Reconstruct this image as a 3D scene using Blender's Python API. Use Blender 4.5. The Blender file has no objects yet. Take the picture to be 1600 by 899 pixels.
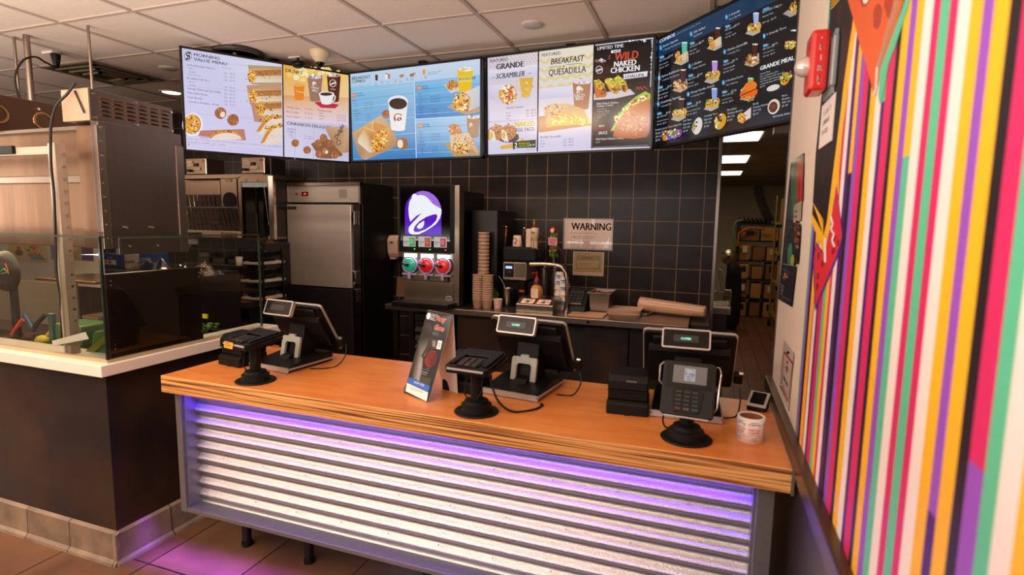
import bpy, math, random
import numpy as np
from mathutils import Vector, Matrix
random.seed(7)
SC = bpy.context.scene
COL = SC.collection
PI = math.pi
# ---------------------------------------------------------------- camera
H = 1.575                                   # eye height above the floor
FPX = 857.0                                 # focal length in pixels of the 1600 px wide frame
_y, _p, _r = [math.radians(a) for a in (19.6, -6.7, -0.955)]
CAM = Matrix.Rotation(_y, 3, 'Z') @ Matrix.Rotation(_p, 3, 'X') @ Matrix.Rotation(_r, 3, 'Y')
cd = bpy.data.cameras.new('camera')
cam = bpy.data.objects.new('camera', cd)
COL.objects.link(cam)
rgt, fwd, up = CAM.col[0], CAM.col[1], CAM.col[2]
mw = Matrix((rgt, up, -fwd)).transposed().to_4x4()
mw.translation = Vector((0, 0, H))
cam.matrix_world = mw
cd.sensor_width = 36
cd.lens = FPX / 1600 * 36
cd.clip_start = 0.02
cd.dof.use_dof = True
cd.dof.focus_distance = 3.2
cd.dof.aperture_fstop = 2.6
SC.camera = cam
# ---------------------------------------------------------------- colour management and lights
SC.view_settings.view_transform = 'Standard'
SC.view_settings.look = 'None'
SC.view_settings.exposure = -0.08
SC.view_settings.gamma = 1.0
SC.view_settings.use_curve_mapping = False


def lin(h, a=1.0):
    if isinstance(h, (tuple, list)):
        c = [v / 255 for v in h[:3]]
    else:
        h = h.lstrip('#')
        c = [int(h[i:i + 2], 16) / 255 for i in (0, 2, 4)]
    return tuple(x / 12.92 if x <= .04045 else ((x + .055) / 1.055) ** 2.4 for x in c) + (a,)


world = bpy.data.worlds.new('world')
SC.world = world
world.use_nodes = True
world.node_tree.nodes['Background'].inputs[0].default_value = lin('#fff3e6')
world.node_tree.nodes['Background'].inputs[1].default_value = 0.3


def area(name, loc, target, sx, sy, power, color):
    l = bpy.data.lights.new(name, 'AREA')
    l.shape = 'RECTANGLE'
    l.size, l.size_y, l.energy, l.color = sx, sy, power, lin(color)[:3]
    o = bpy.data.objects.new(name, l)
    COL.objects.link(o)
    o.location = loc
    o.rotation_euler = (Vector(target) - Vector(loc)).to_track_quat('-Z', 'Y').to_euler()
    return o


def spot(name, loc, target, power, color, angle=100, blend=.7, r=.06):
    l = bpy.data.lights.new(name, 'SPOT')
    l.energy, l.color, l.spot_size, l.spot_blend, l.shadow_soft_size = power, lin(color)[:3], math.radians(angle), blend, r
    o = bpy.data.objects.new(name, l)
    COL.objects.link(o)
    o.location = loc
    o.rotation_euler = (Vector(target) - Vector(loc)).to_track_quat('-Z', 'Y').to_euler()
    return o


area('window_daylight_right', (-0.5, -3.2, 1.9), (-.1, 2, 1.0), 2.6, 1.9, 24, '#fbf8ff')
area('high_fill_front', (-1.6, -1.1, 2.69), (-1.2, .2, 0), 1.2, .6, 36, '#fff8f2')  # added overhead fill without a fixture, lights the upward-facing corrugations
area('high_fill_left', (-2.9, -.6, 2.69), (-2.8, .3, 0), 1.2, .6, 34, '#ffd9ac')  # added warm fill from above on the left, no fitted panel there
area('left_fill', (-7.7, .55, 1.7), (-3, 2.0, 1.3), 1.9, 1.6, 55, '#ffeedd')  # added lamp before the windowless left wall, brightens the fridge steel
area('ceiling_fill', (-3.0, -.5, 1.25), (-3.0, -.499, 2.7), 4.0, 1.2, 400, '#fff0e2')  # added lamp shining upward to brighten the ceiling, no such fixture stands there
area('bench_fill', (-1.9, 3.75, 2.69), (-1.9, 4.1, 0), 3.2, .3, 24, '#ffe8d2')  # added strip of fill that brightens the bench along the back wall
for i, (lx, ly) in enumerate(((-3.4, .2), (-1.6, .3), (-1.6, 2.6), (-3.6, 2.7), (-4.7, 3.83), (-.35, 1.0))):
    spot('downlight_beam', (lx, ly, 2.70), (lx, ly, 0), 26 if lx < -1 else 7, '#ffd9b0', 120, .9)

# ---------------------------------------------------------------- geometry helpers


def ray(px, py):
    return CAM @ Vector(((px - 800) / FPX, 1, -(py - 449.5) / FPX))


def at(px, py, X=None, Y=None, Z=None):
    """the point of a known plane that the photograph shows at a pixel (used to survey the room)"""
    d = ray(px, py)
    o = Vector((0, 0, H))
    if X is not None:
        t = X / d.x
    elif Y is not None:
        t = Y / d.y
    else:
        t = (Z - H) / d.z
    return o + d * t


CT = H - .67          # top of the wooden counter
MATS = {}


def nodes_of(name):
    m = bpy.data.materials.new(name)
    m.use_nodes = True
    nt = m.node_tree
    return m, nt, nt.nodes['Principled BSDF'], nt.nodes, nt.links


def mat(name, color='#808080', rough=.5, metal=0., var=.10, scale=9., bump=0., emit=None, es=0., spec=None, coat=0., trans=0., ior=1.45, alpha=1., streak=None, alt=None):
    """principled material whose colour and roughness wander with procedural noise"""
    if name in MATS:
        return MATS[name]
    m, nt, b, N, L = nodes_of(name)
    b.inputs['Metallic'].default_value = metal
    b.inputs['Roughness'].default_value = rough
    b.inputs['IOR'].default_value = ior
    if spec is not None:
        b.inputs['Specular IOR Level'].default_value = spec
    if coat:
        b.inputs['Coat Weight'].default_value = coat
        b.inputs['Coat Roughness'].default_value = .08
    if trans:
        b.inputs['Transmission Weight'].default_value = trans
    if alpha < 1:
        b.inputs['Alpha'].default_value = alpha
    tc = N.new('ShaderNodeTexCoord')
    mp = N.new('ShaderNodeMapping')
    L.new(tc.outputs['Object'], mp.inputs[0])
    if streak:
        mp.inputs['Scale'].default_value = streak
    nz = N.new('ShaderNodeTexNoise')
    nz.inputs['Scale'].default_value = scale
    nz.inputs['Detail'].default_value = 4
    L.new(mp.outputs[0], nz.inputs['Vector'])
    c = lin(color)
    mx = N.new('ShaderNodeMix')
    mx.data_type = 'RGBA'
    if alt:
        mx.inputs[6].default_value = c
        mx.inputs[7].default_value = lin(alt)
        rp = N.new('ShaderNodeValToRGB')
        rp.color_ramp.elements[0].position = .38
        rp.color_ramp.elements[1].position = .66
        L.new(nz.outputs[0], rp.inputs[0])
        L.new(rp.outputs[0], mx.inputs[0])
    else:
        mx.inputs[6].default_value = tuple(v * (1 - var) for v in c[:3]) + (1,)
        mx.inputs[7].default_value = tuple(min(1, v * (1 + var)) for v in c[:3]) + (1,)
        L.new(nz.outputs[0], mx.inputs[0])
    L.new(mx.outputs[2], b.inputs['Base Color'])
    if bump:
        bp = N.new('ShaderNodeBump')
        bp.inputs['Strength'].default_value = bump
        bp.inputs['Distance'].default_value = .004
        L.new(nz.outputs[0], bp.inputs['Height'])
        L.new(bp.outputs[0], b.inputs['Normal'])
    if emit:
        b.inputs['Emission Color'].default_value = lin(emit)
        b.inputs['Emission Strength'].default_value = es
    MATS[name] = m
    return m


def tiles(name, w, h, mortar, ca, cb, cm, axis='xy', off=(0, 0), rough=.4, bump=.4, noise=.12, stagger=0., nscale=3., metal=0, spec=.5):
    if name in MATS:
        return MATS[name]
    m, nt, b, N, L = nodes_of(name)
    tc = N.new('ShaderNodeTexCoord')
    sp = N.new('ShaderNodeSeparateXYZ')
    L.new(tc.outputs['Object'], sp.inputs[0])
    cb_ = N.new('ShaderNodeCombineXYZ')
    idx = {'x': 0, 'y': 1, 'z': 2}
    for k in (0, 1):
        ad = N.new('ShaderNodeMath')
        ad.operation = 'SUBTRACT'
        ad.inputs[1].default_value = off[k]
        L.new(sp.outputs[idx[axis[k]]], ad.inputs[0])
        L.new(ad.outputs[0], cb_.inputs[k])
    br = N.new('ShaderNodeTexBrick')
    br.offset = stagger
    br.inputs['Scale'].default_value = 1
    br.inputs['Mortar Size'].default_value = mortar
    br.inputs['Mortar Smooth'].default_value = .1
    br.inputs['Brick Width'].default_value = w
    br.inputs['Row Height'].default_value = h
    br.inputs['Color1'].default_value = lin(ca)
    br.inputs['Color2'].default_value = lin(cb)
    br.inputs['Mortar'].default_value = lin(cm)
    L.new(cb_.outputs[0], br.inputs['Vector'])
    nz = N.new('ShaderNodeTexNoise')
    nz.inputs['Scale'].default_value = nscale
    nz.inputs['Detail'].default_value = 6
    L.new(tc.outputs['Object'], nz.inputs['Vector'])
    mr = N.new('ShaderNodeMapRange')
    mr.inputs['From Min'].default_value = .3
    mr.inputs['From Max'].default_value = .7
    mr.inputs['To Min'].default_value = 1 - noise * 2
    mr.inputs['To Max'].default_value = 1 + noise
    L.new(nz.outputs[0], mr.inputs[0])
    vm = N.new('ShaderNodeVectorMath')
    vm.operation = 'SCALE'
    L.new(br.outputs['Color'], vm.inputs[0])
    L.new(mr.outputs[0], vm.inputs['Scale'])
    L.new(vm.outputs[0], b.inputs['Base Color'])
    b.inputs['Roughness'].default_value = rough
    b.inputs['Metallic'].default_value = metal
    b.inputs['Specular IOR Level'].default_value = spec
    if bump:
        iv = N.new('ShaderNodeMath')
        iv.operation = 'SUBTRACT'
        iv.inputs[0].default_value = 1
        L.new(br.outputs['Fac'], iv.inputs[1])
        bp = N.new('ShaderNodeBump')
        bp.inputs['Strength'].default_value = bump
        bp.inputs['Distance'].default_value = .002
        L.new(iv.outputs[0], bp.inputs['Height'])
        L.new(bp.outputs[0], b.inputs['Normal'])
    MATS[name] = m
    return m


def vcol_mat(name, emit=0., rough=.5, coat=0.):
    if name in MATS:
        return MATS[name]
    m, nt, b, N, L = nodes_of(name)
    a = N.new('ShaderNodeVertexColor')
    a.layer_name = 'Col'
    b.inputs['Roughness'].default_value = rough
    if emit:
        b.inputs['Base Color'].default_value = (.004, .004, .005, 1)
        L.new(a.outputs['Color'], b.inputs['Emission Color'])
        b.inputs['Emission Strength'].default_value = emit
    else:
        L.new(a.outputs['Color'], b.inputs['Base Color'])
        b.inputs['Coat Weight'].default_value = coat
    MATS[name] = m
    return m


WM = {}       # world matrices of the objects made here


class MB:
    """collects faces; build() links them as one mesh object"""

    def __init__(s, m=None):
        s.v, s.f, s.mi, s.sm = [], [], [], []
        s.m = m or Matrix.Identity(4)
        s.k = 0          # current material slot
        s.smooth = False

    def add(s, vs, fs):
        o = len(s.v)
        s.v += [s.m @ Vector(p) for p in vs]
        for f in fs:
            s.f.append([o + i for i in f])
            s.mi.append(s.k)
            s.sm.append(s.smooth)
        return s

    def box(s, x0, x1, y0, y1, z0, z1):
        x0, x1 = min(x0, x1), max(x0, x1)
        y0, y1 = min(y0, y1), max(y0, y1)
        z0, z1 = min(z0, z1), max(z0, z1)
        v = [(x0, y0, z0), (x1, y0, z0), (x1, y1, z0), (x0, y1, z0), (x0, y0, z1), (x1, y0, z1), (x1, y1, z1), (x0, y1, z1)]
        f = [(3, 2, 1, 0), (4, 5, 6, 7), (0, 1, 5, 4), (1, 2, 6, 5), (2, 3, 7, 6), (3, 0, 4, 7)]
        sm, s.smooth = s.smooth, False
        s.add(v, f)
        s.smooth = sm
        return s

    def cbox(s, c, d):
        return s.box(c[0] - d[0] / 2, c[0] + d[0] / 2, c[1] - d[1] / 2, c[1] + d[1] / 2, c[2] - d[2] / 2, c[2] + d[2] / 2)

    def cyl(s, p0, p1, r0, r1=None, n=20, caps=True, smooth=True):
        r1 = r0 if r1 is None else r1
        p0, p1 = Vector(p0), Vector(p1)
        d = (p1 - p0).normalized()
        a = d.orthogonal().normalized()
        b = d.cross(a)
        v = []
        for p, r in ((p0, r0), (p1, r1)):
            for i in range(n):
                t = 2 * PI * i / n
                v.append(p + a * math.cos(t) * r + b * math.sin(t) * r)
        s.smooth = smooth
        s.add(v, [(i, (i + 1) % n, n + (i + 1) % n, n + i) for i in range(n)])
        s.smooth = False
        if caps:
            s.add(v, [tuple(reversed(range(n))), tuple(range(n, 2 * n))])
        return s

    def tube(s, pts, r, n=8, closed=False):
        pts = [Vector(p) for p in pts]
        m = len(pts)
        v = []
        nrm = None
        for i, p in enumerate(pts):
            if closed:
                d = (pts[(i + 1) % m] - pts[i - 1])
            else:
                d = (pts[min(i + 1, m - 1)] - pts[max(i - 1, 0)])
            d.normalize()
            if nrm is None:
                nrm = d.orthogonal().normalized()
            else:
                nrm = (nrm - d * nrm.dot(d)).normalized()
            b = d.cross(nrm)
            rr = r[i] if isinstance(r, (list, tuple)) else r
            for k in range(n):
                t = 2 * PI * k / n
                v.append(p + nrm * math.cos(t) * rr + b * math.sin(t) * rr)
        f = []
        for i in range(m if closed else m - 1):
            j = (i + 1) % m
            for k in range(n):
                f.append((i * n + k, i * n + (k + 1) % n, j * n + (k + 1) % n, j * n + k))
        s.smooth = True
        s.add(v, f)
        s.smooth = False
        if not closed:
            s.add(v, [tuple(reversed(range(n))), tuple(range((m - 1) * n, m * n))])
        return s

    def lathe(s, prof, c=(0, 0, 0), n=28, smooth=True, caps=True):
        v, f = [], []
        m = len(prof)
        for r, z in prof:
            for k in range(n):
                t = 2 * PI * k / n
                v.append((c[0] + r * math.cos(t), c[1] + r * math.sin(t), c[2] + z))
        for i in range(m - 1):
            for k in range(n):
                f.append((i * n + k, i * n + (k + 1) % n, (i + 1) * n + (k + 1) % n, (i + 1) * n + k))
        s.smooth = smooth
        s.add(v, f)
        s.smooth = False
        if caps:
            s.add(v, [tuple(reversed(range(n))), tuple(range((m - 1) * n, m * n))])
        return s

    def prism(s, poly, a, b, axis='x'):
        """extrude a 2D outline; axis x: (y,z) outline, y: (x,z), z: (x,y)"""
        def P(u, w, t):
            return {'x': (t, u, w), 'y': (u, t, w), 'z': (u, w, t)}[axis]
        n = len(poly)
        v = [P(u, w, a) for u, w in poly] + [P(u, w, b) for u, w in poly]
        f = [(i, (i + 1) % n, n + (i + 1) % n, n + i) for i in range(n)]
        s.add(v, f + [tuple(reversed(range(n))), tuple(range(n, 2 * n))])
        return s

    def poly(s, pts):
        s.add(pts, [tuple(range(len(pts)))])
        return s

    def sphere(s, c, r, n=14, m=8, sq=(1, 1, 1)):
        prof = []
        v, f = [], []
        for i in range(m + 1):
            a = -PI / 2 + PI * i / m
            for k in range(n):
                t = 2 * PI * k / n
                v.append((c[0] + r * sq[0] * math.cos(a) * math.cos(t), c[1] + r * sq[1] * math.cos(a) * math.sin(t), c[2] + r * sq[2] * math.sin(a)))
        for i in range(m):
            for k in range(n):
                f.append((i * n + k, i * n + (k + 1) % n, (i + 1) * n + (k + 1) % n, (i + 1) * n + k))
        s.smooth = True
        s.add(v, f)
        s.smooth = False
        return s

    def sheet(s, fn, nu, nv, smooth=True, thick=0):
        v = [fn(i / nu, j / nv) for j in range(nv + 1) for i in range(nu + 1)]
        f = [(j * (nu + 1) + i, j * (nu + 1) + i + 1, (j + 1) * (nu + 1) + i + 1, (j + 1) * (nu + 1) + i) for j in range(nv) for i in range(nu)]
        s.smooth = smooth
        s.add(v, f)
        s.smooth = False
        return s

    def build(s, name, mats, parent=None, bevel=0., seg=2, local=False, solid=0.):
        mats = mats if isinstance(mats, (list, tuple)) else [mats]
        me = bpy.data.meshes.new(name)
        o = bpy.data.objects.new(name, me)
        COL.objects.link(o)
        if parent is not None:
            o.parent = parent
            W = WM[parent.name]
            WM[o.name] = W
            inv = Matrix.Identity(4) if local else W.inverted()
            vs = [inv @ p for p in s.v]
        elif local:
            vs = s.v
            WM[o.name] = Matrix.Identity(4)
        else:
            lo = [min(p[i] for p in s.v) for i in range(3)]
            hi = [max(p[i] for p in s.v) for i in range(3)]
            c = Vector(((lo[0] + hi[0]) / 2, (lo[1] + hi[1]) / 2, lo[2]))
            o.location = c
            WM[o.name] = Matrix.Translation(c)
            vs = [p - c for p in s.v]
        me.from_pydata([tuple(p) for p in vs], [], s.f)
        for m in mats:
            me.materials.append(m)
        me.polygons.foreach_set('material_index', s.mi)
        me.polygons.foreach_set('use_smooth', s.sm)
        me.update()
        if bevel:
            bm = o.modifiers.new('bevel', 'BEVEL')
            bm.width, bm.segments, bm.limit_method, bm.angle_limit = bevel, seg, 'ANGLE', math.radians(40)
            bm.harden_normals = False
        if solid:
            sm = o.modifiers.new('solid', 'SOLIDIFY')
            sm.thickness = solid
        return o


def thing(name, label, cat, loc=(0, 0, 0), rz=0., group=None, kind=None):
    o = bpy.data.objects.new(name, None)
    o.empty_display_size = .05
    COL.objects.link(o)
    o.location = loc
    o.rotation_euler = (0, 0, rz)
    WM[o.name] = Matrix.Translation(Vector(loc)) @ Matrix.Rotation(rz, 4, 'Z')
    return tag(o, label, cat, group, kind)


def tag(o, label, cat, group=None, kind=None):
    if label:
        o['label'] = label
    if cat:
        o['category'] = cat
    if group:
        o['group'] = group
    if kind:
        o['kind'] = kind
    return o


def struct(o):
    o['kind'] = 'structure'
    return o


def dup(root, loc, rz=None, label=None, group=None):
    def cp(o, parent):
        c = o.copy()
        COL.objects.link(c)
        c.parent = parent
        for ch in o.children:
            cp(ch, c)
        return c
    r = cp(root, None)
    r.location = loc
    if rz is not None:
        r.rotation_euler = (0, 0, rz)
    if label:
        r['label'] = label
    if group:
        r['group'] = group
    return r


# ---------------------------------------------------------------- flat printed / displayed artwork
GL = {}


def glyphs(txt, bold=0., shear=0., res=2):
    key = (txt, bold, shear, res)
    if key in GL:
        return GL[key]
    cu = bpy.data.curves.new('t', 'FONT')
    cu.body = txt
    cu.size = 1
    cu.resolution_u = res
    cu.offset = bold
    cu.shear = shear
    ob = bpy.data.objects.new('t', cu)
    me = bpy.data.meshes.new_from_object(ob)
    vs = [(v.co.x, v.co.y) for v in me.vertices]
    fs = [tuple(p.vertices) for p in me.polygons]
    bpy.data.objects.remove(ob)
    bpy.data.curves.remove(cu)
    bpy.data.meshes.remove(me)
    GL[key] = (vs, fs)
    return GL[key]


def homography(src, dst):
    A = []
    for (x, y), (u, v) in zip(src, dst):
        A.append([x, y, 1, 0, 0, 0, -u * x, -u * y, u])
        A.append([0, 0, 0, x, y, 1, -v * x, -v * y, v])
    A = np.array(A, float)
    h = np.append(np.linalg.solve(A[:, :8], A[:, 8]), 1).reshape(3, 3)
    return h


class Art:
    """a flat picture on a real surface: origin is its top-left corner, U right, V down, in metres"""

    def __init__(s, o, U, V, w, h, src=None, eps=2.5e-5, off=.0004, fn=None):
        s.o, s.U, s.V = Vector(o), Vector(U).normalized(), Vector(V).normalized()
        s.N = s.V.cross(s.U).normalized()
        s.w, s.h, s.d, s.eps = w, h, off, eps
        s.v, s.f, s.c = [], [], []
        s.src = src or [(0, 0), (w, 0), (w, h), (0, h)]
        s.Hm = homography(s.src, [(0, 0), (w, 0), (w, h), (0, h)])
        s.fn = fn

    def uv(s, x, y):
        if s.fn:
            return s.fn(x, y)
        a = s.Hm @ np.array([x, y, 1.])
        return a[0] / a[2], a[1] / a[2]

    def _put(s, uvs, faces, cols):
        o = len(s.v)
        s.v += [s.o + s.U * u + s.V * v + s.N * s.d for u, v in uvs]
        for f in faces:
            s.f.append(tuple(o + i for i in f))
            s.c += [cols[i] for i in f] if isinstance(cols, list) else [cols] * len(f)

    def poly(s, pts, col, same=False):
        uvs = [s.uv(*p) for p in pts]
        c = [lin(k) for k in col] if isinstance(col, list) else lin(col)
        s._put(uvs, [tuple(range(len(pts)))], c)
        if not same:
            s.d += s.eps
        return s

    def rect(s, x0, y0, x1, y1, col, same=False):
        return s.poly([(x0, y0), (x1, y0), (x1, y1), (x0, y1)], col, same)

    def full(s, col):
        c = [lin(k) for k in col] if isinstance(col, list) else lin(col)
        s._put([(0, 0), (s.w, 0), (s.w, s.h), (0, s.h)], [(0, 1, 2, 3)], c)
        s.d += s.eps
        return s

    def ell(s, x, y, rx, ry, col, rot=0., n=18, jit=0., same=False, rng=(0, 360)):
        pts = []
        cr, sr = math.cos(math.radians(rot)), math.sin(math.radians(rot))
        for i in range(n):
            t = math.radians(rng[0] + (rng[1] - rng[0]) * i / (n if rng == (0, 360) else n - 1))
            k = 1 + random.uniform(-jit, jit)
            a, b = rx * math.cos(t) * k, ry * math.sin(t) * k
            pts.append((x + a * cr - b * sr, y + a * sr + b * cr))
        return s.poly(pts, col, same)

    def specks(s, x, y, rx, ry, cols, n, size, rot=0.):
        cr, sr = math.cos(math.radians(rot)), math.sin(math.radians(rot))
        for i in range(n):
            t = random.uniform(0, 2 * PI)
            q = math.sqrt(random.random())
            a, b = rx * math.cos(t) * q, ry * math.sin(t) * q
            z = size * random.uniform(.5, 1.3)
            s.ell(x + a * cr - b * sr, y + a * sr + b * cr, z, z * random.uniform(.5, 1), random.choice(cols), random.uniform(0, 180), 6, .25, True)
            if i % 6 == 5:
                s.d += s.eps
        s.d += s.eps
        return s

    def line(s, x0, y0, x1, y1, w, col, same=False):
        dx, dy = x1 - x0, y1 - y0
        l = math.hypot(dx, dy) or 1
        nx, ny = -dy / l * w / 2, dx / l * w / 2
        return s.poly([(x0 + nx, y0 + ny), (x1 + nx, y1 + ny), (x1 - nx, y1 - ny), (x0 - nx, y0 - ny)], col, same)

    def pline(s, pts, w, col):
        for a, b in zip(pts, pts[1:]):
            s.line(*a, *b, w, col, True)
        s.d += s.eps
        return s

    def text(s, x, y, size, txt, col, bold=0., shear=0., align='l', wide=1., rot=0., res=2, frame=None, vert=False):
        """size in source units (cap height ~0.72 of it), baseline start at x,y"""
        vs, fs = glyphs(txt, min(bold, 0.), shear, res)
        if not vs:
            return s
        u0, v0 = s.uv(x, y)
        u1, v1 = s.uv(x, y - size)
        sc = math.hypot(u1 - u0, v1 - v0)
        wmax = max(p[0] for p in vs)
        sh = {'l': 0, 'c': -wmax / 2, 'r': -wmax}[align]
        a = math.radians(rot)
        ca, sa = math.cos(a), math.sin(a)
        if bold > .04:
            offs = [(bold * math.cos(k * PI / 4), bold * math.sin(k * PI / 4)) for k in range(8)]
        elif bold > 0:
            offs = [(-bold, 0), (bold, 0)] if res == 1 else [(-bold * 1.3, 0), (0, 0), (bold * 1.3, 0)]
        else:
            offs = [(0, 0)]
        for ox, oy in offs:
            uvs = []
            for p in vs:
                px, py = (p[0] + sh + ox) * sc * wide, (p[1] + oy) * sc
                uvs.append((u0 + px * ca + py * sa, v0 - py * ca + px * sa))
            s._put(uvs, fs, lin(col))
        s.d += s.eps
        return s

    def lines(s, x, y, size, step, rows, col, **k):
        for i, r in enumerate(rows):
            s.text(x + (step[0] * i if isinstance(step, tuple) else 0), y + (step[1] if isinstance(step, tuple) else step) * i, size, r, col, res=1, **k)
        return s

    def build(s, name, m, parent=None, back=None):
        """back: thickness of a real sheet behind the picture"""
        me = bpy.data.meshes.new(name)
        o = bpy.data.objects.new(name, me)
        COL.objects.link(o)
        vs, fs, cs = list(s.v), list(s.f), list(s.c)
        if back:
            n = len(vs)
            q = [s.o, s.o + s.U * s.w, s.o + s.U * s.w + s.V * s.h, s.o + s.V * s.h]
            vs += q + [p - s.N * back for p in q]
            k = [(n, n + 1, n + 2, n + 3), (n + 7, n + 6, n + 5, n + 4), (n, n + 4, n + 5, n + 1), (n + 1, n + 5, n + 6, n + 2), (n + 2, n + 6, n + 7, n + 3), (n + 3, n + 7, n + 4, n)]
            fs += k
            cs += [lin('#e8e4e0')] * 24
        if parent is not None:
            o.parent = parent
            W = WM[parent.name]
            inv = W.inverted()
            vs = [inv @ p for p in vs]
        else:
            c = vs[0].copy()
            c = s.o + s.U * s.w / 2 + s.V * s.h
            o.location = c
            W = Matrix.Translation(c)
            vs = [p - c for p in vs]
        WM[o.name] = W
        me.from_pydata([tuple(p) for p in vs], [], fs)
        me.materials.append(m)
        at_ = me.color_attributes.new('Col', 'FLOAT_COLOR', 'CORNER')
        at_.data.foreach_set('color', [x for c in cs for x in c])
        me.update()
        return o


def bell_logo(A, x, y, w, h, dark='#5a1fc8', light='#a86ee8', white='#f4f2ff', ground=None):
    """the bell mark: an arch split in two purples, a tilted white bell with its clapper"""
    def q(pts):
        return [(x + (a - 173) / 235 * w, y + (b - 105) / 247 * h) for a, b in pts]
    arch = [(173, 352)]
    for i in range(25):
        t = PI - PI * i / 24
        arch.append((290.5 + 117.5 * math.cos(t), 222 - 117 * math.sin(t)))
    arch.append((408, 352))
    A.poly(q(arch), dark)
    A.poly(q([(245, 118), (268, 108), (290, 105), (325, 110), (360, 128), (386, 154), (402, 186), (408, 205), (398, 203), (372, 192), (345, 170), (325, 150), (300, 135), (262, 130)]), light)
    A.poly(q([(220, 130), (232, 121), (246, 122), (256, 130), (278, 127), (302, 132), (325, 147), (348, 172), (370, 187), (395, 198), (408, 207), (408, 228), (398, 258), (376, 287), (345, 308), (300, 333), (262, 349), (225, 351), (203, 345), (195, 330), (200, 308), (222, 284), (282, 230), (248, 245), (208, 279), (199, 245), (196, 205), (203, 165), (217, 146)]), white)
    A.poly(q([(228, 326), (238, 303), (268, 275), (312, 250), (352, 237), (376, 234), (383, 246), (374, 270), (345, 298), (304, 322), (262, 336), (238, 337)]), dark)
    A.poly(q([(250, 307), (264, 290), (284, 278), (298, 271), (299, 290), (289, 310), (270, 319), (256, 316)]), white)


def px_box(mb, x0, yt, x1, yb, Y, depth):
    """box whose front face stands in the plane Y and shows at these pixels"""
    a, b = at(x0, (yt + yb) / 2, Y=Y), at(x1, (yt + yb) / 2, Y=Y)
    c, d = at((x0 + x1) / 2, yt, Y=Y), at((x0 + x1) / 2, yb, Y=Y)
    mb.box(a.x, b.x, Y, Y + depth, d.z, c.z)
    return (a.x, b.x, d.z, c.z)
# ================================================================ the setting
CEIL = H + 1.144
YB = 4.62                 # tiled back wall
XR = .285                 # right wall
GX, GY = -2.45, 1.62      # corner of the sneeze guard glass

floor_m = tiles('floor_tiles', .457, .457, .004, '#6e4c36', '#785840', '#241812', 'xy', (-2.63, 1.59), .33, .5, .22, nscale=4.)
o = struct(MB().box(-8, 2.2, -4.2, 2.5, -.06, 0).build('floor', floor_m))
quarry = tiles('quarry_tiles', .155, .155, .006, '#6d4630', '#5f3b29', '#33221a', 'xy', (.1, 2.5), .4, .6, .12)
struct(MB().box(-8, 2.2, 2.5, 12.6, -.06, 0).build('floor', quarry))

ceil_m = mat('ceiling_board', '#decdc0', .95, var=.04, scale=40, bump=.25, spec=.1)
grid_m = mat('ceiling_grid_metal', '#b3a194', .8, var=.02)
c_ = struct(MB().box(-8, XR + .2, -4.2, YB, CEIL, CEIL + .05).build('ceiling', ceil_m))
g = MB()
for k in range(-1, 14):
    x = -.05 - .61 * k
    if x < XR:
        g.box(x - .012, x + .012, -4.2, YB, CEIL - .007, CEIL + .002)
y = 2.31 - .6 * 10
while y < YB:
    g.box(-8, XR, y - .012, y + .012, CEIL - .0065, CEIL + .002)
    y += .6
struct(g.build('ceiling_grid', grid_m, c_))
# walls
wt = tiles('wall_tiles', .184, .190, .0034, '#2c2320', '#241c1a', '#7c6752', 'xz', (YB * -.027, H + YB * .007), .30, .8, .18, nscale=7, spec=.22)
struct(MB().box(-8, .05, YB, YB + .12, 0, CEIL).build('wall_back', wt))
paint = mat('wall_paint', '#e3d3c4', .6, var=.03, scale=3)
lam = mat('dark_laminate', '#1f1a1b', .36, spec=.35, var=.2, scale=3.2, alt='#3a291e', bump=.05)
brz = mat('wainscot_metal', '#4b4440', .33, metal=.7, var=.1, scale=3)
cap_m = mat('bronze_cap', '#5a4638', .3, metal=.6, var=.12, scale=4)
struct(MB().box(XR, XR + .12, -4.2, 2.5, .9, CEIL).build('wall_right', paint))
struct(MB().box(.272, XR + .10, -4.2, 2.5, 0, .9).build('wall_right_wainscot', brz))
struct(MB().box(.258, XR + .005, -4.2, 2.53, .885, .945).build('trim_1', cap_m, bevel=.006))
struct(MB().box(XR - .004, XR + .125, 2.498, 2.515, .9, CEIL).build('trim_2', mat('corner_trim', '#6d6762', .35, metal=.8)))
steel = mat('brushed_steel', '#9a9089', .3, metal=1., var=.12, scale=6, streak=(1, 1, 60))
struct(MB().box(.036, .062, YB - .02, YB + .14, 0, CEIL).build('trim_3', steel, bevel=.003))
wht = mat('back_room_paint', '#c9bda9', .7, var=.05, scale=2)
ZB = H + .85
struct(MB().box(-1.5, 1.9, 12.5, 12.6, 0, ZB).build('wall_far', wht))
struct(MB().box(1.8, 1.9, 2.5, 12.5, 0, CEIL).build('wall_storeroom_right', wht))
struct(MB().box(-1.6, -1.5, YB + .12, 12.5, 0, ZB).build('wall_storeroom_left', wht))
struct(MB().box(XR + .12, 1.9, 2.38, 2.5, 0, CEIL).build('wall_storeroom_front', wht))
bcm = tiles('store_ceiling', 1.22, .61, .02, '#8e7f6c', '#877864', '#9e9080', 'xy', (0, .2), .9, .1, .05)
struct(MB().box(-1.6, 1.9, YB + .12, 12.6, ZB, ZB + .05).build('ceiling_storeroom', bcm))
struct(MB().box(.062, 1.9, YB, YB + .12, ZB, CEIL).build('wall_bulkhead', wht))
struct(MB().box(.285, 1.9, 2.5, YB, CEIL, CEIL + .05).build('ceiling_passage', bcm))
struct(MB().box(-8, -7.9, -4.2, YB, 0, CEIL).build('wall_left', paint))
struct(MB().box(-8, XR, -4.3, -4.2, 0, .95).build('wall_front', lam))
struct(MB().box(-8, XR, -4.3, -4.2, 2.35, CEIL).build('wall_front_header', paint))
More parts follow.
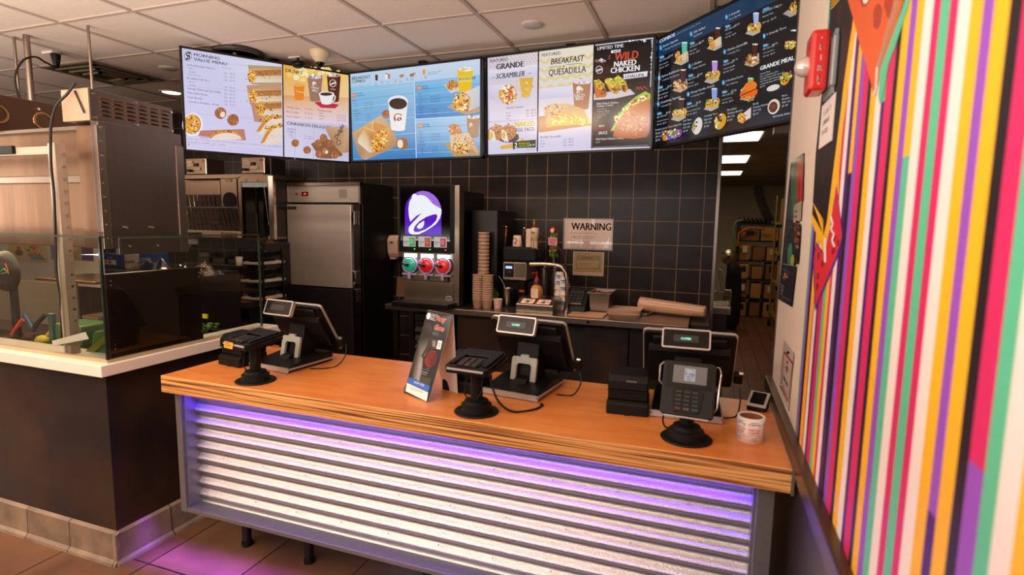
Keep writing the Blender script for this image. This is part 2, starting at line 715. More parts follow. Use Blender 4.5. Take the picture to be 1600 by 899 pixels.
# low partition with cove base
struct(MB().box(-7.9, -2.46, 1.61, 1.73, .14, .885).box(-2.58, -2.46, 1.73, 2.62, .14, .885).build('wall_partition', lam))
b = MB()
prof = [(0, 0), (.034, 0), (.030, .012), (.018, .024), (.015, .145), (0, .155)]
b.prism([(1.61 - u, w) for u, w in prof], -7.9, -2.46 + .015, 'x')
b.prism([(-2.46 + u, w) for u, w in prof], 1.60, 2.62, 'y')
base_m = tiles('cove_base', .305, .4, .004, '#8d7a68', '#84705e', '#4e4034', 'xz', (-2.47, -.1), .5, .4, .2, nscale=9)
base_m2 = tiles('cove_base_side', .305, .4, .004, '#8d7a68', '#84705e', '#4e4034', 'yz', (1.59, -.1), .5, .4, .2, nscale=9)
b1 = MB().prism([(1.61 - u, w) for u, w in prof], -7.9, -2.46 + .02, 'x')
struct(b1.build('baseboard_front', base_m))
b1 = MB().prism([(-2.46 + u, w) for u, w in prof], 1.59, 2.62, 'y')
struct(b1.build('baseboard_side', base_m2))

# stone ledge on the partition
stone = mat('white_stone', '#efe3da', .25, var=.03, scale=12, coat=.2)
o = MB().prism([(-7.9, 1.568), (-2.42, 1.568), (-2.42, 2.62), (-2.60, 2.62), (-2.60, 1.76), (-7.9, 1.76)], .885, .936, 'z').build('partition_ledge', stone, bevel=.003)
tag(o, 'white solid-surface ledge capping the dark low partition on the left', 'ledge')

# glass guard
gm, nt, bs, N, L = nodes_of('clear_glass')
nt.nodes.remove(bs)
tr = N.new('ShaderNodeBsdfTransparent')
tr.inputs[0].default_value = (.88, .93, .9, 1)
gl = N.new('ShaderNodeBsdfGlossy')
gl.inputs['Roughness'].default_value = .0
fr = N.new('ShaderNodeFresnel')
fr.inputs[0].default_value = 1.5
mx = N.new('ShaderNodeMixShader')
L.new(fr.outputs[0], mx.inputs[0])
L.new(tr.outputs[0], mx.inputs[1])
L.new(gl.outputs[0], mx.inputs[2])
L.new(mx.outputs[0], N['Material Output'].inputs[0])
MATS['glass'] = gm
edge_m = mat('glass_edge', '#16241f', .15, var=.1)
gt = thing('glass_sneeze_guard', 'clear glass sneeze guard standing on the white ledge round the prep line', 'sneeze guard', (GX, GY, .936))
MB().poly([(-7.5, GY, .94), (GX, GY, .94), (GX, GY, 1.485), (-7.5, GY, 1.485)]).build('glass_pane', gm, gt)
MB().poly([(GX, GY, .94), (GX, 2.5, .94), (GX, 2.5, 1.485), (GX, GY, 1.485)]).build('glass_pane', gm, gt)
MB().box(GX - .006, GX + .004, GY - .006, GY + .004, .94, 1.485).build('corner_edge', edge_m, gt)
MB().box(GX - .005, GX + .004, 2.496, 2.506, .94, 1.485).box(-7.5, GX, GY - .004, GY + .004, 1.482, 1.489).box(GX - .004, GX + .004, GY, 2.5, 1.482, 1.489).build('polished_edge', mat('glass_edge_light', '#33443d', .15), gt)
MB().box(-7.5, GX + .008, GY - .01, GY + .01, .936, .95).box(GX - .01, GX + .01, GY, 2.5, .936, .95).build('channel', mat('channel_beige', '#b9ae8c', .4, metal=.3), gt)

# ================================================================ service counter
ct = thing('service_counter', 'long order counter with orange wood top and corrugated metal front', 'counter', (-.95, 1.95, 0))
CX0, CX1, CY0, CY1 = -2.168, .255, 1.642, 2.262
wm, nt, bs, N, L = nodes_of('orange_maple')
tc = N.new('ShaderNodeTexCoord'); mp = N.new('ShaderNodeMapping'); mp.inputs['Scale'].default_value = (1.6, 9, 1)
L.new(tc.outputs['Object'], mp.inputs[0])
nz = N.new('ShaderNodeTexNoise'); nz.inputs['Scale'].default_value = 2.2; nz.inputs['Detail'].default_value = 7; nz.inputs['Distortion'].default_value = .6
L.new(mp.outputs[0], nz.inputs['Vector'])
rp = N.new('ShaderNodeValToRGB')
rp.color_ramp.elements[0].position, rp.color_ramp.elements[0].color = .3, lin('#c47234')
rp.color_ramp.elements[1].position, rp.color_ramp.elements[1].color = .7, lin('#d58a46')
L.new(nz.outputs[0], rp.inputs[0]); L.new(rp.outputs[0], bs.inputs['Base Color'])
bs.inputs['Roughness'].default_value = .36
MATS['maple'] = wm


def ply(name, ax):
    m, nt, b, N, L = nodes_of(name)
    tc = N.new('ShaderNodeTexCoord')
    mp = N.new('ShaderNodeMapping')
    mp.inputs['Scale'].default_value = (2.2, 2.2, 200)
    L.new(tc.outputs['Object'], mp.inputs[0])
    nz = N.new('ShaderNodeTexNoise')
    nz.inputs['Scale'].default_value = 1.0
    nz.inputs['Detail'].default_value = 1.5
    L.new(mp.outputs[0], nz.inputs['Vector'])
    rp = N.new('ShaderNodeValToRGB')
    e = rp.color_ramp.elements
    e[0].position, e[0].color = .34, lin('#57331a')
    e[1].position, e[1].color = .62, lin('#e0aa6c')
    k = e.new(.44); k.color = lin('#a86c34')
    k = e.new(.53); k.color = lin('#cf9654')
    L.new(nz.outputs[0], rp.inputs[0])
    L.new(rp.outputs[0], b.inputs['Base Color'])
    b.inputs['Roughness'].default_value = .5
    return m


plyx, plyy = ply('plywood_edge_front', 'xz'), ply('plywood_edge_side', 'yz')
t = MB()
t.box(CX0, CX1, CY0, CY1, CT - .072, CT)
t.mi = [1 if i == 2 else 2 if i in (3, 5) else 0 for i in range(6)]
t.build('countertop', [wm, plyx, plyy], ct, bevel=.0015, seg=1)
fz = mat('frame_grey_metal', '#8d8c90', .38, metal=.75, var=.15, scale=60)
ZT, ZL = CT - .072, H - 1.30
MB().box(-2.150, -2.118, 1.688, 2.2, ZL, ZT).build('frame_post', fz, ct, bevel=.002)
MB().box(.175, .222, 1.688, 1.74, ZL - .26, ZT).build('frame_post', fz, ct, bevel=.002)
MB().box(-2.118, .175, 1.690, 1.77, ZL, ZL + .018).build('bottom_rail', fz, ct, bevel=.002)
galv = mat('galvanised_sheet', '#bebcc2', .38, metal=1., var=.42, scale=260, bump=.5)
per = .0565


def corr(u, v):
    z = ZL + .018 + v * (ZT - ZL - .018)
    return (-2.110 + u * 2.278, 1.757 - .0105 * math.cos(2 * PI * (z - ZL) / per), z)


MB().sheet(corr, 1, 180).build('corrugated_panel', galv, ct)
MB().box(-2.118, -2.108, 1.70, 1.78, ZL, ZT).build('side_return', fz, ct)
MB().box(.166, .176, 1.70, 1.78, ZL, ZT).build('side_return', fz, ct)
MB().box(-2.11, .17, 1.78, 2.2, ZL + .02, ZT).build('carcass', mat('carcass_black', '#15120f', .7), ct)
led = mat('led_violet', '#8040ff', .5, emit='#6a28ff', es=6.)
MB().box(-2.10, .165, 1.704, 1.714, ZT - .007, ZT - .001).build('led_strip', led, ct)
MB().box(-2.1, .16, 1.726, 1.734, ZL - .004, ZL).build('under_rail_led', led, ct)
ul = area('under_rail_glow', (-.97, 1.73, ZL - .008), (-.97, 1.7301, 0), 2.9, .01, 10, '#8a3cff')
ul.data.spread = math.radians(58)
ul.rotation_euler = (0, 0, 0)
sc = MB()
for i in range(11):
    for j in (1, 4.0, 7):
        x = -2.0 + i * .22 + (.05 if j == 4 else 0)
        z = ZL + per * (j + .5)
        if x < .15:
            sc.sphere((x, 1.7455, z), .0032, 8, 5)
sc.build('screws', mat('screw_steel', '#d8d4d0', .25, metal=1), ct)
for x in (-2.03, -1.66, -1.05, -.42, .1):
    lg = MB().cyl((x, 1.93, .02), (x, 1.93, ZL + .03), .021).cyl((x, 1.93, 0), (x, 1.93, .02), .026)
    lg.build('leg', mat('leg_black', '#0d0c0c', .4), ct)
MB().box(CX1, CX1 + .008, CY0 - .004, CY1, CT - .076, CT + .004).build('end_angle', mat('end_angle_grey', '#77787b', .4, metal=.6), ct, bevel=.001)
area('led_glow', (-.97, 1.709, ZT - .012), (-.97, 1.72, 0), 2.25, .012, 6.5, '#5a2cff')
o = MB().cyl((-2.02, 2.12, 0), (-2.02, 2.12, .012), .05, .045).cyl((-1.95, 2.1, .004), (-1.90, 2.1, .004), .012).build('floor_cleanout', mat('cleanout_white', '#c9c4bd', .4))
tag(o, 'round pale drain cover on the floor under the counter', 'drain cover')
# ================================================================ menu screens
blk = mat('screen_bezel', '#0b0b0d', .35, var=.1)
disp = vcol_mat('menu_display', emit=.92, rough=.12)


def tvbox(name, label, tl, ang, tilt, W, Hh, src):
    """returns (thing, Art on its glass)"""
    tl = Vector(tl) + Vector((0, 0, H))
    U = Vector((math.cos(ang), math.sin(ang), 0))
    Nn = Vector((math.sin(ang), -math.cos(ang), 0))
    V = Vector((0, 0, -1)) * math.cos(tilt) - Nn * math.sin(tilt)
    F = V.cross(U)
    R = Matrix((U, -F, -V)).transposed().to_4x4()
    R.translation = tl + U * W / 2 + V * Hh
    t = bpy.data.objects.new(name, None)
    COL.objects.link(t)
    t.matrix_world = R
    WM[t.name] = R
    tag(t, label, 'menu screen', 'menu screens over the order counter')
    b = .014
    m = MB(R)
    m.box(-W / 2, -W / 2 + b, 0, .05, 0, Hh).box(W / 2 - b, W / 2, 0, .05, 0, Hh)
    m.box(-W / 2, W / 2, 0, .05, 0, b).box(-W / 2, W / 2, 0, .05, Hh - b, Hh)
    m.box(-W / 2 + .004, W / 2 - .004, .006, .06, .004, Hh - .004)
    m.build('bezel', blk, t, bevel=.002)
    A = Art(tl + U * b + V * b - F * .0055, U, V, W - 2 * b, Hh - 2 * b, src, off=0)
    A.v = []
    return t, A


def fake(A, x, y, w, size, col, n=1, dy=0):
    pass


INK = '#3a3340'


def ball(A, x, y, r, bite=False):
    A.ell(x, y, r, r, '#a8673c', jit=.03)
    A.specks(x, y, r * .85, r * .85, ['#c98d5c', '#8d5430', '#dba676', '#9a5a34'], 22, r * .16)
    if bite:
        A.ell(x + r * .35, y + r * .25, r * .42, r * .5, '#f3ead8', 20)


def cup(A, x, y, w, h, col, top='#ffffff', taper=.78, ice=False, lid=True):
    A.poly([(x - w / 2, y), (x + w / 2, y), (x + w / 2 * taper, y + h), (x - w / 2 * taper, y + h)], [col, col, col, col])
    A.ell(x, y + h, w / 2 * taper, w * .09, col, same=True)
    A.ell(x, y, w / 2, w * .14, top)
    if ice:
        A.specks(x, y - w * .03, w * .42, w * .11, ['#ffffff', '#d9dde6', col], 18, w * .08)


def filling(A, x, y, rx, ry, rot=0., cols=('#f2b93a', '#e69a2e', '#c2472a', '#fff0b0', '#8c3d22', '#f7d46a'), n=70, s=None, base='#e3a13a'):
    A.ell(x, y, rx, ry, base, rot, jit=.06)
    A.specks(x, y, rx * .92, ry * .92, list(cols), n, s or min(rx, ry) * .2, rot)


# ---- screen 1: traced in the coordinates of a 4.4966x view of the photo from (270,60)
t1, A = tvbox('menu_screen', 'angled white and violet screen listing the MORNING VALUE MENU beside drinks', (-3.249, 2.719, 1.093), .935, .054, 1.10, .66,
              [(57, 64), (1235, 262), (1230, 865), (95, 775)])
A.full(['#d9d6f6', '#e0ddf8', '#e8e6fb', '#d2cdf3'])
A.poly([(57, 64), (762, 183), (770, 828), (95, 775)], ['#cfd0f2', '#e6e4f4', '#d9d4f6', '#dcd8fa'])
for y0 in (150, 330, 520):
    A.line(60, y0, 760, y0 + 60, 3, '#c3c2e2')
A.ell(101, 120, 27, 33, '#4a4a60'); A.ell(101, 120, 23, 29, '#dfe0f4')
A.pline([(112, 95), (90, 103), (92, 118), (112, 120), (112, 137), (92, 143)], 9, '#20202e'); A.line(84, 150, 121, 92, 6, '#20202e')
A.text(140, 120, 31, 'MORNING', INK, .012, wide=1.18)
A.text(143, 152, 31, 'VALUE MENU', INK, .012, wide=1.18)
A.text(340, 205, 11, 'Calories   Price', '#7d789a')
rows = [('Grilled Breakfast Burrito', 92, 183, 17, 0), ('Bacon', 107, 206, 13, 1), ('Sausage', 107, 229, 13, 1), ('Fiesta Potato', 107, 251, 13, 1),
        ('Breakfast Soft Taco', 95, 276, 17, 0), ('Bacon', 110, 302, 13, 1), ('Sausage', 110, 324, 13, 1),
        ('Sausage Flatbread Quesadilla', 97, 349, 17, 0), ('Mini Skillet Bowl', 99, 380, 17, 0), ('Hash Brown', 101, 411, 17, 0), ('Cinnabon Delights, 2 Pack', 103, 442, 17, 0)]
for tx, x, y, z, l in rows:
    A.text(x, y + 4, z, tx, '#44405c', .006 if not l else 0, wide=1.1, res=1)
for i, (p, q) in enumerate((('350', '$1.00'), ('340', '$1.00'), ('340', '$1.00'), (None, 0), ('170', '$1.00'), ('190', '$1.00'), ('330', '$1.19'), ('180', '$1.00'), ('160', '$1.00'), ('160', '$1.29'))):
    if p:
        yy = 247 + i * 24.5
        A.text(357, yy, 15, p, '#55506c', res=1); A.text(398, yy + 4, 15, q, '#55506c', res=1)
# burritos
for (x, y, c) in ((525, 186, '#b8a27c'), (515, 330, '#c79a80'), (545, 450, '#c4907a')):
    A.poly([(x, y), (762, y + 12 if y < 200 else y - 12), (765, y + 150), (x + 25, y + 135)], c)
for (x, y, rx) in ((552, 262, 30), (560, 405, 33), (612, 495, 34)):
    A.poly([(x, y - 50), (762, y - 52), (764, y + 48), (x, y + 48)], ['#dcb27c', '#c98e52', '#e9d9c2', '#f0e6d6'])
    A.poly([(x + 20, y - 38), (762, y - 40), (762, y - 2), (x + 30, y + 2)], ['#b4743a', '#a9662f', '#c08248', '#b87a40'])
    A.specks(660, y - 10, 95, 30, ['#a55f2c', '#d9a566', '#8a4c22'], 26, 5)
    filling(A, x, y, rx, 50, n=60)
A.text(506, 290, 20, 'o', '#8a2440'); A.text(512, 445, 22, 'o', '#8a2440')
# tacos
for (x, y, rx, ry) in ((690, 600, 108, 62), (712, 672, 100, 72)):
    pts = [(x - rx, y + ry * .9)] + [(x - rx + rx * 1.25 * i / 10, y + ry * .9 - ry * 1.8 * math.sin(PI / 2 * min(1, i / 8))) for i in range(1, 11)] + [(764, y - ry), (764, y + ry * .5)]
    A.poly([(min(a, 764), b) for a, b in pts], '#d9912e')
    A.specks(x - 20, y - ry * .65, 85, 22, ['#f5c23c', '#b8452a', '#f7dc7a', '#7c3a1e'], 50, 6, -14)
    A.poly([(min(a + 14, 764), b + 22) for a, b in pts], '#f0dfd4')
    A.specks(x + 10, y + 10, 45, 22, ['#d9b7a2', '#e2c6b0'], 12, 4)
ball(A, 332, 524, 41, True); ball(A, 420, 572, 41)
A.ell(135, 603, 73, 82, '#f6f4ff', rng=(-90, 232)); A.ell(133, 601, 62, 70, '#c77c2e', rng=(-90, 235))
filling(A, 132, 600, 55, 66, n=90, s=9)
A.poly([(190, 645), (498, 636), (512, 716), (176, 684)], '#c08678')
for k in range(4):
    A.line(190, 655 + 14 * k, 505, 646 + 18 * k, 3, '#a86a5c')
A.ell(370, 706, 115, 62, '#d9912e', rng=(188, 352)); A.specks(372, 660, 85, 14, ['#f5c23c', '#b8452a', '#7c3a1e'], 40, 6)
A.ell(375, 716, 110, 54, '#f2e2d6', rng=(186, 350))
for k, tx in enumerate(('2,000 calories a day is used for general nutrition advice, but calorie needs vary. Additional nutrition', 'information available upon request.')):
    A.text(98, 706 + k * 21, 15.5, tx, '#8a84b4', wide=1.13, res=1)
A.text(128, 742, 8.5, 'Please be advised that food prepared here may contain or come in contact with milk, wheat, egg, soy or other allergens. Ask for details.', '#9a94c0', wide=1.15, res=1)
A.text(100, 758, 8.5, 'Prices and participation may vary. Breakfast items sold during breakfast hours only. At participating locations while supplies last.', '#9a94c0', wide=1.15, res=1)
A.poly([(104, 745), (117, 746), (110, 733)], '#5a5480')
# drinks half
A.poly([(771, 184), (1235, 262), (1234, 620), (775, 570)], ['#f2b23a', '#f7d27c', '#f6dcc8', '#f3cfa6'])
A.specks(1000, 260, 190, 55, ['#fbe08a', '#f9d468', '#fdeeb8'], 26, 26)
A.poly([(772, 400), (1235, 420), (1234, 470), (773, 452)], ['#e3a468', '#e9b98c', '#f0c8a4', '#eebb8c'])
A.poly([(772, 440), (1235, 462), (1234, 620), (775, 570)], ['#e9b88c', '#eec6a4', '#e9dcf0', '#ead6e4'])
A.text(790, 236, 34, 'DRINKS', '#3a3122', .014)
cup(A, 886, 330, 76, 100, '#f08c1c', '#f6b04a', .82)
A.text(862, 378, 17, 'Tropicana', '#fff2d8', wide=.9)
cup(A, 998, 272, 108, 165, '#a27a64', '#d8cfd0', .66, True)
bell_logo(A, 975, 303, 32, 34, '#a27a64', '#c9b3a8', '#f2ece8')
A.text(997, 357, 20, 'TACO', '#f2ece8', .02, align='c'); A.text(997, 376, 20, 'BELL', '#f2ece8', .02, align='c')
cup(A, 1130, 262, 98, 180, '#5a2412', '#c9a48a', .7, True)
A.ell(1123, 318, 25, 27, '#e8dcd6'); A.ell(1123, 318, 20, 22, '#5a2412'); A.poly([(1105, 322), (1120, 314), (1141, 306), (1143, 318), (1122, 326), (1106, 332)], '#e8dcd6')
A.text(1123, 364, 17, 'pepsi', '#e8dcd6', align='c')
A.poly([(990, 452), (1040, 446), (1165, 468), (1140, 494), (1040, 490)], '#c02448')
cup(A, 1078, 392, 108, 66, '#f4f2f6', '#ffffff', .66)
A.ell(1076, 394, 44, 12, '#4c2a22'); A.pline([(1126, 400), (1140, 412), (1132, 440), (1112, 450)], 8, '#f4f2f6')
for tx, x, y in (('Orange Juice', 795, 484), ('Hot Coffee', 795, 516), ('Iced Coffee*', 796, 548)):
    A.text(x, y + 4, 17, tx, '#6a4636', .006, wide=1.1, res=1); A.text(922, y + 14, 13, '160  $1.59', '#7a5a4c', res=1)
A.text(1012, 510, 17, 'Fountain Drink', '#6a4636', .006, res=1)
for i, tx in enumerate(('Small', 'Medium', 'Large')):
    A.text(1025, 530 + i * 19, 13, tx, '#6a4636', res=1); A.text(1147, 546 + i * 18, 13, '0-250  $1.49', '#6a4636', res=1)
A.poly([(776, 572), (1234, 612), (1230, 865), (780, 828)], ['#d9d4f0', '#c9c6e6', '#cfcbe8', '#dedaf4'])
for x in (860, 990, 1110):
    A.line(x, 590, x - 8, 850, 3, '#b8b4d6')
A.text(797, 606, 31, 'CINNABON DELIGHTS', '#3a3340', .012, wide=1.0)
A.text(797, 640, 16, 'Cinnabon', '#5a5470', .005, res=1); A.text(799, 658, 16, 'Delights', '#5a5470', .005, res=1)
A.text(810, 678, 12, '4 Pack', '#5a5470', res=1); A.text(810, 696, 12, '12 Pack', '#5a5470', res=1); A.text(920, 690, 12, '310   $2.19', '#5a5470', res=1); A.text(920, 706, 12, '930   $4.99', '#5a5470', res=1)
A.poly([(965, 740), (1075, 700), (1130, 742), (1190, 822), (1110, 845), (1030, 842)], '#8c5c3c')
A.poly([(1060, 620), (1232, 628), (1231, 800), (1180, 808), (1120, 745)], ['#caa27c', '#d9b48c', '#b98f68', '#c79e76', '#a87c58'])
A.text(1148, 715, 40, 'Delight', '#3c2a20', .02, .3, rot=-62); A.ell(1160, 732, 16, 17, '#4c382c'); A.ell(1160, 732, 11, 12, '#caa27c')
for (x, y, r, bt) in ((856, 735, 27, 0), (939, 784, 27, 0), (1018, 738, 28, 0), (1054, 698, 26, 0), (1100, 738, 26, 0), (1021, 814, 26, 0), (1066, 792, 25, 1), (1133, 818, 27, 0)):
    ball(A, x, y, r, bt)
A.line(768.5, 184, 775, 829, 9, '#08080a')
A.build('screen', disp, t1)

# ---- screen 2: 4.996x view from (540,80)
t2, A = tvbox('menu_screen', 'light blue screen headed BREAKFAST COMBOS with a coffee cup', (-2.530, 3.485, 1.068), -.075, .022, 1.088, .642,
              [(40, 187), (1063, 60), (1078, 803), (52, 862)])
A.full(['#c4dcf4', '#d4e2f6', '#6ab0e4', '#3a8ccc'])
A.poly([(43, 290), (550, 240), (566, 832), (52, 862)], ['#8cc8ec', '#a4d0f0', '#2f80c6', '#3c8cd0'])
for k in range(9):
    A.line(44 + k * 6, 330 + k * 58, 560, 262 + k * 62, 3, ('#b4dcf4', '#4a9cd8')[k % 2])
A.text(51, 232, 34, 'BREAKFAST', '#22324a', .014, wide=1.05)
A.text(51, 258, 32, 'COMBOS', '#22324a', .014, wide=1.02)
A.text(54, 285, 13, 'All combos include your choice of', '#6a86a6', res=1)
cup(A, 249, 190, 22, 42, '#4a2418', '#8a5a40'); A.text(234, 258, 10, 'Medium', '#5c7490', res=1); A.text(238, 270, 10, 'Drink', '#5c7490', res=1)
cup(A, 328, 180, 24, 40, '#f2f4f8', '#3a2418'); cup(A, 348, 182, 20, 36, '#b08c60', '#d0b08c'); A.text(318, 245, 10, 'Hot or Iced', '#5c7490', res=1); A.text(325, 257, 10, 'Coffee', '#5c7490', res=1)
A.ell(448, 195, 20, 12, '#c88a44', -12); A.specks(448, 195, 16, 9, ['#e8b870', '#a8642c'], 14, 4); A.text(432, 236, 10, 'Hash', '#5c7490', res=1); A.text(430, 247, 10, 'Brown', '#5c7490', res=1)
ball(A, 526, 190, 13); ball(A, 545, 184, 13, True); A.text(512, 218, 10, 'Cinnabon', '#5c7490', res=1); A.text(514, 229, 10, 'Delights', '#5c7490', res=1)
for x, y, c in ((291, 246, '#3a7a9a'), (400, 233, '#c23c3c'), (492, 221, '#3a7a9a'), (638, 204, '#c23c3c')):
    A.ell(x, y, 8, 10, c); A.ell(x, y, 5, 6.5, '#dceaf8')
A.line(600, 140, 604, 222, 2, '#b4c6dc')
cup(A, 625, 145, 22, 38, '#f0a41c', '#f8cc60'); A.text(655, 172, 15, 'Upgrade any Combo', '#5c7490', res=1, rot=0); A.text(656, 188, 15, 'Drink for $0.50', '#5c7490', .005, res=1)
A.ell(67, 349, 15, 20, '#e8843c'); A.text(58, 356, 20, '17', '#fff4e8', .02)
A.text(88, 340, 17, 'Breakfast', '#2a4a6c', .006, res=1); A.text(88, 358, 17, 'Crunchwrap', '#2a4a6c', .006, res=1)
for i, (tx, b_) in enumerate((('Combo', 1), ('Bacon', 0), ('Sausage', 0), ('Steak', 0), ('Breakfast', 1), ('Crunchwrap', 1), ('Bacon', 0), ('Sausage', 0), ('Steak', 0))):
    A.text(54 + (0 if b_ else 12) + i, 398 + i * 19.5, 15 if b_ else 12, tx, '#2a4a6c', .004 * b_, res=1)
for i in (1, 2, 3, 6, 7, 8):
    A.text(148 + i * 2, 394 + i * 19.5, 12, ('800-1010  $4.79', '650  $3.19')[i > 4], '#2a4a6c', res=1)
A.poly([(48, 640), (280, 500), (350, 560), (432, 720), (350, 770), (150, 856), (100, 820)], ['#c8a478', '#d8b890', '#cca880', '#b88c60', '#c09468', '#caa078', '#b48c64'])
ball(A, 326, 490, 33)
cup(A, 420, 385, 160, 222, '#f2f2f6', '#ffffff', .7)
A.ell(420, 390, 79, 46, '#f4f4f8', -3); A.ell(421, 408, 72, 45, '#2c1c1c'); A.ell(421, 401, 70, 40, '#e8e8ee', rng=(180, 360)); A.ell(421, 406, 70, 40, '#33201e')
A.pline([(395, 545), (388, 520), (394, 498), (412, 487), (440, 490), (448, 502)], 8, '#b87040')
A.poly([(397, 500), (404, 545), (394, 540), (388, 515)], '#b03c30'); A.ell(430, 528, 22, 13, '#b8382c', -20); A.ell(430, 528, 8, 5, '#f2f2f6', -20)
A.poly([(90, 665), (150, 590), (215, 552), (300, 570), (350, 610), (345, 690), (240, 805), (180, 790), (95, 720)], ['#c07c34', '#d8984c', '#e8b878', '#dca858', '#e4b468', '#c98c40', '#c47c2c', '#e8d0b0', '#e4c49c'])
A.poly([(98, 660), (150, 600), (240, 630), (215, 700), (205, 795), (180, 786), (96, 720)], ['#c8873c', '#e0aa60', '#d89848', '#b87430', '#f0e4d4', '#efe0cc', '#efe2cc'])
A.poly([(150, 592), (212, 560), (210, 620), (165, 612)], '#dca45c'); A.poly([(232, 556), (296, 575), (330, 598), (222, 622)], '#d6944a')
A.line(148, 596, 238, 628, 4, '#f4dcb0'); A.line(212, 556, 216, 620, 4, '#f4dcb0')
filling(A, 278, 700, 58, 106, 32, n=150, s=11, cols=('#f2b93a', '#e69a2e', '#b4572a', '#ffe690', '#8c4a22', '#f7cc5a'))
ball(A, 452, 720, 48); A.ell(438, 722, 24, 34, '#f4ead0')
# upper right panel
A.poly([(553, 240), (1066, 180), (1070, 486), (562, 524)], ['#7cc0ec', '#9ccef0', '#4a98d8', '#2c7cc8'])
A.poly([(562, 530), (1070, 492), (1078, 803), (568, 832)], ['#8cc4ec', '#c2dcf2', '#5aa4dc', '#3c88cc'])
for k in range(7):
    A.line(556, 262 + k * 38, 1068, 210 + k * 40, 3, ('#a4d4f4', '#3c8cd4')[k % 2]); A.line(564, 550 + k * 40, 1074, 516 + k * 42, 3, ('#b8daf4', '#4a96d4')[k % 2])
A.line(551, 242, 568, 832, 6, '#d8e8f8'); A.line(562, 527, 1070, 489, 6, '#d8e8f8')
for (x, y, n1, a1, a2) in ((590, 286, '18', 'Grande', 'Scrambler'), (598, 578, '19', 'Breakfast', 'Quesadilla')):
    A.ell(x, y, 16, 20, '#e8843c'); A.text(x - 10, y + 8, 20, n1, '#fff4e8', .02)
    A.text(x + 23, y - 6, 16, a1, '#1e3c64', .006, res=1); A.text(x + 23, y + 10, 16, a2, '#1e3c64', .006, res=1)
    for i, (tx, b_) in enumerate((('Combo', 1), ('Bacon', 0), ('Sausage', 0), ('Steak', 0), (a1, 1), (a2, 1), ('Bacon', 0), ('Sausage', 0), ('Steak', 0))):
        A.text(x - 14 + (0 if b_ else 12) + i, y + 54 + i * 20, 15 if b_ else 12, tx, '#1e3c64', .004 * b_, res=1)
    for i in (1, 2, 3, 6, 7, 8):
        A.text(x + 86 + i * 2, y + 50 + i * 20, 13, ('900-1080  $4.99', '650  $3.29')[i > 4], '#1e3c64', res=1)
A.poly([(785, 262), (870, 230), (910, 300), (840, 322)], '#e8dcc8'); A.ell(850, 262, 46, 38, '#c87a34', -10); A.specks(850, 258, 42, 32, ['#e8a858', '#a85c24', '#f0c07c'], 50, 6); A.specks(872, 290, 24, 9, ['#fff4dc', '#e8c890'], 16, 5)
cup(A, 950, 140, 125, 165, '#f6c81c', '#f0f2f4', .74, True); A.poly([(905, 198), (1004, 188), (1003, 232), (905, 238)], '#f4dc70'); A.text(905, 228, 30, 'ROCKSTAR', '#4a4a3c', .012, wide=.95)
A.poly([(810, 430), (930, 350), (1068, 430), (1069, 462), (960, 486)], '#c8a484'); A.poly([(940, 318), (1066, 262), (1068, 420), (985, 455)], ['#e8e0d8', '#d8dce6', '#c4cad8', '#ded4c8'])
filling(A, 926, 392, 68, 76, n=130, s=10, cols=('#f2b93a', '#e68a2e', '#b8321e', '#fff0c0', '#8c3d22', '#f7cc5a', '#ffffff'))
A.poly([(795, 715), (900, 690), (1072, 760), (1074, 800), (870, 815)], '#bca070')
cup(A, 1020, 505, 105, 150, '#b08868', '#d4c4b4', .8, True); bell_logo(A, 988, 545, 30, 40, '#b08868', '#c8a88c', '#e8dcd0')
A.ell(872, 590, 46, 30, '#cc7a3c'); A.ell(885, 625, 50, 32, '#d08a48'); A.specks(876, 606, 46, 34, ['#e8a868', '#a8602c', '#fff0dc', '#d4884a'], 60, 6)
A.poly([(835, 650), (985, 625), (1072, 770), (1060, 798), (1010, 740), (980, 800), (850, 760)], ['#e0c4a0', '#e8cca8', '#d8a868', '#d8b078', '#e0b880', '#e0b070', '#e8d0b0'])
A.specks(950, 690, 90, 40, ['#f4e4cc', '#c88850', '#a85c30', '#e8b060'], 80, 6, 15); filling(A, 925, 745, 80, 42, 12, n=110, s=8, base='#e8c088')
A.text(62, 850, 9, 'At participating locations. Prices may vary.', '#c8def4', res=1)
A.build('screen', disp, t2)

# ---- screen 3: 4.4966x view from (750,50)
t3, A = tvbox('menu_screen', 'three-panel FEATURED screen whose right-hand panel is black with a big taco', (-1.440, 3.450, 1.082), -.095, .040, 1.10, .643,
              [(48, 186), (1222, 30), (1212, 808), (60, 858)])
A.full('#e4e0ee')
A.poly([(48, 186), (403, 138), (405, 838), (60, 858)], ['#dcd2dc', '#e4dade', '#dcd6f2', '#e2def6'])
for i in range(14):
    for j in range(4):
        A.ell(60 + i * 25 + (j % 2) * 12, 190 + j * 18 - i * 3.4, 3, 4, '#c09890', same=True)
A.poly([(52, 270), (402, 225), (403, 300), (54, 340)], ['#e8e6f2', '#eeecf6', '#d8d4ea', '#d4d0e8'])
A.text(62, 218, 31, 'FEATURED', '#2e2a34', .01, wide=1.0)
A.text(108, 266, 56, 'GRANDE', '#3a363c', .03, wide=.98); A.text(112, 266, 56, 'GRANDE', '#6a666c', -.012, wide=.98)
A.text(107, 330, 50, 'SCRAMBLER', '#26222c', .018, .25, wide=.85)
A.line(76, 322, 102, 318, 3, '#6a6470'); A.line(334, 292, 358, 288, 3, '#6a6470')
A.poly([(56, 380), (180, 362), (240, 440), (200, 512), (62, 470)], ['#e2daf2', '#f0e6ea', '#e8dcdc', '#ded6e8', '#d0c8e4'])
filling(A, 192, 438, 62, 70, n=130, s=9, cols=('#f2c95a', '#e68a3e', '#b8421e', '#fff4d0', '#ffffff', '#d04a2a'))
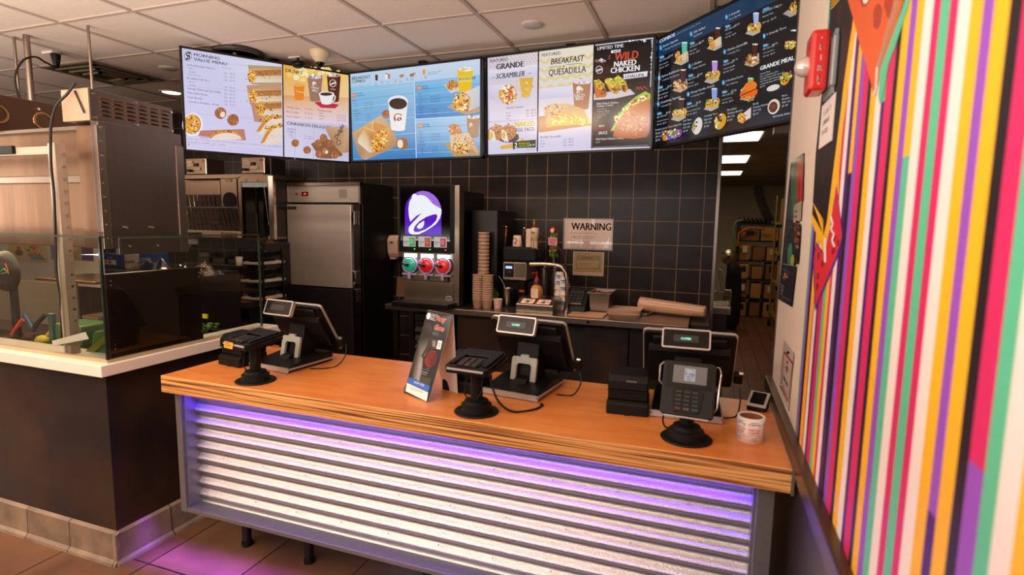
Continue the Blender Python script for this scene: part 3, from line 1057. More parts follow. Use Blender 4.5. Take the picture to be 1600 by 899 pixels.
A.poly([(272, 322), (370, 318), (350, 450), (325, 463), (290, 455)], ['#e8b84c', '#e4b040', '#e8bc50', '#ecc870', '#e8b84c']); A.pline([(276, 330), (254, 345), (256, 385), (278, 402)], 9, '#ecd090')
A.specks(320, 380, 38, 50, ['#f2cc68', '#e8b848', '#f6dc90'], 16, 14)
A.text(183, 538, 19, 'Grande Scrambler', '#4a4456', .006, wide=1.0, res=1)
for i, (tx, c, p) in enumerate((('Bacon', '680', '$2.79'), ('Sausage', '660', '$2.79'), ('Steak', '630', '$2.99'))):
    A.text(183, 570 + i * 20, 13, tx, '#4a4456', res=1); A.text(322, 554 + i * 20, 17, c, '#4a4456', res=1); A.text(358, 552 + i * 20, 17, p, '#4a4456', res=1)
A.line(58, 632, 404, 606, 3, '#9a94a8')
A.poly([(60, 690), (200, 760), (275, 740), (270, 715), (200, 700)], '#4a464c'); A.ell(200, 740, 76, 34, '#4c484e')
for x in (110, 196):
    A.ell(x, 706, 52, 66, '#c88a5c', 62, jit=.05); A.specks(x + 12, 690, 42, 50, ['#d8a070', '#a8643c', '#b84a2c', '#f0c888', '#8a4a2c'], 60, 6); A.poly([(x - 42, 680), (x - 10, 700), (x + 8, 770), (x - 24, 766), (x - 44, 740)], ['#f4f0ec', '#f8f4f0', '#e8e4e4', '#ece8e8', '#f0ecf0']); A.ell(x - 28, 722, 12, 26, '#f0bc3c')
A.poly([(140, 800), (270, 770), (300, 740), (318, 760), (250, 810), (150, 822)], '#e8b850')
A.text(244, 664, 52, 'NAKED', '#d8c400', .035, wide=.9)
A.text(246, 698, 36, '-EGG TACO-', '#2e2a34', .01, wide=.78)
A.poly([(232, 768), (395, 752), (395, 808), (250, 812), (240, 826), (234, 812)], '#33322c')
A.text(244, 808, 48, '2', '#ffffff', .02); A.text(272, 788, 20, 'NAKED EGG', '#c8d430', .015, wide=.8); A.text(274, 806, 20, 'TACOS FOR', '#c8d430', .015, wide=.8); A.text(352, 798, 22, '$2.49', '#e8e8e0', .01, wide=.8)
A.text(330, 828, 13, '700-1020 cal', '#8a84a0', res=1)
# middle panel
A.poly([(412, 136), (796, 86), (788, 816), (414, 836)], ['#ece4d4', '#f2e8d0', '#dcd6f4', '#e0dcf6'])
for r in range(4):
    pts = [(414 + i * 38, 195 + r * 62 + (30 if i % 2 else 0) - i * 4.6) for i in range(11)]
    A.pline([(min(x, 792), y) for x, y in pts], 20, '#e8d69a')
A.poly([(414, 398), (792, 356), (790, 440), (414, 470)], ['#e8e4f4', '#ece8f6', '#dcd6f2', '#d4ceee'])
A.text(427, 174, 31, 'FEATURED', '#2e2a34', .01, wide=1.0)
A.text(490, 228, 58, 'BREAKFAST', '#221e26', .015, .2, wide=.84)
A.line(485, 246, 565, 240, 3, '#221e26'); A.line(600, 226, 710, 218, 3, '#221e26'); A.line(582, 238, 592, 237, 7, '#221e26')
A.text(478, 306, 62, 'QUESADILLA', '#221e26', .012, wide=.79)
cup(A, 715, 345, 130, 185, '#b8805c', '#eee8ec', .78, True)
A.poly([(650, 330), (786, 322), (782, 345), (654, 352)], '#e4dce4')
bell_logo(A, 672, 372, 54, 58, '#b8805c', '#cfa88c', '#f4ece6')
A.text(698, 452, 30, 'TACO', '#f4ece6', .02, align='c'); A.text(700, 472, 30, 'BELL', '#f4ece6', .02, align='c')
A.poly([(414, 590), (560, 575), (788, 640), (788, 650), (430, 702), (414, 700)], '#c48858')
A.poly([(448, 535), (500, 500), (620, 500), (730, 535), (788, 640), (560, 655), (470, 668)], ['#d8b080', '#ecd0a4', '#e8c48c', '#e0b070', '#e8c060', '#e8b84c', '#d8a468'])
A.specks(520, 560, 70, 60, ['#f0dcc0', '#c89058', '#e8c48c', '#b87840'], 80, 8); filling(A, 600, 600, 120, 36, -18, n=150, s=9, cols=('#f6c840', '#f0b030', '#ffe488', '#e89c2c', '#fff0b8'), base='#f0b840'); filling(A, 700, 620, 86, 30, 10, n=90, s=9, cols=('#f6c840', '#f0b030', '#ffe488', '#e89c2c', '#fff0b8'), base='#f0b840')
A.poly([(560, 560), (650, 505), (740, 560), (690, 580)], '#e0b888')
A.text(428, 742, 19, 'Breakfast Quesadilla', '#4a4456', .006, wide=1.0, res=1)
for i, (tx, c, p) in enumerate((('Bacon', '510', '$3.29'), ('Sausage', '500', '$3.29'), ('Steak', '500', '$3.39'))):
    A.text(428, 766 + i * 20, 13, tx, '#4a4456', res=1); A.text(592, 758 + i * 21, 17, c, '#4a4456', res=1); A.text(630, 754 + i * 21, 17, p, '#4a4456', res=1)
# right panel
A.poly([(803, 84), (1222, 30), (1212, 800), (800, 812)], ['#17100e', '#1a1311', '#1c1614', '#191311'])
A.specks(940, 300, 120, 90, ['#2c1812', '#3a1e14', '#241612'], 30, 26)
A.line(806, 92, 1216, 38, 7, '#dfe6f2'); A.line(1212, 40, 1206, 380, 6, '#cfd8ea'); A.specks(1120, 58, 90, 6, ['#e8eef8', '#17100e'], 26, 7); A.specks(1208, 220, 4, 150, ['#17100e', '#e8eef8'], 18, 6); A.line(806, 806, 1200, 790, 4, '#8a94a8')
A.text(820, 126, 33, 'LIMITED TIME', '#f2ecec', .012, wide=.98)
A.poly([(920, 126), (988, 118), (984, 138), (918, 146)], '#f2f0f0'); A.text(934, 142, 21, 'NEW', '#17100e', .02)
A.text(944, 200, 80, 'WILD', '#c8382a', .03, .1, wide=.86); A.text(948, 200, 80, 'WILD', '#e07040', -.02, .1, wide=.86)
A.text(896, 190, 40, 'S', '#c8382a', .03, .2)
A.text(940, 242, 54, 'NAKED', '#f6f2f2', .035, wide=.92); A.text(918, 286, 54, 'CHICKEN', '#f6f2f2', .035, wide=.92)
A.poly([(1010, 292), (1184, 268), (1180, 306), (1014, 328)], '#e8e4ec'); A.text(1022, 320, 31, 'CHALUPA', '#3c343c', .018, wide=1.0)
cup(A, 845, 200, 84, 120, '#3a1a14', '#8a7470', .8, True); A.ell(838, 262, 26, 28, '#d8d0d8'); A.ell(838, 262, 21, 23, '#3a1a14'); A.poly([(816, 266), (838, 254), (858, 250), (860, 262), (836, 272), (818, 276)], '#d8d0d8')
A.poly([(803, 430), (1060, 395), (1098, 430), (960, 462), (803, 474)], '#d8d0d4')
for (x, y, c1) in ((845, 400, '#d8702c'), (925, 385, '#d89c34'), (990, 372, '#d89c34')):
    A.poly([(x - 45, y - 60), (x - 10, y - 72), (x + 30, y - 40), (x + 52, y + 30), (x + 42, y + 52), (x - 30, y + 60)] if c1 == '#d8702c' else [(x - 50, y - 50), (x - 10, y - 68), (x + 40, y - 30), (x + 58, y + 28), (x + 40, y + 48), (x - 10, y + 20)], c1)
    A.specks(x - 4, y - 34, 42, 26, ['#b8d838', '#f0d040', '#d83828', '#e8f08c', '#6ca428'], 60, 7, 35)
    A.specks(x + 26, y + 18, 18, 26, ['#6a3420', '#8c4a2c', '#4a2418'], 22, 6)
A.pline([(1102, 405), (1112, 378), (1124, 400), (1134, 376), (1146, 402), (1160, 374), (1184, 398)], 4, '#d84a34')
A.lines(824, 508, 20, 16, ('Wild Naked Chicken', 'Chalupa Combo'), '#f0eaea', bold=.012, wide=.95)
A.lines(832, 545, 14, 14.5, ('Wild Naked', 'Chicken Chalupa', '1 Crunchy Taco', 'Large Drink', '$5.99'), '#d8d0d0', wide=.95)
A.text(843, 664, 20, 'NEW', '#f0eaea', .02, wide=.9); A.text(824, 690, 30, 'SPICY WILD', '#c83430', .02, wide=.72); A.text(842, 716, 30, 'SAUCE', '#f0eaea', .02, wide=.72)
A.text(822, 756, 20, 'Wild Naked Chicken Chalupa', '#f0eaea', .01, wide=.86); A.text(824, 776, 14, '$2.99', '#d8d0d0')
pts = [(945, 730), (955, 680), (985, 610), (1030, 555), (1090, 510), (1150, 482), (1208, 462), (1206, 700), (1190, 735), (1100, 745), (1000, 742)]
A.poly([(925, 690), (985, 590), (1020, 520), (1100, 450), (1170, 410), (1208, 430), (1207, 480), (1090, 530), (1010, 610), (960, 690)], '#a8c838')
A.specks(1070, 530, 150, 26, ['#c8e048', '#e8f0a0', '#f0d850', '#d83828', '#7cb030', '#f8f8d8'], 120, 12, -38)
A.poly(pts, ['#b85c1c', '#c8701c', '#d8822c', '#e0903c', '#d8842c', '#cc7424', '#c46c20', '#b05414', '#a84c10', '#b85c1c', '#c06420'])
A.specks(1090, 640, 100, 85, ['#e8a048', '#a8480c', '#cc7820', '#f0b060', '#b8580c', '#d88830'], 150, 9)
A.line(408, 137, 410, 837, 9, '#08080a'); A.line(800, 85, 796, 815, 9, '#08080a')
A.build('screen', disp, t3)

# ---- screen 4: 3.744x view from (1010,0)
t4, A = tvbox('menu_screen', 'dark blue COMBOS screen angled beside the white wall', (-.352, 3.43, 1.087), -.848, .02, 1.0, .632,
              None)


def d4(x, y):
    o_, U_, V_ = A.o, A.U, A.V
    n_ = A.N
    r_ = ray(1010 + x / 3.744, y / 3.744)
    e_ = Vector((0, 0, H))
    t_ = (o_ - e_).dot(n_) / r_.dot(n_)
    q_ = e_ + r_ * t_ - o_
    return q_.dot(U_), q_.dot(V_)


A.full(['#123a5c', '#0f3856', '#0c1020', '#0b0d18'])
A.fn = None
A._put([(0, .10), (A.w, .075), (A.w, A.h), (0, A.h)], [(0, 1, 2, 3)], lin('#0d0f16'))
A.d += A.eps
A.fn = d4
A.text(76, 254, 27, 'COMBOS', '#dfe6f0', .02, wide=1.3)
A.text(156, 213, 12, 'All Combos Include a Large Drink', '#8ab0c8', wide=1.45, res=1)
W_ = '#ccd2dc'


def taco(x, y, s_, c='#d8a030', dark=False):
    A.ell(x, y, s_ * .62, s_, c, 22)
    A.specks(x - s_ * .25, y - s_ * .1, s_ * .35, s_ * .85, ['#7cb030', '#e8d050', '#c83828', '#f4f0d8', '#5c2c18'], 22, s_ * .2, 22)


def combo(x, y, n1, l1, l2, cx, cy, kind, cupc, cal='820-1040 Cal', pr='$5.49', sub=''):
    A.ell(x, y, 8.5, 15, '#3f9ccc'); A.text(x, y + 7, 18, n1, '#f0f6fc', .01, align='c')
    A.text(x + 13, y - 2, 18, l1, W_, .01, wide=1.15, res=1); A.text(x + 14, y + 20, 14, l2, W_, 0, wide=1.1, res=1)
    A.poly([(x - 7, y + 50), (x + 18, y + 44), (x + 18, y + 60), (x - 7, y + 66)], '#3f9ccc'); A.text(x - 4, y + 63, 12, 'Combo', '#e8f4fc', res=1, wide=1.1)
    A.text(x - 8, y + 84, 15, cal, W_, res=1, wide=1.1); A.text(x + 46, y + 58, 17, pr, W_, res=1, wide=1.1)
    A.text(x - 8, y + 106, 11, sub or l1, W_, res=1, wide=1.1); A.text(x - 8, y + 126, 13, '450 Cal   $2.79', W_, res=1, wide=1.1)
    A.poly([(cx - 45, cy + 50), (cx - 10, cy + 10), (cx + 40, cy - 20), (cx + 42, cy + 40), (cx, cy + 62)], '#b8b0a8')
    cup(A, cx + 18, cy - 70, 34, 68, cupc, '#e0e4ea', .75, True)
    if kind == 'taco':
        taco(cx - 16, cy + 14, 26); taco(cx + 8, cy + 14, 28); taco(cx + 30, cy + 10, 28, '#e0b048')
    elif kind == 'nacho':
        A.specks(cx, cy + 20, 40, 30, ['#c88030', '#e8b060', '#8a4420', '#f0e0c0', '#a85c28'], 60, 8)
    else:
        A.poly([(cx - 30, cy + 20), (cx + 36, cy - 24), (cx + 42, cy + 20), (cx - 8, cy + 50)], '#e0c8a8'); filling(A, cx - 12, cy + 30, 18, 22, n=30, s=5)
        taco(cx - 22, cy, 22)


combo(84, 280, '1', 'Burrito Supreme', '+ Crunchy Taco Supreme', 205, 320, 'b', '#54c8a8')
combo(262, 199, '2', 'XXL Grilled', 'Stuft Burrito', 400, 235, 'b', '#4c2018', '1010-1290 Cal', '$6.99')
combo(470, 100, '3', '3 Crunchy', 'Tacos Supreme', 625, 148, 'taco', '#a8b8e8', '870-980 Cal', '$5.99')
combo(78, 457, '5', 'Nachos BellGrande', '+ Crunchy Taco Supreme', 200, 480, 'nacho', '#4c2018')
combo(256, 388, '6', '2 Chicken', 'Chalupas Supreme', 385, 430, 'taco', '#c090d8')
combo(461, 304, '7', 'Chicken Quesadilla', '+ Crunchy Taco', 622, 330, 'nacho', '#4c2018', '870-900 Cal', '$6.19')
combo(73, 610, '9', 'Crunchwrap Supreme', '+ Crunchy Taco', 192, 650, 'taco', '#4c2018')
combo(249, 552, '10', 'Cheesy Gordita Crunch', '+ 2 Crunchy Tacos', 385, 590, 'taco', '#90a8e0')
combo(456, 484, '11', '3 Doritos Locos', 'Tacos Supreme', 598, 530, 'none', '#8cb038', '970-1100 Cal', '$7.39')
A.ell(605, 545, 54, 34, '#e86c1c', -20); A.ell(615, 505, 40, 26, '#f07c20', -20); A.line(560, 560, 650, 520, 5, '#3a1c10'); A.specks(590, 580, 44, 14, ['#7cb030', '#e8d050', '#c83828'], 24, 6)
combo(696, 212, '8', '3 Crunchy Tacos', '', 850, 250, 'taco', '#0d0f16', '800-920 Cal', '$4.79')
A.text(686, 80, 18, '820-1250 Cal', W_, res=1, wide=1.1); A.poly([(690, 52), (726, 40), (726, 58), (690, 70)], '#3f9ccc'); A.text(770, 48, 17, '$7.19', W_, res=1)
A.text(686, 106, 13, 'Mexican Pizza', W_, res=1, wide=1.1); A.text(686, 142, 15, '540 Cal   $3.79', W_, res=1, wide=1.1)
A.poly([(806, 82), (850, 50), (890, 60), (884, 86), (850, 102)], '#a8a098'); taco(866, 48, 34); taco(880, 30, 30)
A.text(672, 414, 34, 'GRANDE MEAL', '#eef0f4', .03, wide=1.05)
A.lines(672, 440, 13, 15, ('Grande Meal', 'Any combination of 10:', 'Crunchy Tacos (170 Cal each)', 'Soft Tacos (180 Cal each)', 'or Bean Burritos (370 Cal each)', '$14.99'), W_, wide=1.1)
A.poly([(710, 540), (800, 490), (872, 480), (872, 500), (735, 556)], '#c8c0bc'); A.ell(750, 515, 40, 17, '#e4dcd4', -18); taco(820, 462, 40); taco(850, 456, 40)
A.line(62, 392 + 10, 885, 150, 1.4, '#26303c'); A.line(55, 570, 880, 335, 1.4, '#26303c'); A.line(52, 742, 870, 535, 1.8, '#3a4450')
for x in (240, 440, 668):
    A.line(x + 12, 190 - (x - 240) * .36, x - 10, 690 - (x - 240) * .22, 1.4, '#26303c')
for i, (x, y, l) in enumerate(((60, 768, ('Doritos Locos Tacos Supreme', 'Nacho Cheese', '200 Cal each', '$2.09')), (222, 715, ('Soft Taco', 'Supreme', '210 Cal', '$1.89')), (345, 688, ('Crunchy Taco', 'Supreme', '190 Cal', '$1.89')), (480, 652, ('Shredded', 'Chicken Burrito', '420 Cal', '$1.49')), (632, 616, ('Beefy', '5-Layer Burrito', '500 Cal', '$2.19')), (802, 568, ('Bean', 'Burrito', '380 Cal', '$1.49')))):
    A.lines(x, y, 16, 20, l, W_, bold=.006, wide=1.2)
taco(122, 795, 32, '#e0702c'); taco(148, 790, 32, '#3a58c0'); taco(176, 785, 32, '#8040b0'); taco(200, 780, 26, '#8040b0')
A.ell(308, 738, 26, 52, '#e4dcd4', 14); taco(300, 745, 36, '#e4dcd4'); taco(442, 712, 50)
A.poly([(570, 670), (622, 628), (620, 690), (580, 712)], '#e0d4d0'); filling(A, 568, 692, 26, 30, n=40, s=6)
A.ell(755, 625, 34, 46, '#e8d8c0', 20); A.ell(752, 628, 25, 33, '#5c2c1c', 20); A.specks(752, 628, 20, 26, ['#7c4428', '#3c1c10'], 20, 6)
A.text(750, 690, 14, 'REGULAR MENU SERVED', W_, .006, wide=1.2)
# keep what lies on the glass
keep_f, keep_c, ci = [], [], 0
for f in A.f:
    ok = True
    for i in f:
        q = A.v[i] - A.o
        u, v = q.dot(A.U), q.dot(A.V)
        if not (-1e-6 <= u <= A.w + 1e-6 and -1e-6 <= v <= A.h + 1e-6):
            ok = False
    if ok:
        keep_f.append(f); keep_c += A.c[ci:ci + len(f)]
    ci += len(f)
A.f, A.c = keep_f, keep_c
A.build('screen', disp, t4)
# ceiling poles of the screens
for (x, y_) in ((-3.02, 3.18), (-2.0, 3.52), (-.9, 3.46), (0.0, 3.1)):
    o = MB().box(x - .025, x + .025, y_ + .09, y_ + .14, H + .62, CEIL - .002).build('screen_pole', blk)
    lab = {-3.02: 'black ceiling pole behind the MORNING VALUE MENU screen', -2.0: 'black ceiling pole behind the blue BREAKFAST COMBOS screen', -.9: 'black ceiling pole behind the three-panel FEATURED screen', 0.0: 'black ceiling pole behind the dark COMBOS screen'}[x]
    tag(o, lab, 'mounting pole', 'poles that carry the menu screens')
# ================================================================ right wall graphics
prt = vcol_mat('printed_vinyl', rough=.5)
gloss = vcol_mat('printed_gloss', rough=.2, coat=.3)


def wall_uv(x, y):
    p = at(x, y, X=XR)
    return 1.87 - p.y, CEIL - p.z


A = Art((XR, 1.87, CEIL), (0, -1, 0), (0, 0, -1), 3.6, CEIL - .945, off=.0006, fn=wall_uv)
GRN, PUR, DKP, BLK_, YEL, MAG, WHI = '#5cc29a', '#9553c4', '#4a1670', '#1f1519', '#f6bb22', '#d22a68', '#f0e5e2'
low = [(1250.7, GRN), (1252.5, PUR), (1255.5, BLK_), (1258.7, YEL), (1263.2, MAG), (1264.8, WHI), (1268.8, DKP), (1271.5, MAG), (1277.3, GRN), (1281.3, YEL), (1285.9, MAG), (1289.3, WHI)]
mid = [(1303.5, DKP), (1308.6, BLK_), (1313.7, PUR), (1319.5, MAG), (1327.1, BLK_), (1332.2, YEL), (1340.5, WHI), (1348.6, DKP), (1353.7, MAG), (1364.1, BLK_), (1370.4, YEL), (1380.3, PUR), (1389.6, GRN), (1400, WHI), (1413.2, MAG), (1423.8, GRN), (1437.4, MAG), (1449.7, WHI), (1468.2, YEL), (1486.7, PUR), (1502.4, YEL), (1526, BLK_), (1544.5, MAG), (1572.3, GRN), (1598.2, WHI)]
ys = [(at(x, 573, X=XR).y, c) for x, c in low] + [(at(x, 470, X=XR).y, c) for x, c in mid]
ys += [(.615, YEL), (.565, MAG), (.51, DKP), (.46, WHI), (.40, GRN), (.35, BLK_), (.30, YEL), (.24, PUR), (.17, WHI), (.1, MAG), (.03, GRN), (-.05, YEL), (-.14, BLK_), (-.2, WHI), (-.28, PUR), (-.36, MAG), (-.44, GRN), (-.52, YEL), (-.62, DKP), (-.7, WHI), (-.8, MAG), (-.9, YEL), (-1.0, BLK_), (-1.08, GRN), (-1.18, PUR), (-1.28, WHI), (-1.4, MAG), (-1.5, YEL)]
ys.append((-1.62, None))
hh = CEIL - .945


def stripe(ya, yb, z0, z1, c, same=True):
    A._put([(1.87 - ya, CEIL - z1), (1.87 - yb, CEIL - z1), (1.87 - yb, CEIL - z0), (1.87 - ya, CEIL - z0)], [(0, 1, 2, 3)], lin(c))


Y5 = {}
for i in range(len(ys) - 1):
    stripe(ys[i][0], ys[i + 1][0], .945, CEIL, ys[i][1])
A.d += 1e-4


def seg(px, row, z0, z1, c, k=0):
    """recolour part of the stripe that passes this pixel"""
    yy = at(px, row, X=XR).y
    for i in range(len(ys) - 1):
        if ys[i][0] >= yy > ys[i + 1][0]:
            stripe(ys[i][0], ys[i + 1][0], z0, z1, c)


zrow = lambda x, y: at(x, y, X=XR).z
seg(1306, 470, zrow(1327, 180), CEIL, DKP)
seg(1311, 470, zrow(1330, 270), CEIL, YEL)
seg(1300, 470, zrow(1313, 265), CEIL, WHI)
seg(1351, 470, zrow(1375, 163), CEIL, GRN)
seg(1395, 470, zrow(1420, 243), CEIL, YEL)
seg(1494, 470, .945, zrow(1452, 797), DKP)
seg(1558, 470, .945, zrow(1525, 727), PUR)
A.d += 1e-4
# black field, yellow chevron, red and orange sauce-packet shapes
A.poly([(1300, -60), (1345, -60), (1333, 30), (1319, 130), (1306, 240), (1293, 345), (1288, 366), (1269, 342), (1275, 240), (1287, 120), (1297, 30)], '#1d1312')
for k in range(7):
    A.ell(1312 - k * 4.2, 20 + k * 42, 3, 16, '#38191a', 4)
for k in range(4):
    A.line(1299, 14 - k * 5, 1313, -2 - k * 5, 1.6, '#e8b830')
A.poly([(1334, 30), (1340, 30), (1313, 240), (1311, 300), (1299, 410), (1288, 398), (1268, 345), (1269, 332), (1288, 366), (1293, 345), (1306, 240)], YEL)
A.poly([(1273, 300), (1290, 345), (1288, 368), (1270, 335)], '#241512')
for k in range(6):
    A.line(1271 + k * 1.6, 318 + k * 4, 1287, 345 + k * 4, 1.3, YEL)
A.poly([(1308, 288), (1318, 370), (1310, 402), (1296, 436), (1274, 487), (1271, 405), (1276, 378), (1289, 398), (1297, 360)], '#5a2890')
A.poly([(1308, 292), (1316.5, 370), (1308, 398), (1275, 478), (1273, 405), (1276, 382), (1289, 400), (1299, 356)], '#d92a3a')
for (x, y) in ((1280, 400), (1286, 412), (1279, 432), (1305, 372), (1310, 380), (1278, 448), (1303, 392)):
    A.ell(x, y, 2.2, 6, '#8c1a22', 6)
A.line(1290, 372, 1290, 410, 3.6, '#f2e2e0'); A.pline([(1299, 338), (1302, 350), (1299, 358), (1304, 366), (1301, 376), (1305, 386)], 3, '#f2e2e0')
A.poly([(1316, -60), (1440, -60), (1414, 0), (1394, 62), (1376, 112), (1370, 150), (1366, 146), (1357, 110), (1342, 60), (1334, 28), (1326, 0)], '#d9602e')
for (x, y, r_) in ((1353, -6, 8), (1373, 20, 7), (1372, 33, 6), (1390, 5, 7), (1391, 18, 5), (1412, -14, 7)):
    A.ell(x, y, r_, r_ * 2.1, '#a8402a', 8)
A.ell(1354, -2, 4, 8, '#f0e2dc', 10)
A.poly([(1416, 0), (1424, 0), (1404, 62), (1390, 100), (1381, 150), (1376, 163), (1374, 150), (1376, 112), (1394, 62)], GRN)
for k in range(3):
    A.line(1409 - k * 4, 0, 1374 - k * 2, 112, 1.6, ('#6a9a78', '#c8886a', '#7aa890')[k])
A.pline([(1372, 105), (1370, 140), (1366, 150)], 3, '#f0d8cc')
o = A.build('striped_mural', prt)
tag(o, 'tall wall mural of yellow, pink, green, purple and white stripes with sauce-packet shapes', 'mural')
MB_sign = lambda: None

# fire alarm strobe
ft = thing('fire_alarm', 'red FIRE alarm box with clear strobe dome on the striped wall', 'fire alarm', (XR, 1.70, 1.93))
plate_m = mat('alarm_plate_grey', '#8f9698', .45, metal=.4)
red_m = mat('alarm_red', '#c8211c', .28, var=.04, coat=.4)
zl, zh = H + .352, H + .498
MB().box(XR - .016, XR - .002, 1.635, 1.745, zl + .01, zh - .01).build('backplate', plate_m, ft, bevel=.004)
for s_ in (zl, zh - .016):
    for yy in (1.645, 1.675, 1.705, 1.735):
        MB().box(XR - .012, XR - .004, yy, yy + .012, s_ - .006, s_ + .022).build('mounting_tab', plate_m, ft)
hsg = MB().prism([(1.660, zl + .006), (1.755, zl + .006), (1.755, zh + .014), (1.660, zh + .014)], XR - .062, XR - .018, 'x').build('housing', red_m, ft, bevel=.010, seg=3)
dm = MB(Matrix.Translation((XR - .062, 1.705, (zl + zh) / 2 + .004)) @ Matrix.Rotation(-PI / 2, 4, 'Y'))
dm.lathe([(.026, -.002), (.026, .010), (.022, .020), (.014, .029), (.002, .032)], n=20)
dm.build('strobe_dome', mat('strobe_clear', '#cfc6c0', .05, metal=.35, var=.02, spec=.8, coat=.8), ft)
A = Art((XR - .061, 1.660 - .0002, zh + .010), (1, 0, 0), (0, 0, -1), .044, zh - zl, off=.0008)
for k, ch in enumerate('FIRE'):
    A.text(.022, .050 + k * .026, .021, ch, '#f6e4e0', .02, align='c', res=1)
A.ell(.022, .02, .0015, .0015, '#f6e4e0'); A.ell(.022, .134, .002, .002, '#f6e4e0')
A.build('lettering', prt, hsg)

A = Art((XR - .002, 1.815, H + .345), (0, -1, 0), (0, 0, -1), .18, .12, off=.0006)
A.full('#efe4de')
for k, (x, ch) in enumerate(((.04, 'SECURITY'), (.075, 'CAMERAS'), (.11, 'IN USE'))):
    for j, c in enumerate(ch):
        A.text(.035 + j * .014, .035 + k * .026, .019, c, '#6a5a58', .01)
o = A.build('wall_placard', prt, back=.0015)
tag(o, 'small white placard on the mural under the red fire alarm', 'sign')


# curled menu poster on the white wall
def pw(x, y):
    p = at(x, y, X=XR)
    return 2.46 - p.y, H + .27 - p.z


A = Art((XR - .003, 2.46, H + .27), (0, -1, 0), (0, 0, -1), .38, .56, off=.0005, fn=pw, eps=6e-5)
P = lambda x, y: (1200 + x / 3.21, 220 + y / 3.21)
q = lambda pts: [P(*p) for p in pts]
A.poly(q([(120, 105), (187, 60), (125, 835), (55, 795)]), '#171c28')
A.poly(q([(122, 110), (185, 68), (178, 300), (130, 420), (100, 380)]), '#3a4148')
A.lines(*P(122, 150), 5, 4.2, ('FREEZES', 'Regular', 'Large', '1.99', '2.49', 'Cherry', 'Blue', 'Strawberry', 'Wild', '150 cal', '$2.29', '$2.89'), '#c8ccd4', wide=1.9)
A.poly(q([(138, 130), (160, 118), (152, 300), (128, 390), (124, 300)]), '#2f8a54'); A.poly(q([(152, 120), (166, 92), (186, 110), (182, 300), (146, 320)]), '#b8221c')
A.poly(q([(150, 130), (160, 120), (156, 300), (148, 300)]), '#d8483c'); A.poly(q([(172, 110), (178, 108), (174, 300), (168, 300)]), '#e06050')
A.poly(q([(138, 326), (178, 300), (172, 400), (132, 425)]), '#cbbfa8')
A.text(*P(140, 362), 5, 'SUPER', '#2a2420', .02, wide=1.8); A.text(*P(140, 388), 5, 'HERO', '#2a2420', .02, wide=1.8)
A.poly(q([(98, 398), (172, 420), (160, 620), (84, 610)]), '#14141c')
A.text(*P(100, 440), 8, 'DRINKS', '#d8dce4', .01, wide=1.9); A.text(*P(97, 485), 9, '20 OZ', '#d8dce4', .01, wide=1.6)
A.specks(*P(152, 470), 3.6, 20, ['#7a3428', '#a85a3c', '#4c2018', '#c8885c'], 50, 2.4)
A.ell(*P(118, 570), 3.8, 18, '#3a9a7c', 4); A.ell(*P(131, 600), 3, 9, '#c8b830', 4)
A.poly(q([(82, 622), (150, 630), (126, 830), (58, 792)]), '#131a30')
A.text(*P(84, 652), 6, 'SNACKS & MORE', '#dfe4ec', .01, wide=1.5); A.specks(*P(96, 680), 3, 5, ['#d8883c', '#e8b060', '#a85a24'], 20, 1.8)
A.lines(*P(70, 722), 4.5, 4.6, ('3 sauces $.99', 'sizes 12 24', 'dessert $1', 'churros'), '#c8d0dc', wide=1.7)
A.line(*P(64, 770), *P(122, 806), .6, '#8090a8'); A.line(*P(82, 618), *P(152, 630), .8, '#c8ccd4')
o = A.build('menu_poster', gloss, solid if False else None) if False else A.build('menu_poster', gloss)
tag(o, 'narrow dark drinks and snacks poster with green and red bottles on the white wall', 'poster')


def pc(x, y):
    p = at(1200 + x / 3.75, 520 + y / 3.75, X=XR)
    return 2.27 - p.y, H - .40 - p.z


A = Art((XR - .003, 2.27, H - .40), (0, -1, 0), (0, 0, -1), .31, .22, off=.0005, fn=pc, eps=6e-5)
A.poly([(98, 42), (158, 125), (125, 458), (68, 340)], '#ece0d8')
RED = '#c23434'
A.pline([(100, 112), (152, 182)], 9, RED); A.pline([(78, 312), (122, 402)], 9, RED); A.pline([(100, 112), (84, 300)], 3, RED); A.pline([(150, 180), (124, 400)], 3, RED)
A.ell(124, 118, 8, 10, '#30201c'); A.ell(120, 176, 5, 9, RED); A.ell(118, 214, 4, 24, RED, 4); A.line(108, 200, 128, 222, 4, RED)
A.text(94, 268, 34, 'CPR KIT', '#2a2220', .03, wide=1.75); A.text(88, 312, 22, 'available here', '#3a2c28', .01, wide=1.6)
A.ell(152, 130, 6, 10, '#f6f0ec'); A.ell(124, 448, 6, 10, '#f6f0ec')
o = A.build('safety_sign', gloss)
tag(o, 'white CPR KIT sign with red frame low on the white wall', 'sign')

# ================================================================ things on the counter
bk = mat('black_plastic', '#0d0c0c', .42, spec=.28, var=.15, scale=30)
bk2 = mat('black_matte', '#0c0b0b', .55, spec=.3, var=.15, scale=30)
slv = mat('silver_rim', '#b3aeab', .35, metal=.35, var=.05)
gry = mat('pale_grey_plastic', '#9ba39e', .5, var=.05)
glassy = mat('dark_screen_glass', '#0a0908', .12, var=.1, spec=.22)
chrome = mat('chrome', '#e6e2de', .08, metal=1, var=.02)
cyan = mat('cyan_digits', '#7ff0dc', .5, emit='#6ff0dc', es=1.6)
vfd = mat('segment_display', '#1f2320', .4)


def rrect(w, h, r, n=5):
    out = []
    for cx, cy, a0 in ((w / 2 - r, h / 2 - r, 0), (-w / 2 + r, h / 2 - r, 90), (-w / 2 + r, -h / 2 + r, 180), (w / 2 - r, -h / 2 + r, 270)):
        for i in range(n + 1):
            a = math.radians(a0 + 90 * i / n)
            out.append((cx + r * math.cos(a), cy + r * math.sin(a)))
    return out


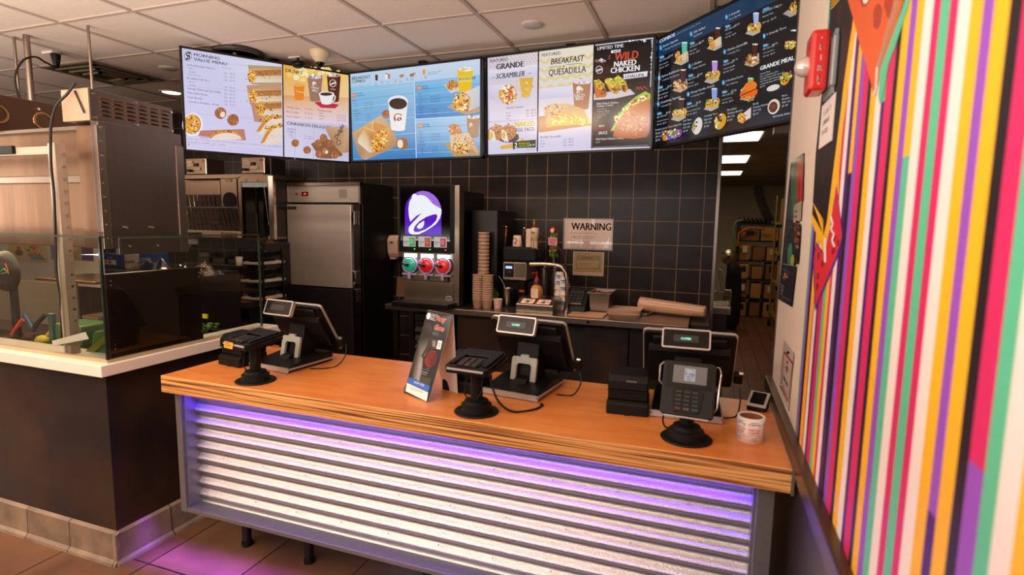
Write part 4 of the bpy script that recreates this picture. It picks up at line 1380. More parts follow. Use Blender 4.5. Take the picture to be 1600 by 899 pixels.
def make_pos():
    t = thing('register_terminal', 'x', 'cash register')
    # base
    b = MB().prism([(-.135, .004), (.135, .004), (.135, .045), (.02, .045), (-.135, .026)], -.116, .116, 'x')
    b.build('base', bk, t, bevel=.003, local=True)
    MB().prism([(-.141, .003), (-.135, .003), (-.135, .024), (-.141, .024)], -.12, .12, 'x').box(.116, .122, -.141, .13, .012, .02).box(-.122, -.116, -.141, .13, .012, .02).build('base_rim', slv, t, local=True)
    # bracket
    m = Matrix.Translation((0, -.02, .036)) @ Matrix.Rotation(math.radians(-12), 4, 'X')
    br = MB(m)
    br.prism([(-.056, 0), (-.032, 0), (-.032, .062), (-.024, .07), (.024, .07), (.032, .062), (.032, 0), (.056, 0), (.056, .09), (.05, .097), (.02, .097), (.017, .107), (-.017, .107), (-.02, .097), (-.05, .097), (-.056, .09)], -.006, .008, 'y')
    br.build('bracket', gry, t, bevel=.002, local=True)
    MB().prism([(-.06, .034), (.02, .045), (.02, .056), (-.04, .05)], -.028, .028, 'x').build('foot_tab', bk2, t, bevel=.002, local=True)
    MB().prism([(.0, .04), (.09, .04), (.12, .13), (.06, .2), (.03, .19)], -.05, .05, 'x').build('neck', bk2, t, bevel=.006, local=True)
    # display: local frame, leaning its top towards the customer
    D = Matrix.Translation((0, .135, .052)) @ Matrix.Rotation(math.radians(31), 4, 'X')
    d = MB(D)
    d.prism([(u, w + .132) for u, w in rrect(.325, .255, .014)], 0, .012, 'y')
    d.k = 1
    d.prism([(u, w + .132) for u, w in rrect(.335, .264, .018)], .012, .022, 'y')
    d.build('display', [bk, slv], t, local=True)
    e = MB(D).prism([(0, .03), (-.016, .045), (-.026, .12), (-.022, .19), (-.012, .205), (0, .21)], -.145, .145, 'x')
    e.prism([(0, .205), (-.010, .212), (-.010, .245), (0, .25)], -.13, .13, 'x')
    e.build('rear_housing', bk2, t, bevel=.004, local=True)
    # customer display
    C = Matrix.Translation((-.012, -.058, .270)) @ Matrix.Rotation(math.radians(-22), 4, 'X')
    c = MB(C)
    c.prism(rrect(.166, .072, .008), -.008, .010, 'y')
    c.k = 1
    c.prism(rrect(.154, .060, .004), -.0095, -.008, 'y')
    cdp = c.build('customer_display', [slv, glassy], t, local=True)
    MB(C).box(-.042, .042, -.0105, -.0095, -.012, .012).build('digit_strip', vfd, cdp, local=True)
    # card reader lump with chrome end and its cable
    crd = MB(D).box(.168, .2, -.004, .024, .03, .075).build('card_reader', bk2, t, bevel=.004, local=True)
    MB(D).cyl((.185, .008, .076), (.2, .008, .076), .007).build('reader_clip', chrome, crd, local=True)
    return t


def put_pos(t, x, y, rz, lab, closed):
    t.location = (x, y, CT)
    t.rotation_euler = (0, 0, rz)
    t['label'] = lab
    WM[t.name] = Matrix.Translation(Vector((x, y, CT))) @ Matrix.Rotation(rz, 4, 'Z')
    t['group'] = 'cash registers on the order counter'
    if closed:
        C = WM[t.name] @ Matrix.Translation((-.012, -.058, .270)) @ Matrix.Rotation(math.radians(-22), 4, 'X')
        vs, fs = glyphs('CLOSED', .01)
        m = MB(C)
        m.add([((p[0] - 1.9) * .0095, -.0108, p[1] * .0105 - .004) for p in vs], fs)
        cdp = [c_ for c_ in t.children if c_.name.startswith('customer_display')][0]
        WM[cdp.name] = WM[t.name]
        m.build('display_digits', cyan, cdp)


base_pos = make_pos()
p1 = dup(base_pos, (0, 0, 0)); p3 = dup(base_pos, (0, 0, 0))
put_pos(p1, -1.80, 2.02, math.radians(-6), 'leftmost black register, its small raised display dark with an orange reflection', False)
put_pos(base_pos, -.675, 2.07, math.radians(-7), 'middle black register behind the card pinpad, CLOSED on its small display', True)
put_pos(p3, -.047, 2.075, math.radians(2), 'right-hand black register by the receipt printer, CLOSED on its small display', True)


def make_pin(tilt, h, label, x, y, rz, upright):
    t = thing('card_terminal', label, 'card reader', (x, y, CT), rz, 'card pinpads on round black stands')
    R = WM[t.name]
    MB(R).lathe([(.0, 0), (.078, 0), (.080, .003), (.077, .006), (.056, .007)], n=48, smooth=False).build('base_plate', bk2, t)
    MB(R).lathe([(.056, .006), (.054, .03), (.044, .034), (.042, .044), (.030, .048), (.02, .05)], n=48, smooth=False).build('hub', bk2, t)
    MB(R).cyl((0, 0, .045), (0, 0, h - .012), .0215).cyl((0, 0, h - .03), (0, 0, h), .028, .034).build('pole', bk2, t)
    P_ = R @ Matrix.Translation((0, -.004, h + .008)) @ Matrix.Rotation(math.radians(tilt), 4, 'X')
    if upright:
        P_ = R @ Matrix.Translation((0, -.022, .166)) @ Matrix.Rotation(math.radians(tilt), 4, 'X') @ Matrix.Scale(.95, 4)
    # local pad frame: x right, y up along the face, z out of the face
    b = MB(P_)
    b.prism(rrect(.165, .178 if upright else .168, .014), -.026 if upright else -.014, .012, 'z')
    b.build('pinpad_body', bk, t, bevel=.003)
    f = MB(P_)
    f.prism([(u, w + .042) for u, w in rrect(.148, .082, .004)], .012, .0135, 'z')
    scr = f.build('screen', glassy, t)
    f = MB(P_).prism([(-.04, -.078), (.04, -.078), (.05, -.01), (.03, .0), (-.03, .0), (-.05, -.01)], .012, .016, 'z')
    kpl = f.build('keypad_plate', bk2, t, bevel=.001)
    km = mat('key_grey', '#1d1c1c', .5)
    for j in range(5):
        for i in range(3):
            k = MB(P_).cbox((-.026 + i * .026, -.012 - j * .0135, .0175), (.019, .009, .004))
            kk = km
            if j == 4:
                kk = (mat('key_red', '#4a1812', .5), mat('key_yellow', '#4a4018', .5), mat('key_green', '#16381f', .5))[i]
            k.build('key', kk, kpl, bevel=.001, seg=1)
    AA = Art(P_ @ Vector((-.05, .075, .0135)), P_.to_3x3() @ Vector((1, 0, 0)), P_.to_3x3() @ Vector((0, -1, 0)), .1, .055, off=.0004)
    if upright:
        AA.full('#8f857c')
        AA.rect(.034, .008, .066, .047, '#e6e2ea')
        bell_logo(AA, .037, .010, .026, .020, '#9a92a0', '#c8c0cc', '#f4f2f6')
        AA.text(.05, .037, .008, 'TACO', '#8a8290', .02, align='c'); AA.text(.05, .0445, .008, 'BELL', '#8a8290', .02, align='c')
        AA.build('logo_window', vcol_mat('lit_lcd', emit=.42, rough=.1), scr)
    rim = MB(P_)
    rim.box(-.07, .07, -.094 if upright else -.090, -.086 if upright else -.082, .0, .007)
    rim.build('chrome_lip', slv, t, bevel=.002)
    for s in (-1, 1):
        if upright:
            w = MB(P_).tube([(s * .082, -.062, -.002), (s * .092, -.05, .006), (s * .094, .01, .008), (s * .097, .06, .004), (s * .092, .082, -.008), (s * .084, .085, -.016)] if s > 0 else [(s * .084, .01, -.02), (s * .094, .02, -.004), (s * .095, .07, 0), (s * .085, .085, -.012)], .0028, 6)
            w.build('wire_guard', chrome if s > 0 else slv, t)
        else:
            w = MB(P_).prism([(s * .083, -.04), (s * .091, -.02), (s * .093, .07), (s * .083, .08)], -.012, .002, 'z')
            w.build('side_arm', bk, t, bevel=.002)
    if not upright:
        MB(P_).prism([(-.012, .03), (.004, .03), (.02, .086), (-.012, .092)], -.07, .07, 'x').build('privacy_hood', bk2, t) if False else MB(P_).prism([(-.074, -.06), (-.052, -.06), (-.042, .02), (.042, .02), (.052, -.06), (.074, -.06), (.076, .080), (-.076, .080)], .012, .020, 'z').build('privacy_hood', bk, t, bevel=.004)
        MB(R).tube([(-.026, -.02, h - .01), (-.03, -.03, h * .5), (-.028, -.035, .07), (-.018, -.03, .05)], .0025, 6).tube([(.028, -.01, h - .01), (.031, -.02, h * .5), (.027, -.028, .075), (.015, -.03, .05)], .002, 6).build('cord', bk2, t)
    return t


k1 = make_pin(8, .168, 'leftmost card pinpad on a round black stand with an orange tag', -1.745, 1.738, math.radians(-12), False)
k2 = make_pin(8, .172, 'middle card pinpad lying flat on a round black stand', -.747, 1.742, math.radians(-4), False)
k3 = make_pin(66, .115, 'right-hand card pinpad tilted upright with a lit logo screen', -.034, 1.765, math.radians(-3), True)
# orange tag hanging on the left pinpad
M1 = WM[k1.name]
A = Art(M1 @ Vector((-.052, -.095, .178)), M1.to_3x3() @ Vector((1, 0, 0)), M1.to_3x3() @ Vector((-.12, -.1, -1)), .058, .026, off=.0004)
A.full('#e8a01e'); A.text(.010, .009, .0085, 'SWIPE', '#3a2408', .03, wide=1.1); A.text(.006, .019, .0085, 'HERE', '#3a2408', .03, wide=1.2)
A.poly([(.034, .010), (.044, .014), (.034, .02)], '#3a2408')
A.build('orange_tag', prt, k1, back=.0008)
MB(M1).poly([(.075, .02, .15), (.115, .01, .165), (.12, .03, .16), (.09, .05, .14)]).build('paper_slip', mat('receipt_paper', '#caa58c', .7), k1)


def make_printer(label, x, y, rz):
    t = thing('receipt_printer', label, 'receipt printer', (x, y, CT), rz, 'receipt printers on the counter')
    R = WM[t.name]
    pb_ = MB(R).prism([(-.07, .0), (.08, .0), (.08, .048), (-.058, .048), (-.07, .04)], -.073, .073, 'x').build('base', bk2, t, bevel=.004)
    MB(R).box(-.01, .01, -.0715, -.069, .0, .014).build('slot', mat('slot_black', '#020202', .8), pb_)
    MB(R).prism([(-.052, .048), (.08, .048), (.08, .138), (.05, .146), (-.04, .140), (-.06, .118), (-.062, .09), (-.052, .082)], -.07, .07, 'x').build('cover', bk, t, bevel=.005)
    pcv = [c_ for c_ in t.children if c_.name.startswith('cover')][0]
    MB(R).box(-.071, .071, -.061, .03, .083, .086).build('seam', mat('slot_black', '#020202', .8), t)
    AA = Art(R @ Vector((-.005, -.0612, .128)), R.to_3x3() @ Vector((1, 0, 0)), R.to_3x3() @ Vector((0, .28, -1)) * -1 * -1, .05, .014, off=.0018)
    AA.text(.0, .010, .0115, 'EPSON', '#b8b4b0', .02)
    AA.build('maker_mark', prt, pcv)
    return t


make_printer('right-hand black receipt printer beside the upright card pinpad', -.245, 1.975, math.radians(4))
make_printer('receipt printer behind the middle flat pinpad', -.895, 1.985, math.radians(-10))
make_printer('receipt printer at the left counter end below the white ledge', -2.02, 1.935, math.radians(-8))

# folded table sign
t = thing('counter_sign', 'folded black counter sign reading Away Game with a blue band', 'sign', (-1.0, 1.80, CT))
tl = Vector((-1.046, 1.935, H - .352)); ya, ti = -.444, -.348
U = Vector((math.cos(ya), math.sin(ya), 0)); Nn = Vector((math.sin(ya), -math.cos(ya), 0)); V = Vector((0, 0, -1)) * math.cos(ti) - Nn * math.sin(ti)
A = Art(tl, U, V, .16, .338, [(262, 12), (493, 84), (272, 858), (60, 745)], off=.0006, eps=4e-5)
A.poly([(262, 12), (493, 84), (272, 858), (60, 745)], ['#14161a', '#1c2024', '#0d0d0e', '#1a1a1c'])
A.poly([(330, 80), (485, 90), (430, 300), (300, 260)], ['#20262a', '#5a666c', '#181c20', '#3c4448'])
A.poly([(250, 130), (290, 140), (300, 190), (280, 260), (330, 250), (255, 420), (215, 455), (222, 520), (195, 660), (125, 620), (150, 420), (190, 290), (215, 180)], ['#20201f', '#3a3a3a', '#4a4844', '#161616', '#5a5450', '#2c2a28', '#8c8a88', '#4a4c50', '#a8a6a4', '#2a2a2c', '#383634', '#161514', '#0e0e0e'])
A.poly([(215, 440), (222, 470), (200, 650), (170, 640), (185, 500)], '#8f8f94')
A.poly([(315, 255), (325, 262), (222, 448), (204, 440)], '#2c1814'); A.pline([(170, 300), (240, 275), (320, 262)], 12, '#1e1614')
A.ell(272, 70, 20, 32, '#e8ecf4', 12); A.poly([(268, 100), (288, 92), (284, 106), (262, 110)], '#3a6ac8')
A.text(293, 76, 38, 'TACO', '#f0f0f2', .02, wide=.9); A.text(287, 108, 38, 'BELL', '#f0f0f2', .02, wide=.9)
A.text(338, 118, 62, 'Away', '#f4dedd', .06, .35, wide=.92); A.text(338, 118, 62, 'Away', '#cf2f34', .02, .35, wide=.92)
A.text(318, 198, 62, 'Game', '#f4dedd', .06, .35, wide=.92); A.text(318, 198, 62, 'Game', '#cf2f34', .02, .35, wide=.92)
A.text(308, 246, 34, 'WEEK', '#7a8490', .02, wide=.95)
A.poly([(308, 290), (352, 300), (338, 385), (296, 372)], '#3a3836'); A.lines(304, 312, 18, 15, ('LOCAL', 'HOME', 'TEAM', 'ODDS'), '#d8d4cc', wide=.95)
A.poly([(360, 308), (398, 318), (380, 396), (342, 384)], '#eceaf0'); A.text(356, 345, 20, 'PRIZE', '#c23434', .02, wide=.8); A.text(356, 366, 18, 'WIN', '#3a5ab8', .02, wide=.9)
for i, (a, w_, tx) in enumerate(((286, 60, 'WATCH THE'), (270, 82, 'GAME FOR FREE'), (262, 95, 'WITH A TEAM'), (250, 110, 'OF YOUR FRIENDS'), (243, 110, 'AND ENTER TO WIN'), (240, 105, 'TICKETS EVERY'), (240, 100, 'WEEK OF THE'), (248, 80, 'SEASON TO'), (262, 50, 'WIN IT'))):
    A.poly([(a, 388 + i * 17), (a + w_, 400 + i * 17 + w_ * .1), (a + w_ - 3, 414 + i * 17 + w_ * .1), (a - 3, 402 + i * 17)], '#5c1416')
    A.text(a, 402 + i * 17, 15, tx, '#e0393c', .01, wide=.82, res=1)
A.text(262, 556, 12, 'Go to', '#e8e8e8', res=1); A.text(222, 556, 15, 'www.tacobell.com', '#48b8d0', .01, wide=.8, res=1); A.text(216, 578, 14, 'for rules and entry', '#e8e8e8', .01, wide=.8, res=1); A.text(214, 598, 14, 'before it is over', '#e8e8e8', .01, wide=.8, res=1)
A.poly([(205, 610), (305, 655), (290, 710), (195, 665)], '#3a3a24')
A.poly([(104, 612), (292, 715), (275, 770), (88, 660)], '#2a66c8'); A.text(148, 672, 30, 'NOW 2 GIVE', '#e8f0fa', .02, wide=.85)
A.poly([(88, 662), (275, 772), (262, 848), (80, 735)], '#efe8e4'); A.text(118, 716, 27, 'Home Eats Are Fun', '#4a4644', wide=.85)
A.poly([(62, 700), (85, 665), (78, 735), (60, 748)], '#5a5458')
A.build('printed_front', vcol_mat('printed_card', rough=.5), t, back=.0012)
bl = tl + V * .338
m = MB().poly([tl - Nn * .003, tl + U * .16 - Nn * .003, bl + U * .15 - Nn * .15 + Vector((0, 0, 0)), bl + U * .05 - Nn * .15])
for i in (2, 3):
    m.v[i].z = CT + .001
m.build('rear_strut', mat('white_card', '#dccfc4', .6, var=.03), t, solid=.0012)

# sticker roll
t = thing('sticker_roll', 'white roll of stickers printed TAKE OUT CANCER near the counter end', 'sticker roll', (.157, 1.835, CT))
rl = mat('sticker_paper', '#f0e6e0', .5, var=.02)
MB().lathe([(.035, 0), (.041, 0), (.041, .078), (.035, .078), (.035, 0)], (.157, 1.835, CT), 40, caps=False).build('roll', rl, t)
MB().lathe([(.0335, .001), (.0348, .001), (.0348, .076), (.0335, .076), (.0335, .001)], (.157, 1.835, CT), 40, caps=False).build('cardboard_core', mat('brown_card', '#7a4c30', .8), t)


def curved(A_, cx, cy, r, a0):
    vs = []
    for p in A_.v:
        u, z = p.x, p.z
        a = a0 + u / r
        vs.append(Vector((cx + (r + A_.d0 + p.y * -1) * math.cos(a), cy + (r + A_.d0 - p.y) * math.sin(a), z)))
    A_.v = vs


A = Art((0, 0, 0), (1, 0, 0), (0, 0, -1), .2, .078, off=.0, eps=2e-5)
for cx in (.012, .058, .104, .150):
    A.text(cx, .014, .0066, 'SUPPORT', '#3a5a9c', .02, align='c', wide=.95); A.text(cx, .0205, .0066, 'THE JIMMY FUND', '#3a5a9c', .02, align='c', wide=.8)
    A.pline([(cx - .02, .022), (cx - .01, .027), (cx, .0285), (cx + .01, .027), (cx + .02, .022)], .0012, '#8890a4')
    A.text(cx, .037, .0085, 'TAKE OUT', '#c8283a', .03, align='c', wide=.9); A.text(cx, .046, .0085, 'CANCER', '#c8283a', .03, align='c', wide=.9)
    A.pline([(cx - .02, .056), (cx - .01, .051), (cx, .0495), (cx + .01, .051), (cx + .02, .056)], .0012, '#8890a4')
    A.text(cx, .062, .0045, 'Taco Bell', '#6a6470', .02, align='c'); A.text(cx, .069, .0045, 'Foundation', '#6a6470', .02, align='c')
A.d0 = .0004
vs = []
for p in A.v:
    a = math.radians(-160) + p.x / .041
    r_ = .0414 - p.y
    vs.append(Vector((.157 + r_ * math.cos(a), 1.835 + r_ * math.sin(a), CT + .078 + p.z)))
A.v = vs
A.build('printing', prt, [c_ for c_ in t.children if c_.name.startswith('roll')][0])

# small wedge reader at the back right corner
t = thing('wedge_reader', 'small black and silver wedge-shaped reader at the back right counter corner', 'reader', (.205, 2.165, CT), math.radians(-16))
R = WM[t.name]
MB(R).prism([(-.035, 0), (.035, 0), (.035, .052), (-.035, .02)], -.032, .032, 'x').build('body', bk, t, bevel=.003)
MB(R).prism([(-.039, .017), (.037, .051), (.037, .057), (-.039, .024)], -.034, .034, 'x').build('face_frame', slv, t, bevel=.002)
MB(R).prism([(-.031, .0265), (.029, .0533), (.029, .055), (-.031, .0285)], -.024, .024, 'x').build('glass_face', glassy, t)


def cable(pts, r, label, n=24):
    """smooth run through the points"""
    P_ = [Vector(p) for p in pts]
    out = []
    for i in range(len(P_) - 1):
        a, b, c, d = P_[max(i - 1, 0)], P_[i], P_[i + 1], P_[min(i + 2, len(P_) - 1)]
        for k in range(6):
            s_ = k / 6
            out.append(.5 * ((2 * b) + (c - a) * s_ + (2 * a - 5 * b + 4 * c - d) * s_ * s_ + (3 * b - a - 3 * c + d) * s_ ** 3))
    out.append(P_[-1])
    o_ = MB().tube(out, r, 7).build('power_cable', mat('cable_black', '#0c0b0b', .5))
    return tag(o_, label, 'cable', 'black cables')


zc = CT + .004
cable([(-1.585, 2.13, CT + .09), (-1.575, 2.11, CT + .04), (-1.58, 2.05, zc), (-1.61, 1.99, zc), (-1.66, 1.97, zc)], .0028, 'thin black cable looping off the leftmost register')
cable([(-.46, 2.12, CT + .08), (-.45, 2.1, CT + .04), (-.47, 2.05, zc), (-.53, 2.03, zc)], .0028, 'thin black cable looping off the middle register')
cable([(.135, 2.13, CT + .08), (.14, 2.11, CT + .04), (.125, 2.04, zc), (.08, 2.0, zc)], .0028, 'thin black cable looping off the right-hand register')
cable([(-.715, 1.76, CT + .165), (-.69, 1.745, CT + .10), (-.66, 1.74, CT + .045), (-.62, 1.775, zc + .002), (-.56, 1.83, zc), (-.545, 1.885, zc), (-.555, 1.90, zc)], .0042, 'thick black cable curving from the middle pinpad to the register')
cable([(-.095, 1.80, CT + .1), (-.11, 1.81, CT + .04), (-.10, 1.83, zc), (-.07, 1.85, zc), (-.05, 1.87, zc)], .0028, 'black cable hanging behind the upright pinpad')
# ================================================================ back bench and what stands on it
ss = mat('stainless', '#a2968a', .28, metal=1., var=.10, scale=5, streak=(1, 1, 40))
ssd = mat('stainless_dark', '#5a524d', .33, metal=1., var=.12, scale=5, streak=(1, 1, 30))
BZ = H - .67
YF = 3.82
bench = thing('back_bench', 'stainless topped work bench along the dark tiled wall', 'work bench', (-1.2, 4.2, 0))
MB().box(-2.46, -.098, YF, YB - .06, BZ - .045, BZ).build('worktop', ss, bench, bevel=.004)
for x0, x1 in ((-1.86, -1.02), (-.83, -.50), (-.50, -.2)):
    MB().box(x0 + .004, x1 - .004, YF + .10, YF + .13, .12, BZ - .045).build('front_panel', lam, bench, bevel=.002)
MB().box(-1.86, -.2, YF + .16, YB - .1, .10, BZ - .05).build('carcass', mat('carcass_black', '#15120f', .7), bench)
for x in (-2.40, -2.25, -.14):
    MB().box(x - .02, x + .02, YF + .06, YF + .10, 0, BZ - .045).build('leg', ssd, bench)
for x in (-2.02, -.78, -.16):
    MB().cyl((x, YF - .004, BZ - .022), (x, YF + .001, BZ - .022), .011).build('bolt', chrome, bench)
o = MB().box(-.09, .034, 3.97, YB - .03, .0, BZ - .012).build('end_cabinet', lam, bevel=.004)
tag(o, 'dark low cabinet at the right end of the steel bench', 'cabinet')
o = MB().box(-2.30, -2.19, 4.0, 4.1, .05, .80).build('pale_support_panel', mat('pale_panel', '#9b8672', .5), bevel=.003)
tag(o, 'pale beige upright panel under the left end of the bench', 'panel')

# under-counter chiller with louvres below the slush machine
t = thing('undercounter_unit', 'black louvred under-counter unit below the slush machine', 'chiller', (-2.09, 4.0, 0))
MB().box(-2.17, -1.90, 3.80, 4.4, .1, BZ - .06).build('body', bk2, t, bevel=.004)
for k in range(9):
    MB().prism([(3.795, .20 + k * .068), (3.77, .17 + k * .068), (3.772, .165 + k * .068), (3.80, .185 + k * .068)], -2.155, -1.915, 'x').build('louvre', mat('louvre_brown', '#2a211d', .45), t)
MB().box(-2.165, -1.94, 3.788, 3.80, BZ - .105, BZ - .07).build('badge_strip', ssd, t)
MB().box(-2.19, -2.165, 3.80, 3.83, .3, .62).build('bracket', ssd, t)

# fridge
t = thing('reach_in_fridge', 'tall stainless reach-in fridge with a lit red readout on its header', 'fridge', (-3.24, 4.3, 0))
fx0, fx1, fy = -3.645, -2.875, 4.10
FZ = H + .331
fs = mat('fridge_steel', '#dcd2c8', .42, metal=.7, var=.16, scale=2.4, streak=(.4, 1, 8))
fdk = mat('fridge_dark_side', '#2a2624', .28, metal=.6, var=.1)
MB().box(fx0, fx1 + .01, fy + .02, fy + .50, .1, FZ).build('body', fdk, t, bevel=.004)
MB().box(fx0 - .005, fx1, fy - .01, fy + .02, FZ - .175, FZ - .03).build('header', fs, t, bevel=.003)
MB().box(fx0 - .015, fx1 + .01, fy - .02, fy + .02, FZ - .03, FZ).box(fx0 - .015, fx0, fy - .02, fy + .02, FZ - .19, FZ).box(fx1 - .004, fx1 + .010, fy - .02, fy + .02, FZ - .19, FZ).build('header_frame', ss, t, bevel=.002)
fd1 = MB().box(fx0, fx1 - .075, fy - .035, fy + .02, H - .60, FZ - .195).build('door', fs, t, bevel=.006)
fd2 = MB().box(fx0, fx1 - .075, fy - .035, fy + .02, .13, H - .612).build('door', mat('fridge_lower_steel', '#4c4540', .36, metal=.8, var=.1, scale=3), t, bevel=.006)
MB().box(fx1 - .065, fx1, fy - .01, fy + .02, .13, FZ - .195).build('side_stile', ssd, t)
for z in (H + .02, H - .50, H - .66):
    MB().box(fx1 - .055, fx1 - .025, fy - .055, fy - .012, z - .06, z + .06).build('hinge', chrome, fd2 if z < H - .6 else fd1, bevel=.005)
rdo = MB().box(fx0 + .155, fx0 + .225, fy - .013, fy - .009, FZ - .118, FZ - .082).build('readout', bk, t)
MB().box(fx0 + .178, fx0 + .206, fy - .015, fy - .012, FZ - .108, FZ - .092).build('readout_digits', mat('red_led', '#d02010', .4, emit='#ff3018', es=1.4), rdo)
MB().cyl((fx0 + .10, fy - .016, FZ - .10), (fx0 + .10, fy - .008, FZ - .10), .011).build('switch', mat('switch_red', '#b83020', .3), t)
A = Art((fx0 + .012, fy - .036, FZ - .215), (1, 0, 0), (0, 0, -1), .10, .024, off=.0004)
A.full('#14100f'); A.text(.008, .017, .016, 'TRAULSEN', '#b8b0a8', .02, wide=.9); A.build('maker_badge', prt, fd1)
MB().box(fx0 + .56, fx0 + .64, fy - .0125, fy - .009, FZ - .135, FZ - .06).build('label_plate', mat('pale_plate', '#a29a90', .4, metal=.4), t)
for k in range(4):
    MB().cyl((fx1 + .008, fy + .06 + .02 * k, FZ - .12 - .03 * (k % 2)), (fx1 + .014, fy + .06 + .02 * k, FZ - .12 - .03 * (k % 2)), .009).build('vent_boss', bk, t)

# slush machine
t = thing('slush_machine', 'slush drink machine with a lit purple bell sign and three lit bowls', 'slush machine', (-2.1, 4.1, BZ))
sx0, sx1, sy = -2.362, -1.868, 3.88
MB().box(sx0, sx1, sy, sy + .10, H - .245, H + .293).build('sign_housing', bk, t, bevel=.006)
A = Art((sx0 + .02, sy - .001, H + .28), (1, 0, 0), (0, 0, -1), sx1 - sx0 - .055, .43, off=.0004)
A.full('#050506')
A.build('sign_glass', vcol_mat('sign_gloss', rough=.1, coat=.3), t)
A = Art((sx0 + .05, sy - .0025, H + .245), (1, 0, 0), (0, 0, -1), .345, .355, off=.0004)
bell_logo(A, .012, .005, .325, .345, '#5a18c0', '#a06ae0', '#f2f4ff')
A.build('lit_bell_sign', vcol_mat('sign_glow', emit=1.0, rough=.2), t)
for k, (c1, c2) in enumerate((('#5cb870', '#8fd89c'), ('#c84a3c', '#e07a5c'), ('#d04858', '#e8808c'))):
    x = sx0 + .045 + k * .138
    A = Art((x, sy - .002, H - .118), (1, 0, 0), (0, 0, -1), .112, .082, off=.0004)
    A.full('#e4dcd8'); A.rect(.055, .01, .105, .078, c1); A.rect(.06, .02, .09, .06, c2); A.lines(.006, .05, .017, .016, ('FREEZE', '12 oz'), '#4a4440', bold=.02, wide=.8)
    A.build('flavour_card', vcol_mat('card_glow', emit=.62, rough=.3), t)
    MB().box(x + .098, x + .106, sy - .004, sy, H - .222, H - .216).build('indicator', mat('led_green' if k < 2 else 'led_red', '#30c040', .4, emit='#40ff60' if k < 2 else '#ff2030', es=3), t)
MB().box(sx0 + .04, sx1 - .0, sy + .02, sy + .60, H - .655, H + .25).build('cabinet', ssd, t, bevel=.004)
MB().box(sx0 + .04, sx1 - .055, sy - .005, sy + .02, H - .47, H - .245).build('bowl_panel', ss, t, bevel=.002)
MB().box(sx0 + .05, sx1 - .005, sy + .0, sy + .02, H - .635, H - .475).build('splash_panel', ss, t, bevel=.002)
MB().box(sx1 - .04, sx1 + .04, sy + .01, sy + .1, H - .66, H + .285).build('side_column', ss, t, bevel=.003)
lm = mat('bowl_light', '#e8ecff', .4, emit='#dfe6ff', es=2.4)
for k, c in enumerate(('#2ea488', '#c81c24', '#d02c34')):
    x = sx0 + .115 + k * .148
    MB().box(x - .055, x + .055, sy - .012, sy - .006, H - .285, H - .256).build('bowl_lamp', lm, t)
    bw = MB(Matrix.Translation((x, sy - .008, H - .345)) @ Matrix.Rotation(PI / 2, 4, 'X'))
    bw.lathe([(.058, 0), (.058, .02), (.05, .034), (.03, .042), (.004, .045)], n=28)
    bwf = bw.build('bowl_face', mat('slush_%d' % k, c, .22, var=.1, scale=40, emit=c, es=.28, coat=.6), t)
    rg = MB(Matrix.Translation((x, sy - .008, H - .345)) @ Matrix.Rotation(PI / 2, 4, 'X'))
    rg.lathe([(.060, 0), (.068, 0), (.068, .02), (.060, .024), (.060, 0)], n=28, caps=False)
    rg.build('clear_ring', mat('clear_violet_plastic', '#b8b0d8', .15, coat=.6), t)
    MB().cyl((x, sy - .05, H - .345), (x, sy - .075, H - .345), .011).cyl((x, sy - .068, H - .345), (x - .04, sy - .078, H - .332), .008).build('tap_lever', bk, bwf)
    MB().cyl((x + .0, sy - .03, H - .40), (x, sy - .03, H - .455), .016, .012).build('spout', mat('clear_violet_plastic', '#b8b0d8', .15, coat=.6), bwf)
    MB().box(x - .066, x + .066, sy - .03, sy - .008, H - .425, H - .412).build('bowl_rail', mat('clear_violet_plastic', '#b8b0d8', .15, coat=.6), t)
    l = bpy.data.lights.new('bowl_light', 'AREA'); l.shape = 'RECTANGLE'; l.size = .1; l.size_y = .02; l.energy = .25; l.color = (.8, .85, 1)
    lo = bpy.data.objects.new('bowl_light', l); COL.objects.link(lo); lo.location = (x, sy - .02, H - .262); lo.rotation_euler = (math.radians(-25), 0, 0)
MB().box(sx0 + .02, sx1 + .02, sy - .15, sy + .03, H - .668, H - .628).build('drip_tray', bk, t, bevel=.008)
A = Art((sx1 - .07, sy - .0015, H - .58), (1, 0, 0), (0, 0, -1), .056, .036, off=.0004)
A.ell(.028, .018, .027, .017, '#d4ccc6'); A.ell(.028, .018, .023, .013, '#5a544e'); A.text(.028, .023, .014, 'FBD', '#f0ece8', .03, align='c'); A.build('oval_badge', prt, t)
# its compressor cabinet
t = thing('drink_machine_cabinet', 'black vented drink machine cabinet to the right of the slush machine', 'drink machine', (-1.68, 4.3, BZ))
MB().box(-1.825, -1.60, 4.12, 4.55, BZ, H + .10).build('body', mat('satin_black_panel', '#141110', .3, var=.2), t, bevel=.006)
for k in range(8):
    MB().box(-1.80, -1.63, 4.112, 4.12, H - .10 - k * .018, H - .092 - k * .018).build('vent_slot', bk2, t)

# soap dispenser on the wall
t = thing('soap_dispenser', 'white wall soap dispenser left of the slush machine', 'dispenser', (-2.62, 4.3, H - .30))
p = at(613, 385, Y=4.5)
MB().prism([(4.60, p.z - .11), (4.52, p.z - .105), (4.50, p.z - .07), (4.49, p.z + .06), (4.52, p.z + .10), (4.60, p.z + .105)], p.x - .055, p.x + .055, 'x').build('cover', mat('dispenser_white', '#d8b49c', .35, var=.03), t, bevel=.012)
MB().box(p.x - .018, p.x + .014, 4.485, 4.495, p.z + .03, p.z + .042).build('window', bk, t)
MB().box(p.x - .03, p.x + .03, 4.50, 4.56, p.z - .122, p.z - .108).build('push_bar', mat('dispenser_white', '#d8b49c', .35), t, bevel=.003)

